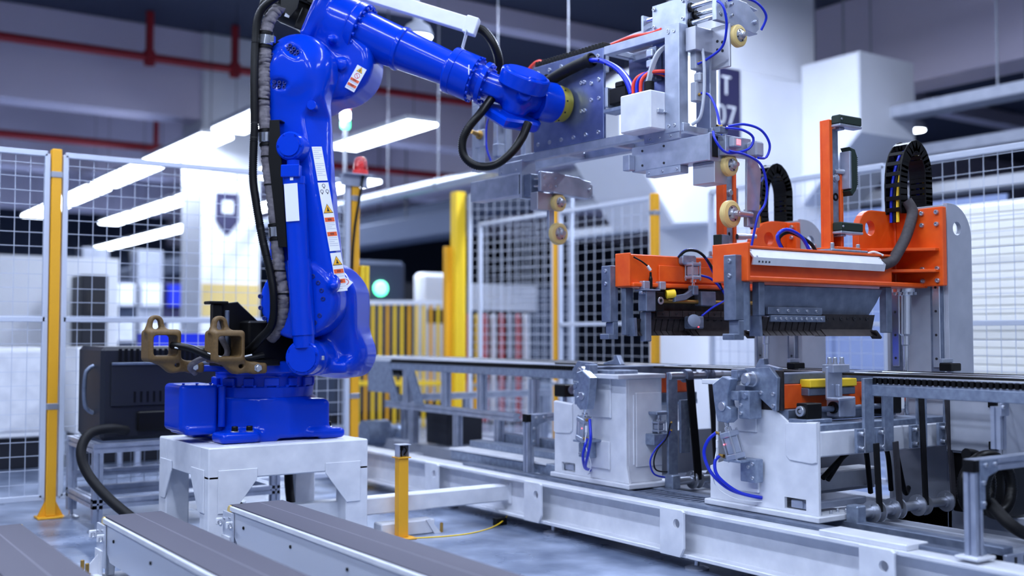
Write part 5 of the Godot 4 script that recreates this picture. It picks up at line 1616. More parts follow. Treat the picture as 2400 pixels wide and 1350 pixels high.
func press_arm(t: Node3D, az: float, zf: float, zn: float, d: int) -> void:   # arm plate (across z) joining the beam to the carriage plate (across x)
	var s := mb()
	var o := v2([4.0, 1.29, 4.48, 1.29, 4.48, 1.635, 4.28, 1.635])
	for k in 7: o.append(Vector2(4.28, 1.535) + Vector2.from_angle(PI / 2 + PI / 2 * k / 6) * 0.1)
	for k in 5: o.append(Vector2(4.13, 1.46) + Vector2.from_angle(-PI / 2 * k / 4) * 0.05)
	o.append(Vector2(4.0, 1.41))
	if d < 0: o = v2([4.15, 1.29, 4.48, 1.29, 4.48, 1.645, 4.34, 1.645, 4.27, 1.63, 4.22, 1.595, 4.185, 1.54, 4.175, 1.48, 4.175, 1.42, 4.15, 1.41])
	plate(s, o, plz(az - 0.018 if d > 0 else az), 0.036, [disc2(Vector2(4.265 if d > 0 else 4.31, 1.55), 0.036, 24)], 0.003)
	put("arm_plate", s, M.orange, t)
	put("carriage_plate", bx(4.448, 4.48, 1.275, 1.64, zf - (0.05 if d > 0 else 0.0), zn, 0.004), M.orange, t)
	for y in [1.45, 1.352]:
		s = mb()
		if d > 0: plate(s, v2([4.2, az, 4.448, az, 4.448, zn - 0.02, 4.42, zn - 0.02, 4.2, az + 0.05]), Transform3D(Basis(Vector3(1, 0, 0), Vector3(0, 0, 1), Vector3(0, -1, 0)), Vector3(0, y, 0)), 0.014, [], 0.002)
		else: bx(4.2, 4.448, y - 0.014, y, zf + 0.02, az, 0.002, s)
		put("rib", s, M.orange, t)
	for y in [1.615, 1.56, 1.385, 1.33]:
		for z in [zn - 0.028, zn - 0.105, zf - 0.02 if d > 0 else zf + 0.03]:
			bolt(t, Vector3(4.448, y - 0.03 if y < 1.5 else y, z), Vector3(-1, 0, 0), 0.011, 0.012)
	if d > 0: put("weld_bead", bx(4.437, 4.45, 1.29, 1.62, az + 0.014, az + 0.03, 0.004), M.orange, t)

# ------------------------------------------------------------------ transfer lines above the units
func tooth_rail(label: String, x: float, z0: float, z1: float, pitch: float, single: bool) -> void:
	var t := thing("toothed_rail", label, "conveyor rail", Vector3(x, 0.8, (z0 + z1) / 2), 0.0, "galvanised rails with black teeth")
	put("rail_bar", bx(x - 0.012, x + 0.03, 0.795, 0.84, z0, z1, 0.002), M.zinc, t)
	put("tooth_bed", bx(x - 0.004, x + 0.028, 0.84, 0.848, z0, z1, 0.001), M.alu, t)
	put("tooth_backing", bx(x + 0.026, x + 0.03, 0.84, 0.87, z0, z1, 0.0005), M.alu, t)
	put("top_strip", bx(x - 0.002, x + 0.03, 0.868, 0.874, z0, z1, 0.001), M.alu, t)
	var tm := mb()
	bx(-0.006, 0.024, 0.0, 0.026, -pitch * 0.3, pitch * 0.3, 0.002, tm)
	tm.generate_normals()
	var me := tm.commit()
	var all := mb()
	for k in int((z1 - z0) / pitch):
		var tr := Transform3D(Basis(), Vector3(x - 0.006, 0.845, z0 + (k + 0.5) * pitch))
		if single: putm("tooth", me, M.black, tr, t)
		else: all.append_from(me, 0, tr)
	if not single:
		var o := putm("teeth", all.commit(), M.black, Transform3D(), t)
		o.set_meta("kind", "stuff")

func extrusion(s: SurfaceTool, a: Vector3, b: Vector3, w: float, up := Vector3.UP) -> void:   # slotted aluminium profile
	var y := (b - a).normalized()
	if absf(y.dot(up)) > 0.99: up = Vector3(0, 0, 1)
	var x := y.cross(up).normalized()
	var z := x.cross(y).normalized()
	var h := w / 2
	var e := w * 0.11
	var d := w * 0.18
	var o := v2([-h, -h, -e, -h, -e, -h + d, e, -h + d, e, -h, h, -h, h, -e, h - d, -e, h - d, e, h, e, h, h, e, h, e, h - d, -e, h - d, -e, h, -h, h, -h, e, -h + d, e, -h + d, -e, -h, -e])
	plate(s, o, Transform3D(Basis(x, z, y), a), a.distance_to(b))

func profile(called: String, a: Vector3, b: Vector3, w: float, parent: Node3D) -> void:
	var s := mb()
	extrusion(s, a, b, w)
	put(called, s, M.alu, parent)

func lines() -> void:
	tooth_rail("near galvanised rail with a row of black teeth, running to the right edge", 3.86, -2.92, -0.6, 0.0262, true)
	tooth_rail("far galvanised rail with small black teeth, left of the far clamping unit", 3.88, -7.2, -4.78, 0.022, false)
	for k in 5:
		var x: float = [3.98, 4.06, 4.16, 4.26, 4.36][k]
		var t := thing("round_belt", ["first thin round belt beside the toothed rails over the units", "second thin round belt from the toothed rails", "middle thin round belt of the five over the units", "fourth thin round belt, counted from the toothed rails", "thin round belt farthest from the camera over the units"][k], "belt", Vector3(x, 0.87, -4.0), 0.0, "thin round transfer belts")
		put("belt_strand", cable([Vector3(x, 0.878, -7.9), Vector3(x, 0.878, -0.6)], 0.006, 7, 3.0), [M.rubber, M.steel, M.rubber, M.steel, M.rubber][k], t)
		put("belt_track", bx(x - 0.012, x + 0.012, 0.852, 0.87, -7.9, -4.75, 0.001), M.alu, t)
	var t := thing("belt_conveyor", "long dark line conveyor with a bright cover, blurred behind the robot", "conveyor", Vector3(4.0, 0, -7.5))
	var bc := mb()
	plate(bc, v2([-8.8, 0.892, -8.8, 0.838, -7.2, 0.858, -5.2, 0.868, -5.2, 0.884]), plx(3.884), 0.014, [], 0.001)
	put("bright_cover", bc, M.white, t)
	put("belt_top", bx(3.905, 4.3, 0.862, 0.872, -8.6, -4.9, 0.002), M.alu, t)
	put("side_rail", bx(3.9, 3.92, 0.8, 0.866, -8.6, -7.2, 0.002), M.alu, t)
	var s := mb()
	cyl(s, Vector3(4.0, 0.785, -9.0), Vector3(4.0, 0.785, -7.22), 0.05, 24)
	put("end_drum", s, M.black, t)
	put("side_plate", bx(3.86, 3.89, 0.62, 0.86, -7.55, -7.2, 0.004), M.zinc, t)
	s = mb()
	plate(s, v2([-7.3, 0.82, -7.2, 0.82, -7.05, 0.56, -7.15, 0.56]), plx(3.85), 0.02)
	put("slant_plate", s, M.zinc, t)
	s = mb()
	plate(s, v2([-6.95, 0.82, -6.85, 0.82, -6.7, 0.56, -6.8, 0.56]), plx(3.85), 0.02)
	put("slant_plate", s, M.zinc, t)
	for z in [-7.0, -6.45, -6.0]:
		profile("post", Vector3(3.9, 0.56, z), Vector3(3.9, 0.8, z), 0.05, t)
	for x in [4.05, 4.6, 5.36]:
		profile("leg", Vector3(x, 0.0, -7.3), Vector3(x, 0.55, -7.3), 0.05, t)
	profile("cross_rail", Vector3(3.98, 0.575, -7.3), Vector3(5.42, 0.575, -7.3), 0.05, t)
	profile("long_rail", Vector3(3.9, 0.535, -7.3), Vector3(3.9, 0.535, -5.6), 0.05, t)
	for z in [-6.9, -6.3, -5.8]: profile("leg", Vector3(3.9, 0.27, z), Vector3(3.9, 0.51, z), 0.05, t)
	s = mb()
	lathe(s, Vector3(3.8, 0.3, -7.5), Vector3(1, 0, 0), [[0.0, 0.0], [0.1, 0.0], [0.1, 0.2], [0.06, 0.24], [0.06, 0.4], [0.0, 0.4]], 22)
	put("drive_motor", s, M.zinc, t)
	put("gearbox", bx(4.0, 4.3, 0.27, 0.5, -6.9, -6.6, 0.01), M.char, t)

# ------------------------------------------------------------------ aluminium frames
func corner_frame(label: String, x: float, z: float, y0: float, y1: float, xr: float) -> Node3D:
	var t := thing("profile_frame", label, "frame", Vector3(x, y0, z), 0.0, "slotted aluminium frames on the base")
	var w := 0.044
	profile("post", Vector3(x, y0, z), Vector3(x, y1 - w, z), w, t)
	profile("rail", Vector3(x - w / 2, y1 - w / 2, z), Vector3(xr, y1 - w / 2, z), w, t)
	put("end_cap", bx(x - w / 2 - 0.005, x - w / 2, y1 - w, y1, z - w / 2, z + w / 2, 0.001), M.black, t)
	put("end_cap", bx(x - w / 2 - 0.002, x + w / 2 - 0.01, y1 - w + 0.001, y1 - 0.001, z + w / 2, z + w / 2 + 0.004, 0.001), M.black, t)
	var s := mb()
	plate(s, v2([x + 0.0, y1 - 0.002, x + 0.11, y1 - 0.002, x + 0.11, y1 - w, x + 0.05, y1 - 0.06, x + 0.03, y1 - 0.09, x + 0.03, y1 - 0.17, x + 0.0, y1 - 0.17]), plz(z + w / 2), 0.006, [], 0.001)
	put("corner_plate", s, M.zinc, t)
	for q in [[0.03, -0.02], [0.085, -0.02], [0.016, -0.08], [0.016, -0.15]]: bolt(t, Vector3(x + q[0], y1 + q[1], z + w / 2 + 0.006), Vector3(0, 0, 1), 0.008, 0.008)
	s = mb()
	plate(s, v2([x + w / 2, y0, x + w / 2 + 0.035, y0, x + w / 2, y0 + 0.04]), plz(z - 0.015), 0.03)
	put("foot_bracket", s, M.zinc, t)
	put("foot_pad", bx(x - 0.05, x + 0.06, y0 - 0.012, y0, z - 0.045, z + 0.045, 0.003), M.white, t)
	return t

func frames() -> void:
	var t := corner_frame("slotted aluminium corner frame at the lower right edge, before the toothed rail", 3.47, -2.22, 0.29, 0.62, 5.0)
	for q in [[3.86, -2.36], [3.93, -2.24], [3.98, -2.24]]:
		profile("riser_post", Vector3(q[0], 0.62, q[1]), Vector3(q[0], 0.78, q[1]), 0.04, t)
	put("riser_clamp", bx(3.83, 3.885, 0.745, 0.795, -2.335, -2.33, 0.002), M.alu, t)
	bolt(t, Vector3(3.84, 0.78, -2.33), Vector3(0, 0, 1), 0.008, 0.008)
	t = corner_frame("slotted aluminium corner frame left of the far clamping unit", 3.555, -4.99, 0.28, 0.608, 4.2)
	profile("riser_post", Vector3(3.887, 0.27, -5.4), Vector3(3.887, 0.78, -5.4), 0.05, t)
	profile("riser_post", Vector3(4.12, 0.27, -5.1), Vector3(4.12, 0.84, -5.1), 0.045, t)
	var s := mb()
	plate(s, v2([3.83, 0.27, 3.8, 0.27, 3.835, 0.32]), plz(-5.39), 0.03)
	put("foot_bracket", s, M.zinc, t)
	t = thing("channel_box", "stacked galvanised channels on the base, left of the far clamping unit", "rail", Vector3(3.7, 0.27, -5.2))
	put("channel", bx(3.6, 3.72, 0.268, 0.33, -5.9, -4.76, 0.004), M.zinc, t)
	put("channel", bx(3.74, 3.85, 0.268, 0.38, -5.9, -4.78, 0.004), M.zinc, t)
	put("channel", bx(3.93, 4.0, 0.268, 0.42, -5.9, -4.78, 0.004), M.zinc, t)
	put("bright_rail", bx(3.59, 3.73, 0.33, 0.342, -5.9, -4.85, 0.002), M.white, t)
	put("end_block", bx(3.57, 3.64, 0.275, 0.345, -4.85, -4.76, 0.004), M.zinc, t)
	t = thing("camera_box", "small black camera housing behind the far unit's finger", "camera", Vector3(3.78, 0.73, -4.95))
	put("body", bx(3.74, 3.82, 0.7, 0.77, -5.0, -4.9, 0.005), M.black, t)
	s = mb()
	lathe(s, Vector3(3.79, 0.74, -4.9), Vector3(0, 0, 1), [[0.0, 0.0], [0.025, 0.0], [0.025, 0.008], [0.014, 0.008], [0.012, 0.004], [0.0, 0.004]], 18)
	put("lens", s, M.iron, t)
	put("stalk", bx(3.77, 3.79, 0.46, 0.7, -4.96, -4.94), M.zinc, t)
	put("stalk_foot", bx(3.74, 3.83, 0.42, 0.46, -4.98, -4.92), M.zinc, t)
	t = thing("proximity_switch", "small black sensor on a bracket above the round belts near the far press column", "sensor", Vector3(4.15, 0.9, -3.6))
	put("sensor_body", bx(4.12, 4.2, 0.885, 0.915, -3.62, -3.57, 0.004), M.black, t)
	put("sensor_hood", bx(4.125, 4.195, 0.916, 0.935, -3.62, -3.6, 0.002), M.alu, t)
	t = thing("proximity_switch", "black sensor with alloy hood above the belts by the right press column", "sensor", Vector3(4.37, 0.92, -2.9))
	put("sensor_body", bx(4.32, 4.4, 0.89, 0.925, -2.92, -2.86, 0.004), M.black, t)
	put("sensor_hood", bx(4.32, 4.4, 0.926, 0.945, -2.92, -2.9, 0.002), M.alu, t)
	put("sensor_foot", bx(4.35, 4.37, 0.87, 0.89, -2.9, -2.88, 0.001), M.alu, t)
	t = thing("valve_cabinet", "grey steel valve cabinet with two black latches under the toothed rail", "cabinet", Vector3(4.45, 0.5, -2.72))
	put("cabinet_body", bx(4.36, 4.62, 0.53, 0.8, -2.92, -2.64, 0.006), M.grey, t)
	put("cabinet_door", bx(4.35, 4.36, 0.54, 0.79, -2.91, -2.65, 0.003), M.grey, t)
	for y in [0.56, 0.74]: put("latch", bx(4.338, 4.352, y, y + 0.035, -2.7, -2.66, 0.002), M.black, t)
	put("cabinet_plinth", bx(4.38, 4.6, 0.27, 0.53, -2.9, -2.66, 0.004), M.black, t)
	t = thing("zinc_cabinet", "tall galvanised panel box behind the lower right aluminium post", "cabinet", Vector3(4.9, 0, -2.1))
	put("cabinet_body", bx(4.68, 5.1, 0.0, 0.7, -2.5, -1.7, 0.006), M.zinc, t)
	put("slotted_tray", bx(3.7, 4.6, 0.21, 0.26, -2.3, -2.24, 0.003), M.alu, t)
	for k in 8: put("tray_slot", bx(3.75 + k * 0.06, 3.765 + k * 0.06, 0.225, 0.248, -2.242, -2.238, 0.0005), M.ink, t)
	# beacon on the fence post
	t = thing("beacon", "red domed beacon lamp on a grey bracket behind the robot's lower arm", "beacon", Vector3(3.33, 2.08, -6.69))
	put("bracket", bx(3.2, 3.4, 2.06, 2.135, -6.674, -6.668, 0.001), M.alu, t)
	put("bracket_tray", bx(3.22, 3.42, 2.135, 2.142, -6.76, -6.62, 0.002), M.alu, t)
	s = mb()
	lathe(s, Vector3(3.35, 2.142, -6.68), Vector3.UP, [[0.0, 0.0], [0.052, 0.0], [0.052, 0.03], [0.05, 0.032]], 24)
	put("beacon_base", s, M.red, t)
	s = mb()
	var pr := [[0.048, 0.032], [0.046, 0.05], [0.048, 0.055], [0.044, 0.06], [0.044, 0.085]]
	for k in 6: pr.append([0.044 * cos(PI / 2 * k / 5), 0.085 + 0.04 * sin(PI / 2 * k / 5)])
	lathe(s, Vector3(3.35, 2.142, -6.68), Vector3.UP, pr, 24, true)
	put("red_dome", s, M.glass_red, t)
	s = mb()
	cyl(s, Vector3(3.35, 2.17, -6.68), Vector3(3.35, 2.235, -6.68), 0.022, 14)
	put("reflector", s, M.red, t)
	s = mb()
	cyl(s, Vector3(3.25, 2.14, -6.7), Vector3(3.25, 2.19, -6.7), 0.003, 6)
	put("antenna", s, M.steel, t)
	put("beacon_cable", cable([Vector3(3.36, 2.135, -6.655), Vector3(3.33, 1.95, -6.66), Vector3(3.3, 1.75, -6.665), Vector3(3.285, 1.5, -6.665), Vector3(3.285, 1.0, -6.665)], 0.009, 7, 0.05), M.black, t)

# ------------------------------------------------------------------ controller on its table
func controller() -> void:
	var t := thing("aluminium_table", "slotted aluminium table frame under the dark robot controller", "table", Vector3(1.9, 0, -6.35))
	var x0 := 1.5
	var x1 := 2.5
	var z0 := -6.645
	var z1 := -6.07
	for x in [x0, x1]:
		for z in [z0, z1]:
			profile("leg", Vector3(x, 0.05, z), Vector3(x, 0.42, z), 0.05, t)
			var s := mb()
			lathe(s, Vector3(x, 0, z), Vector3.UP, [[0.045, 0.0], [0.045, 0.008], [0.012, 0.02], [0.012, 0.05]], 16)
			put("levelling_foot", s, M.steel, t)
	for y in [0.445, 0.15]:
		for z in [z0, z1]: profile("rail", Vector3(x0 - 0.025, y, z), Vector3(x1 + 0.025, y, z), 0.05, t)
		for x in [x0, x1]: profile("rail", Vector3(x, y, z0 + 0.025), Vector3(x, y, z1 - 0.025), 0.05, t)
	profile("rail", Vector3(x0, 0.25, z0), Vector3(x1, 0.25, z0), 0.04, t)
	t = thing("controller_cabinet", "dark blue grey robot controller cabinet standing on the aluminium table", "cabinet", Vector3(1.8, 0.47, -6.4))
	put("cabinet_body", bx(1.53, 2.25, 0.475, 0.985, -6.66, -6.14, 0.02), M.char, t)
	put("front_door", bx(1.58, 2.2, 0.66, 0.9, -6.14, -6.125, 0.006), M.char, t)
	var s := mb()
	for k in 18: put("vent_fin", bx(1.62 + k * 0.031, 1.635 + k * 0.031, 0.905, 0.975, -6.14, -6.128, 0.001), M.black, t)
	for k in 9: put("vent_slot", bx(1.7 + k * 0.035, 1.712 + k * 0.035, 0.68, 0.74, -6.126, -6.122, 0.0005), M.black, t)
	put("door_edge", bx(1.58, 2.2, 0.885, 0.9, -6.125, -6.115, 0.003), M.iron, t)
	put("lower_panel", bx(1.72, 2.2, 0.52, 0.63, -6.14, -6.11, 0.008), M.black, t)
	s = mb()
	lathe(s, Vector3(2.1, 0.56, -6.11), Vector3(0, 0, 1), [[0.06, 0.0], [0.06, 0.03], [0.035, 0.04], [0.035, 0.07], [0.0, 0.07]], 18)
	put("power_socket", s, M.iron, t)
	put("handle", cable([Vector3(1.53, 0.62, -6.3), Vector3(1.49, 0.65, -6.3), Vector3(1.48, 0.75, -6.3), Vector3(1.49, 0.85, -6.3), Vector3(1.53, 0.88, -6.3)], 0.012, 8, 0.03), M.iron, t)
	t = thing("black_hose", "thick black hose curling from the controller down behind the middle belt", "hose", Vector3(1.5, 0, -6.0))
	put("hose", cable([Vector3(1.66, 0.53, -6.12), Vector3(1.55, 0.55, -6.04), Vector3(1.44, 0.53, -6.0), Vector3(1.39, 0.44, -5.96), Vector3(1.42, 0.32, -5.9), Vector3(1.52, 0.18, -5.75), Vector3(1.66, 0.06, -5.55), Vector3(1.8, 0.03, -5.35), Vector3(2.0, 0.03, -5.2)], 0.026, 12, 0.025), M.rubber, t)
	t = thing("black_hose", "black hose hanging under the robot stand, seen between its legs", "hose", Vector3(2.1, 0, -5.6))
	put("hose", cable([Vector3(1.93, 0.42, -5.56), Vector3(1.93, 0.36, -5.55), Vector3(1.98, 0.24, -5.45), Vector3(2.1, 0.12, -5.4), Vector3(2.2, 0.03, -5.4), Vector3(2.32, 0.03, -5.4), Vector3(2.37, 0.06, -5.5), Vector3(2.38, 0.25, -5.58), Vector3(2.38, 0.37, -5.58)], 0.024, 12, 0.025), M.rubber, t)

func cables() -> void:
	var t := thing("black_hose", "bundle of black hoses arched inside the near unit below its beam", "hose", Vector3(4.1, 0.3, -3.2))
	for q in [[3.75, 0.44, 4.25, 0.56], [3.78, 0.43, 4.1, 0.58], [4.0, 0.56, 4.38, 0.36]]:
		put("hose", cable([Vector3(q[0], q[1], -3.1), Vector3(lerpf(q[0], q[2], 0.35), q[1] + 0.1, -3.1), Vector3(lerpf(q[0], q[2], 0.7), maxf(q[1], q[3]) - 0.01, -3.12), Vector3(q[2], q[3] - 0.03, -3.15), Vector3(q[2] + 0.1, 0.33, -3.2)], 0.012, 8, 0.02), M.black, t)
	put("blue_hose", cable([Vector3(3.72, 0.44, -3.15), Vector3(3.74, 0.5, -3.16), Vector3(3.78, 0.545, -3.18)], 0.008, 8, 0.02), M.hose_blue, t)
	put("wire_bundle", cable([Vector3(3.66, 0.44, -3.16), Vector3(3.69, 0.5, -3.17), Vector3(3.71, 0.545, -3.2)], 0.012, 8, 0.02), M.hose_grey, t)
	t = thing("black_hose", "coil of corrugated black hose behind the lower right aluminium frame", "hose", Vector3(4.0, 0.4, -2.5))
	var s := mb()
	var pts := []
	for k in 30: pts.append(Vector3(4.02 + sin(k * 0.42) * 0.13, 0.46 + cos(k * 0.42) * 0.11, -2.6 + k * 0.006))
	tube(s, smoothed(pts, 0.006), 0.024, 10, 0.003)
	put("hose_coil", s, M.black, t)
	put("hose_tail", cable([Vector3(3.94, 0.4, -2.45), Vector3(3.9, 0.34, -2.35), Vector3(3.95, 0.3, -2.3), Vector3(4.05, 0.29, -2.26)], 0.025, 10, 0.02), M.rubber, t)

# ------------------------------------------------------------------ things beyond the cell
func background() -> void:
	# big white column with brackets
	struct("column", bx(7.86, 9.4, 3.75, 5.2, -8.5, -7.8, 0.02), M.wall)
	struct("column_sleeve", bx(7.74, 9.8, 0, 3.75, -8.55, -7.75, 0.02), M.wall)
	var s := mb()
	plate(s, v2([6.46, 2.83, 6.56, 2.8, 7.11, 2.09, 7.739, 2.14, 7.739, 3.7, 7.2, 3.75, 6.46, 3.2]), plz(-8.5), 0.9, [], 0.02)
	struct("column_bracket", s, M.wall)
	s = mb()
	plate(s, v2([-7.0, 3.93, -7.0, 3.1, -7.749, 2.43, -7.749, 3.93]), plx(9.09), 0.93, [], 0.02)
	struct("column_bracket", s, M.wall)
	var t := thing("bay_sign", "navy bay sign reading T 07 on the white column", "sign", Vector3(7.95, 2.7, -7.74))
	put("sign_board", bx(7.745, 8.16, 2.86, 3.745, -7.749, -7.73, 0.003), M.navy, t)
	for q in [["T", 3.56, 0.19], ["07", 3.26, 0.19]]:
		var tm := TextMesh.new()
		tm.text = q[0]
		var fo := SystemFont.new()
		fo.font_names = PackedStringArray(["Droid Sans"])
		tm.font = fo
		tm.font_size = 64
		tm.pixel_size = q[2] / 46.0
		tm.depth = 0.004
		putm("lettering", tm, M.label, Transform3D(Basis(), Vector3(7.95, q[1], -7.727)), t)
	# second column, far left, with a sign
	struct("column", bx(4.9, 5.75, 0, 5.2, -15.4, -14.55, 0.02), M.wall)
	t = thing("bay_sign", "blurred navy arrow sign on the distant white column at the left", "sign", Vector3(5.27, 2.7, -14.54))
	s = mb()
	plate(s, v2([5.1, 3.0, 5.42, 3.0, 5.42, 2.62, 5.26, 2.42, 5.1, 2.62]), plz(-14.545), 0.03)
	put("sign_board", s, M.navy, t)
	put("sign_number", bx(5.18, 5.34, 2.72, 2.9, -14.52, -14.51, 0), M.label, t)
	put("cream_panel", bx(4.92, 5.73, 1.3, 1.75, -14.549, -14.54, 0.002), M.rubber_cream, t)
	# white partition and cabinets at the left
	for k in 4:
		t = thing("partition_panel", ["leftmost white partition panel beyond the left fence", "second white partition panel from the left beyond the fence", "white partition panel just left of the yellow fence post", "white partition panel right behind the yellow fence post"][k], "partition", Vector3(1.2 + k * 0.7, 0, -14.0), 0.0, "white partition panels")
		put("panel", bx(0.9 + k * 0.7, 1.58 + k * 0.7, 0.05, 2.0, -14.03, -14.0, 0.004), M.wall, t)
		put("panel_frame", bx(0.9 + k * 0.7, 1.58 + k * 0.7, 0.0, 0.06, -14.05, -13.98, 0.004), M.alu, t)
	for k in 2:
		t = thing("floor_cabinet", ["white floor cabinet with a dark plinth at the far left edge", "white floor cabinet half hidden by the yellow fence post"][k], "cabinet", Vector3(1.3 + k * 0.9, 0, -9.4), 0.0, "white floor cabinets")
		put("body", bx(1.15 + k * 0.95, 1.9 + k * 0.95, 0.25, 0.95, -9.8, -9.2, 0.01), M.wall, t)
		put("plinth", bx(1.2 + k * 0.95, 1.85 + k * 0.95, 0.0, 0.25, -9.75, -9.25, 0.01), M.char, t)
		put("door", bx(1.18 + k * 0.95, 1.87 + k * 0.95, 0.3, 0.92, -9.2, -9.19, 0.004), M.white, t)
		put("handle", bx(1.24 + k * 0.95, 1.26 + k * 0.95, 0.55, 0.7, -9.19, -9.17, 0.003), M.steel, t)
	t = thing("machine_cabinet", "dark machine cabinet behind the left mesh panel", "cabinet", Vector3(3.2, 0, -13.4))
	put("body", bx(3.05, 3.35, 0, 1.75, -13.7, -13.2, 0.01), M.char, t)
	put("screen", bx(3.1, 3.3, 1.3, 1.55, -13.2, -13.19, 0.002), M.ink, t)
	for k in 5:
		t = thing("storage_rack", "blue grey rack unit with boxes behind the mesh, %s" % ["left of the second shelf bay", "second from the dark cabinet", "in the middle of the row", "next to the distant column", "against the distant column"][k], "rack", Vector3(4.3 + k * 0.4, 0, -17.5), 0.0, "storage racks behind the mesh")
		var x := 4.05 + k * 0.42
		put("frame", bx(x, x + 0.4, 0, 2.4 - (k % 2) * 0.5, -17.9, -17.5, 0.01), [M.grey, M.dark_wall, M.grey, M.navy, M.grey][k], t)
		for j in 3: put("bin", bx(x + 0.04, x + 0.36, 0.4 + j * 0.55, 0.75 + j * 0.55, -17.5, -17.4, 0.01), [M.wall, M.hose_blue, M.white, M.wall][(k + j) % 4], t)
	# yellow railing far behind the beacon
	t = thing("safety_railing", "yellow barred safety railing far behind the line conveyor", "railing", Vector3(6.1, 0, -11.0))
	var ra := Vector3(5.5, 0, -11.36)
	var rb := Vector3(6.6, 0, -10.62)
	for k in 17:
		var q := ra.lerp(rb, k / 16.0)
		put("bar", bx(q.x - 0.014, q.x + 0.014, 0.0, 1.4, q.z - 0.014, q.z + 0.014, 0.003), M.lemon if k % 3 else M.yellow, t)
	for y in [0.5, 1.42]:
		s = mb()
		beam(s, ra + Vector3(0, y, 0), rb + Vector3(0, y, 0), 0.04, 0.05)
		put("rail", s, M.lemon if y < 1 else M.white, t)
	t = thing("tall_post", "thick tall yellow post behind the line conveyor, left of the blurred mesh", "post", Vector3(5.53, 0, -8.92))
	put("post", bx(5.47, 5.58, 0.02, 2.43, -8.98, -8.87, 0.006), M.lemon, t)
	put("foot_plate", bx(5.4, 5.66, 0, 0.02, -9.05, -8.79, 0.004), M.lemon, t)
	put("side_channel", bx(5.4, 5.46, 0.0, 1.9, -9.0, -8.94, 0.004), M.yellow, t)
	t = thing("mesh_fence", "blurred wire mesh panel right of the thick tall yellow post", "fence", Vector3(5.85, 0, -8.6))
	mesh_panel(Vector3(5.62, 0, -8.86), Vector3(0.66, 0, 0.75).normalized(), 1.0, 0.1, 2.4, 0.08, 0.08, M.wire, t, 0.03)
	put("white_band", bx(6.6, 7.5, 1.33, 1.63, -10.4, -10.36, 0.004), M.wall, t)
	for k in 9:
		t = thing("marker_post", ["yellow marker post at the left of the striped row", "red marker post, first of its colour from the left", "second yellow marker post from the left", "red marker post in the left half of the row", "white marker post in the middle of the striped row", "red marker post right of the white one", "pale blue marker post in the right half", "red marker post nearest the right end", "white marker post at the right end of the row"][k], "post", Vector3(6.9 + k * 0.075, 0, -10.9), 0.0, "striped row of marker posts beyond the mesh")
		var x := 6.88 + k * 0.085
		var z := -11.05 + k * 0.05
		put("post", bx(x - 0.025, x + 0.025, 0.02, 1.3, z - 0.025, z + 0.025, 0.004), [M.lemon, M.red, M.lemon, M.red, M.wall, M.red, M.hose_grey, M.red, M.wall][k], t)
		put("foot", bx(x - 0.04, x + 0.04, 0, 0.02, z - 0.04, z + 0.04, 0.002), M.char, t)
	t = thing("white_machine", "blurred white machine housing beyond the yellow railing", "machine", Vector3(7.15, 0, -12.2))
	put("housing", bx(6.92, 7.36, 0.2, 1.85, -12.3, -12.05, 0.05), M.wall, t)
	put("base", bx(6.94, 7.34, 0, 0.2, -12.28, -12.1, 0.01), M.char, t)
	put("window", bx(7.0, 7.25, 1.2, 1.38, -12.05, -12.04, 0.01), M.ink, t)
	t = thing("dark_machine", "large dark machine with a green lamp, right of the beacon post", "machine", Vector3(6.0, 0, -12.0))
	put("housing", bx(5.5, 6.5, 0.1, 1.95, -12.6, -11.7, 0.05), M.dark_wall, t)
	put("base", bx(5.52, 6.48, 0, 0.1, -12.55, -11.75, 0.01), M.char, t)
	s = mb()
	lathe(s, Vector3(6.14, 1.61, -11.7), Vector3(0, 0, 1), [[0.09, 0.0], [0.09, 0.03], [0.06, 0.05], [0.0, 0.055]], 20)
	put("signal_lamp", s, M.led_green, t)
	for q in [[8.6, 2.55, "lower pale duct running into the distance above the yellow railing"], [10.2, 3.1, "upper pale duct running into the distance, right of the beacon"]]:
		t = thing("air_duct", q[2], "duct", Vector3(q[0], q[1], -20), 0.0, "pale ducts in the dark bay")
		put("duct", bx(q[0] - 0.25, q[0] + 0.25, q[1], q[1] + 0.35, -34, -13.5, 0.02), M.dark_wall, t)
		for j in 5:
			s = mb()
			cyl(s, Vector3(q[0], q[1] + 0.35, -15.5 - j * 4), Vector3(q[0], 5.19, -15.5 - j * 4), 0.01, 6)
			put("hanger", s, M.char, t)
	t = thing("dark_partition", "dark blue partition wall far behind the thick tall yellow post", "partition", Vector3(12, 0, -21))
	for k in 5: put("panel", bx(9.0 + k * 1.5, 10.45 + k * 1.5, 0.0, 2.2, -21.1, -21.0, 0.01), [M.dark_wall, M.char, M.dark_wall, M.char, M.dark_wall][k], t)
	t = thing("work_bench", "white topped bench behind the controller cabinet", "bench", Vector3(2.9, 0, -8.6))
	put("bench_top", bx(2.3, 3.6, 0.9, 0.94, -8.9, -8.3, 0.006), M.wall, t)
	for q in [[2.35, -8.85], [3.55, -8.85], [2.35, -8.35], [3.55, -8.35]]: put("leg", bx(q[0] - 0.02, q[0] + 0.02, 0, 0.9, q[1] - 0.02, q[1] + 0.02), M.alu, t)
	t = thing("parts_crate", "blue plastic crate on the white topped bench", "crate", Vector3(2.7, 0.94, -8.6))
	var cr := mb()
	bx(2.45, 2.95, 0.94, 0.95, -8.75, -8.45, 0.003, cr)
	for e in [[2.45, 2.46, -8.75, -8.45], [2.94, 2.95, -8.75, -8.45], [2.46, 2.94, -8.75, -8.74], [2.46, 2.94, -8.46, -8.45]]: bx(e[0], e[1], 0.95, 1.06, e[2], e[3], 0.002, cr)
	put("crate_shell", cr, M.hose_blue, t)
	t = thing("signal_tower", "blurred signal tower lamp with red, white and green lenses, above the beacon", "signal lamp", Vector3(5.25, 2.4, -10.84))
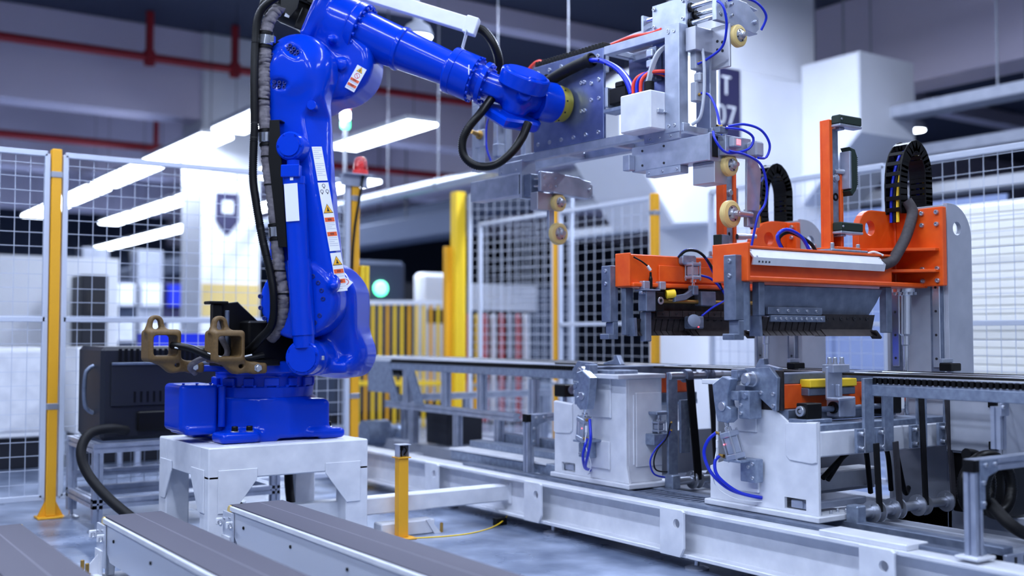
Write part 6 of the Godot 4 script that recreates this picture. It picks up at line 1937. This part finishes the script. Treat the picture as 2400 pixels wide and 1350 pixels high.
	for k in 3:
		s = mb()
		cyl(s, Vector3(5.25, 3.32 + k * 0.1, -10.84), Vector3(5.25, 3.41 + k * 0.1, -10.84), 0.05, 16, 0.01)
		put("lens", s, [M.led_green, M.tube_glow, M.led_red][k], t)
	s = mb()
	cyl(s, Vector3(5.25, 0.0, -10.84), Vector3(5.25, 3.32, -10.84), 0.018, 10)
	put("pole", s, M.steel, t)
	# insulated duct
	t = thing("insulated_duct", "silver insulated pipe with bands running under the gripper frame into the distance", "pipe", Vector3(5.72, 2.6, -8.0))
	s = mb()
	cyl(s, Vector3(5.72, 2.6, -16), Vector3(5.72, 2.6, -6.7), 0.06, 18)
	put("pipe_jacket", s, M.chrome_soft, t)
	for k in 8:
		s = mb()
		ring(s, Vector3(5.72, 2.6, -7.45 - k * 1.1), Vector3(5.72, 2.6, -7.41 - k * 1.1), 0.068, 0.05, 18)
		put("band", s, M.steel, t)
		s = mb()
		cyl(s, Vector3(5.72, 2.66, -7.43 - k * 1.1), Vector3(5.72, 5.19, -7.43 - k * 1.1), 0.006, 6)
		put("hanger", s, M.steel, t)
	# right side: slatted wall, cool panel, ducts
	t = thing("slatted_screen", "cream slatted screen behind the fence at the right edge", "screen", Vector3(7.2, 0, -3.0))
	for k in 32:
		s = bx(7.2, 7.225, 0.06 + k * 0.06, 0.115 + k * 0.06, -4.75, -1.0, 0.004)
		put("slat", s, M.cream, t)
	put("back_sheet", bx(7.226, 7.24, 0.0, 2.0, -4.75, -1.0, 0.002), M.cream, t)
	t = thing("grey_partition", "blue grey partition panel behind the mesh between column and slatted screen", "partition", Vector3(9.4, 0, -7.0))
	for k in 3: put("panel", bx(9.4, 9.44, 0.0, 2.35, -8.6 + k * 1.0, -7.62 + k * 1.0, 0.006), M.cool, t)
	for k in 3:
		t = thing("cable_tray", ["upper grey cable tray at the top right", "middle grey cable tray at the top right", "lower pale duct above the right fence"][k], "cable tray", Vector3(10.0, 3.2, -5.0), 0.0, "overhead trays at the right")
		put("tray", bx(9.6 + k * 0.5, 9.9 + k * 0.5, 3.3 - k * 0.35, 3.42 - k * 0.35, -14, 0, 0.01), [M.grey, M.grey, M.wall][k], t)
		for j in 6:
			s = mb()
			cyl(s, Vector3(9.75 + k * 0.5, 3.42 - k * 0.35, -12.5 + j * 2.2), Vector3(9.75 + k * 0.5, 5.19, -12.5 + j * 2.2), 0.012, 6)
			put("hanger", s, M.grey, t)
	for q in [["bright round flood lamp glowing above the blue arm tube", 4.415, 3.5, -7.77], ["bright round lamp above the right chain, beside the column bracket", 11.29, 3.48, -7.9]]:
		t = thing("flood_lamp", q[0], "lamp", Vector3(q[1], q[2], q[3]), 0.0, "round high-bay lamps")
		s = mb()
		lathe(s, Vector3(q[1], q[2], q[3]), Vector3.UP, [[0.12, 0.012], [0.13, 0.03], [0.1, 0.1], [0.04, 0.14], [0.04, 0.2], [0.0, 0.2]], 24)
		put("housing", s, M.grey, t)
		s = mb()
		lathe(s, Vector3(q[1], q[2], q[3]), Vector3.UP, [[0.0, 0.0], [0.115, 0.0], [0.12, 0.012]], 24)
		put("lens", s, M.tube_glow, t)
		s = mb()
		cyl(s, Vector3(q[1], q[2] + 0.2, q[3]), Vector3(q[1], 5.19, q[3]), 0.008, 6)
		put("hanger", s, M.steel, t)
		var l := SpotLight3D.new()
		l.name = "flood_light"
		add_child(l, true)
		l.position = Vector3(q[1], q[2] - 0.02, q[3])
		l.rotation_degrees.x = -90
		l.spot_angle = 75
		l.spot_range = 20
		l.light_energy = 4
		l.light_size = 0.1
		l.shadow_enabled = true

# ------------------------------------------------------------------ the gripper frame on the robot's flange (x away from the robot, z towards the near end)
func roller(parent: Node3D, c: Vector3, r: float) -> void:
	var s := mb()
	lathe(s, c - Vector3(0, 0, 0.016), Vector3(0, 0, 1), [[r * 0.55, 0.0], [r * 0.9, 0.0], [r, 0.006], [r, 0.026], [r * 0.9, 0.032], [r * 0.62, 0.036], [r * 0.55, 0.03]], 30)
	var o := put("roller", s, M.rubber_cream, parent)
	s = mb()
	lathe(s, c - Vector3(0, 0, 0.018), Vector3(0, 0, 1), [[0.0, 0.0], [r * 0.56, 0.0], [r * 0.56, 0.036], [r * 0.4, 0.038], [r * 0.36, 0.05], [r * 0.2, 0.052], [r * 0.2, 0.07], [0.0, 0.07]], 24)
	put("hub", s, M.steel, o)
	for k in 4:
		var a := TAU * k / 4 + 0.4
		bolt(o, c + Vector3(cos(a) * r * 0.46, sin(a) * r * 0.46, 0.018), Vector3(0, 0, 1), 0.004, 0.003, M.ink)

func guide_arm(t: Node3D, z: float, y0: float, y1: float, w0: float, len: float) -> void:   # bolted block and tapering channel running away from the robot
	var s := bx(w0 - 0.01, w0 + 0.085, y0, y1, z - 0.025, z, 0.003)
	var b := put("arm_block", s, M.alu, t)
	for i in [0.018, 0.058]:
		for j in [0.28, 0.72]:
			bolt(b, Vector3(w0 + i, lerpf(y0, y1, j), z), Vector3(0, 0, 1), 0.012 if (i < 0.03) != (j < 0.5) else 0.007, 0.003, M.steel, "screw")
	s = mb()
	plate(s, v2([w0 + 0.085, y0 + 0.004, w0 + len, y0 - 0.015, w0 + len + 0.03, y0 + 0.01, w0 + len + 0.03, y0 + 0.06, w0 + len * 0.8, y1 - 0.01, w0 + 0.085, y1 - 0.002]), plz(z - 0.012), 0.008, [], 0.001)
	var ch := put("arm_web", s, M.alu, t)
	for e in [[y0 - 0.008, y0 - 0.012], [y1 - 0.004, y1 - 0.03]]:
		s = mb()
		beam(s, Vector3(w0 + 0.085, e[0] + 0.006, z - 0.03), Vector3(w0 + len + 0.02, e[1], z - 0.03), 0.05, 0.006, 0.001)
		put("arm_flange", s, M.alu, ch)
	for y in [0.3, 0.7]: bolt(ch, Vector3(w0 + 0.1, lerpf(y0, y1, y), z - 0.004), Vector3(0, 0, 1), 0.008, 0.012)
	bolt(ch, Vector3(w0 + len, lerpf(y0, y1, 0.3), z - 0.004), Vector3(0, 0, 1), 0.01, 0.014, M.steel, "pivot_bolt", true)

func gripper() -> void:
	var O := Vector3(3.41, 0, -4.55)
	var t := thing("gripper_frame", "large aluminium gripper frame with rollers and hoses on the blue robot's wrist", "gripper", O + Vector3(0, 2.24, 0), deg_to_rad(4.2))
	frame = Transform3D(Basis(Vector3.UP, deg_to_rad(4.2)), O)
	var s := mb()
	plate(s, v2([-0.172, 2.03, 0.372, 2.03, 0.372, 2.487, -0.172, 2.487]), plx(0.0), 0.018, [], 0.002)
	var mp := put("mounting_plate", s, M.alu_blue, t)
	for k in 6:
		for y in [2.45, 2.065]: bolt(mp, Vector3(0, y, -0.13 + k * 0.093), Vector3(-1, 0, 0), 0.0115, 0.006)
	for q in [[0.21, 2.335], [0.235, 2.335], [0.21, 2.19], [0.235, 2.19], [0.285, 2.32], [0.34, 2.33], [0.285, 2.235], [0.34, 2.235]]:
		bolt(mp, Vector3(0, q[1], q[0]), Vector3(-1, 0, 0), 0.011, 0.006)
	put("rubber_strip", bx(0.005, 0.08, 2.487, 2.512, -0.17, 0.37, 0.006), M.rubber, t)
	for k in 22: put("strip_rib", bx(0.003, 0.06, 2.49, 2.518, -0.162 + k * 0.0245, -0.15 + k * 0.0245, 0.002), M.black, t)
	for w in [0.0, 0.2]:
		for q in [["frame_bar", 1.988, 2.03, -0.73, 0.9], ["frame_bar", 2.447, 2.49, 0.372, 0.83], ["frame_bar", 2.365, 2.405, -0.73, -0.172], ["frame_post", 2.03, 2.365, -0.73, -0.665], ["frame_post", 2.03, 2.365, -0.53, -0.49], ["frame_post", 1.988, 2.495, 0.8, 0.89]]:
			put(q[0], bx(w + (-0.014 if q[3] == 0.8 and w < 0.1 else 0.002), w + 0.05, q[1], q[2], q[3], q[4], 0.003), M.alu, t)
	for z in [-0.7, 0.0, 0.37, 0.86]:
		put("cross_bar", bx(0.05, 0.2, 1.995, 2.025, z - 0.02, z + 0.02), M.alu, t)
		put("cross_bar", bx(0.05, 0.2, 2.455 if z > -0.1 else 2.37, 2.485 if z > -0.1 else 2.4, z - 0.02, z + 0.02), M.alu, t)
	put("back_plate", bx(0.25, 0.26, 2.03, 2.49, 0.3, 0.62), M.alu_blue, t)
	put("inner_plate", bx(0.05, 0.062, 2.03, 2.447, 0.66, 0.83), M.alu_blue, t)
	for q in [[2.46, 0.845], [2.46, 0.88], [2.02, 0.845], [2.02, 0.88], [2.47, 0.845]]: bolt(t, Vector3(-0.014, q[0], q[1] - 0.02), Vector3(-1, 0, 0), 0.009, 0.004)
	# left end: gusset with a brass-tipped stop
	put("gusset", bx(-0.006, 0.004, 2.12, 2.22, -0.69, -0.6), M.alu, t)
	s = mb()
	lathe(s, Vector3(-0.006, 2.19, -0.64), Vector3(-1, 0.1, 0.3), [[0.026, 0.0], [0.026, 0.008], [0.014, 0.012], [0.014, 0.05], [0.012, 0.05], [0.012, 0.085], [0.0, 0.085]], 16)
	put("stop_pin", s, M.brass, t)
	put("sensor_block", bx(-0.01, 0.04, 2.05, 2.12, -0.52, -0.47), M.alu, t)
	put("air_tube", cable([Vector3(0.05, 2.36, -0.6), Vector3(0.02, 2.25, -0.61), Vector3(0.01, 2.12, -0.6), Vector3(0.03, 2.03, -0.58)], 0.006, 7, 0.02), M.hose_blue, t)
	# upper guide unit at the near end
	s = mb()
	plate(s, v2([0.66, 2.33, 0.875, 2.33, 0.875, 2.635, 0.66, 2.635]), plx(0.052), 0.014, [], 0.001)
	var gp := put("guide_plate", s, M.alu, t)
	for q in [[0.675, 2.615], [0.86, 2.615], [0.675, 2.53], [0.86, 2.53]]: bolt(gp, Vector3(0.052, q[1], q[0]), Vector3(-1, 0, 0), 0.009, 0.01)
	put("guide_body", bx(0.068, 0.14, 2.47, 2.62, 0.67, 0.87, 0.004), M.iron, t)
	for q in [[0.085, 2.585], [0.12, 2.555], [0.085, 2.51]]:
		s = mb()
		cyl(s, Vector3(q[0], q[1], 0.59), Vector3(q[0], q[1], 1.06), 0.012, 14)
		put("guide_rod", s, M.chrome, t)
		s = mb()
		ring(s, Vector3(q[0], q[1], 0.87), Vector3(q[0], q[1], 0.885), 0.022, 0.012, 16)
		put("rod_bush", s, M.black, t)
	put("rear_yoke", bx(0.06, 0.15, 2.47, 2.61, 0.575, 0.59, 0.003), M.alu, t)
	guide_arm(t, 1.06, 2.48, 2.61, 0.06, 0.27)
	roller(t, Vector3(0.2, 2.43, 1.06), 0.052)
	put("hanger_plate", bx(0.14, 0.155, 2.28, 2.48, 0.95, 1.06), M.steel_soft, t)
	put("hanger_plate", bx(0.02, 0.15, 2.36, 2.47, 0.9, 0.96), M.steel_soft, t)
	for q in [[0.99, 2.41], [1.02, 2.4], [0.99, 2.37], [1.02, 2.36]]: bolt(t, Vector3(0.14, q[1], q[0]), Vector3(-1, 0, 0), 0.007, 0.003, M.ink)
	put("air_tube", cable([Vector3(0.06, 2.3, 0.92), Vector3(0.08, 2.32, 0.98), Vector3(0.08, 2.36, 1.07), Vector3(0.05, 2.43, 1.12), Vector3(0.03, 2.49, 1.13), Vector3(0.02, 2.53, 1.12), Vector3(0.03, 2.555, 1.085)], 0.006, 7, 0.015), M.hose_blue, t)
	put("air_tube", cable([Vector3(0.1, 2.57, 1.09), Vector3(0.16, 2.59, 1.11), Vector3(0.25, 2.58, 1.13), Vector3(0.32, 2.53, 1.13), Vector3(0.32, 2.47, 1.1)], 0.006, 7, 0.015), M.hose_blue, t)
	for y in [2.33, 2.18]:   # plug valves on the near post
		put("valve_body", bx(0.05, 0.1, y - 0.05, y + 0.04, 0.9, 0.935, 0.004), M.grey, t)
		put("valve_plug", bx(0.06, 0.095, y + 0.04, y + 0.085, 0.91, 0.95, 0.008), M.hose_grey, t)
		fitting(t, Vector3(0.07, y - 0.02, 0.935), Vector3(0.2, 0.2, 1), 0.007)
	put("grey_cable", cable([Vector3(0.075, 2.37, 0.955), Vector3(0.07, 2.28, 0.97), Vector3(0.06, 2.15, 0.975), Vector3(0.05, 2.05, 0.96), Vector3(0.04, 2.02, 0.92)], 0.008, 7, 0.02), M.hose_grey, t)
	put("air_tube", cable([Vector3(0.07, 2.165, 0.95), Vector3(0.08, 2.15, 0.99), Vector3(0.08, 2.08, 1.03), Vector3(0.08, 2.0, 1.05), Vector3(0.08, 1.95, 1.06)], 0.006, 7, 0.02), M.hose_blue, t)
	# terminal box, servo motor and wiring
	put("terminal_box", bx(-0.11, -0.002, 2.005, 2.185, 0.6, 0.8, 0.006), M.white, t)
	s = bx(-0.07, -0.03, 2.08, 2.1, 0.8, 0.812, 0.003)
	bx(-0.03, -0.012, 2.085, 2.092, 0.8, 0.81, 0.002, s)
	put("box_latch", s, M.steel, t)
	put("servo_motor", bx(-0.03, 0.05, 2.18, 2.26, 0.44, 0.56, 0.006), M.black, t)
	put("motor_flange", bx(-0.04, 0.06, 2.17, 2.27, 0.42, 0.44, 0.004), M.alu, t)
	put("motor_bracket", bx(-0.03, 0.06, 2.145, 2.165, 0.4, 0.58, 0.003), M.zinc, t)
	put("motor_plug", bx(-0.02, 0.03, 2.26, 2.29, 0.47, 0.53, 0.006), M.black, t)
	put("cable_gland", bx(-0.06, -0.02, 2.185, 2.215, 0.61, 0.65, 0.008), M.black, t)
	s = mb()
	cyl(s, Vector3(-0.05, 2.185, 0.735), Vector3(-0.05, 2.24, 0.735), 0.024, 16)
	put("cable_gland", s, M.black, t)
	s = mb()
	tube(s, smoothed([Vector3(-0.02, 2.33, -0.12), Vector3(-0.05, 2.355, -0.04), Vector3(-0.05, 2.385, 0.06), Vector3(-0.05, 2.41, 0.2), Vector3(-0.05, 2.42, 0.31), Vector3(-0.035, 2.415, 0.34)], 0.01), 0.03, 14)
	var sv := put("black_sleeve", s, M.rubber, t)
	for z in [-0.02, 0.31]:
		s = mb()
		ring(s, Vector3(-0.05, 2.37 if z < 0 else 2.42, z), Vector3(-0.05, 2.38 if z < 0 else 2.423, z + 0.035), 0.036, 0.028, 16)
		put("sleeve_end", s, M.rubber, sv)
	for q in [[-0.06, 0.012, "blue_cable", "hose_blue"], [-0.045, 0.011, "white_cable", "hose_white"], [-0.03, 0.009, "blue_cable", "hose_blue"]]:
		put(q[2], cable([Vector3(q[0], 2.42, 0.33), Vector3(q[0], 2.4, 0.42), Vector3(q[0] - 0.005, 2.34, 0.53), Vector3(q[0] - 0.01, 2.27, 0.6), Vector3(q[0] - 0.005, 2.2, 0.63)], q[1], 8, 0.02), M[q[3]], t)
	for k in 4: put("cable_tie", bx(-0.075, -0.018, 2.4 - k * 0.03, 2.408 - k * 0.03, 0.41 + k * 0.045, 0.417 + k * 0.045, 0.001), M.black, t)
	for q in [[0.65, "hose_red"], [0.675, "hose_blue"], [0.7, "hose_red"]]:
		put("hose_loop", cable([Vector3(-0.06, 2.185, q[0] - 0.01), Vector3(-0.06, 2.25, q[0] - 0.005), Vector3(-0.04, 2.285, q[0] + 0.03), Vector3(0.01, 2.29, q[0] + 0.08), Vector3(0.04, 2.28, q[0] + 0.1)], 0.009, 8, 0.015), M[q[1]], t)
	for k in 4: put("grey_cable", cable([Vector3(-0.06 + k * 0.007, 2.24, 0.73), Vector3(-0.045 + k * 0.007, 2.32, 0.745), Vector3(-0.02 + k * 0.007, 2.38, 0.76), Vector3(0.03 + k * 0.006, 2.42, 0.765)], 0.006, 7, 0.02), M.hose_grey, t)
	put("valve_manifold", bx(0.0, 0.045, 2.26, 2.42, 0.68, 0.73, 0.004), M.iron, t)
	for k in 3: put("manifold_valve", bx(-0.02, 0.0, 2.27 + k * 0.05, 2.305 + k * 0.05, 0.685, 0.725, 0.004), M.alu, t)
	for q in [[2.52, "hose_red"], [2.53, "hose_grey"], [2.535, "hose_blue"], [2.545, "hose_grey"]]:
		var w: float = 0.08 + (q[0] - 2.52) * 2.0
		put("top_hose", cable([Vector3(w, q[0] - 0.02, 0.1), Vector3(w, q[0], 0.36), Vector3(w - 0.01, q[0] + 0.005, 0.5), Vector3(w - 0.02, q[0] - 0.01, 0.64), Vector3(w - 0.03, q[0] - 0.01, 0.72)], 0.009, 8, 0.03), M[q[1]], t)
	for q in [[0.0, "hose_red"], [0.02, "hose_grey"], [0.035, "hose_blue"], [0.05, "hose_grey"]]:
		put("top_hose", cable([Vector3(0.2 + q[0], 2.52, -0.5), Vector3(0.19 + q[0], 2.57, -0.42), Vector3(0.17 + q[0], 2.58, -0.32), Vector3(0.15 + q[0], 2.52, -0.24), Vector3(0.13 + q[0], 2.42, -0.2)], 0.01, 8, 0.02), M[q[1]], t)
	put("rear_guide_block", bx(0.3, 0.42, 2.5, 2.6, -0.1, -0.02, 0.004), M.alu, t)
	for q in [[0.34, 2.575], [0.37, 2.575], [0.34, 2.53]]: bolt(t, Vector3(q[0], q[1], -0.02), Vector3(0, 0, 1), 0.012, 0.004)
	put("rear_guide_post", bx(0.22, 0.3, 2.4, 2.52, -0.1, -0.04, 0.004), M.alu, t)
	# lower near guide unit
	s = mb()
	plate(s, v2([0.66, 1.96, 0.885, 1.96, 0.885, 2.0, 0.87, 2.03, 0.66, 2.03]), plx(-0.008), 0.012)
	put("mount_plate", s, M.alu, t)
	for q in [[0.7, 1.975], [0.76, 1.975], [0.83, 1.975]]: bolt(t, Vector3(-0.008, q[1], q[0]), Vector3(-1, 0, 0), 0.006, 0.005)
	put("guide_box", bx(0.0, 0.09, 1.835, 1.955, 0.567, 1.05, 0.003), M.alu, t)
	put("box_end", bx(-0.004, 0.094, 1.832, 1.958, 1.05, 1.062, 0.002), M.alu, t)
	put("box_slot", bx(0.012, 0.05, 1.85, 1.945, 1.062, 1.066, 0.001), M.black, t)
	for q in [[0.64, 1.93], [0.78, 1.935], [0.64, 1.86], [0.78, 1.855]]: bolt(t, Vector3(0.0, q[1], q[0]), Vector3(-1, 0, 0), 0.006, 0.003, M.ink)
	put("stop_block", bx(-0.04, 0.0, 1.84, 1.915, 0.545, 0.59, 0.003), M.alu, t)
	put("slide_rail", bx(0.0, 0.06, 1.8, 1.835, 0.66, 0.88, 0.003), M.alu, t)
	for z in [0.68, 0.77, 0.86]: bolt(t, Vector3(0.0, 1.818, z), Vector3(-1, 0, 0), 0.006, 0.004)
	put("slide_plate", bx(0.03, 0.12, 1.735, 1.835, 0.93, 1.06, 0.003), M.steel_soft, t)
	put("end_channel", bx(0.06, 0.24, 1.86, 1.95, 1.062, 1.1, 0.003), M.alu, t)
	put("valve_block", bx(0.02, 0.08, 1.955, 1.985, 1.07, 1.1, 0.003), M.iron, t)
	for w in [0.02, 0.08]: fitting(t, Vector3(w, 1.985, 1.085), Vector3(1, 0.1, 0.2), 0.008)
	put("pressure_switch", bx(0.08, 0.14, 1.895, 1.94, 1.1, 1.13, 0.004), M.grey, t)
	put("red_display", bx(0.1, 0.128, 1.905, 1.93, 1.13, 1.132, 0.0005), M.led_red, t)
	put("grey_bracket", bx(0.2, 0.26, 1.86, 1.93, 1.1, 1.16, 0.008), M.grey, t)
	s = mb()
	plate(s, v2([0.17, 1.85, 0.23, 1.86, 0.27, 1.8, 0.25, 1.56, 0.19, 1.55, 0.165, 1.6]), plz(1.12), 0.012, [], 0.001)
	put("roller_arm", s, M.alu, t)
	put("roller_bracket", bx(0.17, 0.26, 1.54, 1.62, 1.105, 1.132, 0.004), M.alu, t)
	roller(t, Vector3(0.1, 1.595, 1.09), 0.062)
	roller(t, Vector3(0.12, 1.82, 1.07), 0.05)
	s = mb()
	cyl(s, Vector3(0.1, 1.595, 1.13), Vector3(0.2, 1.595, 1.13), 0.014, 12)
	put("roller_axle", s, M.steel, t)
	put("air_tube", cable([Vector3(0.08, 1.99, 1.1), Vector3(0.14, 2.0, 1.14), Vector3(0.22, 1.98, 1.17), Vector3(0.27, 1.92, 1.18), Vector3(0.26, 1.86, 1.17), Vector3(0.2, 1.85, 1.17)], 0.006, 7, 0.015), M.hose_blue, t)
	put("air_tube", cable([Vector3(0.06, 1.98, 1.1), Vector3(0.12, 1.97, 1.15), Vector3(0.18, 1.94, 1.16), Vector3(0.16, 1.89, 1.15), Vector3(0.08, 1.865, 1.13), Vector3(0.02, 1.87, 1.12), Vector3(-0.01, 1.92, 1.1), Vector3(0.0, 1.96, 1.08)], 0.006, 7, 0.015), M.hose_blue, t)
	put("air_tube", cable([Vector3(0.05, 1.87, 1.13), Vector3(0.14, 1.86, 1.15), Vector3(0.22, 1.82, 1.17), Vector3(0.26, 1.73, 1.17), Vector3(0.26, 1.65, 1.16), Vector3(0.22, 1.59, 1.15), Vector3(0.2, 1.5, 1.14), Vector3(0.19, 1.43, 1.13)], 0.006, 7, 0.015), M.hose_blue, t)
	# lower far guide unit
	put("mount_plate", bx(-0.008, 0.004, 1.935, 2.0, -0.47, -0.275), M.alu, t)
	for z in [-0.44, -0.31]: bolt(t, Vector3(-0.008, 1.95, z), Vector3(-1, 0, 0), 0.006, 0.005)
	put("guide_box", bx(0.0, 0.09, 1.815, 1.93, -0.74, -0.3, 0.003), M.alu, t)
	put("box_end", bx(0.005, 0.085, 1.82, 1.925, -0.3, -0.28, 0.002), M.black, t)
	put("clamp_plate", bx(-0.012, 0.09, 1.79, 2.0, -0.275, -0.26, 0.002), M.alu, t)
	put("guide_body", bx(0.004, 0.1, 1.8, 1.92, -0.26, -0.2, 0.004), M.iron, t)
	for y in [1.89, 1.85]:
		s = mb()
		cyl(s, Vector3(0.03, y, -0.2), Vector3(0.03, y, -0.12), 0.013, 14)
		put("guide_rod", s, M.chrome, t)
	guide_arm(t, -0.1, 1.815, 1.92, 0.0, 0.34)
	put("hanger_plate", bx(0.0, 0.13, 1.72, 1.815, -0.2, -0.14, 0.003), M.steel_soft, t)
	roller(t, Vector3(0.14, 1.765, -0.13), 0.048)
	put("roller_arm", bx(0.09, 0.13, 1.57, 1.78, -0.17, -0.15, 0.003), M.alu, t)
	roller(t, Vector3(0.13, 1.595, -0.12), 0.06)
	frame = Transform3D()
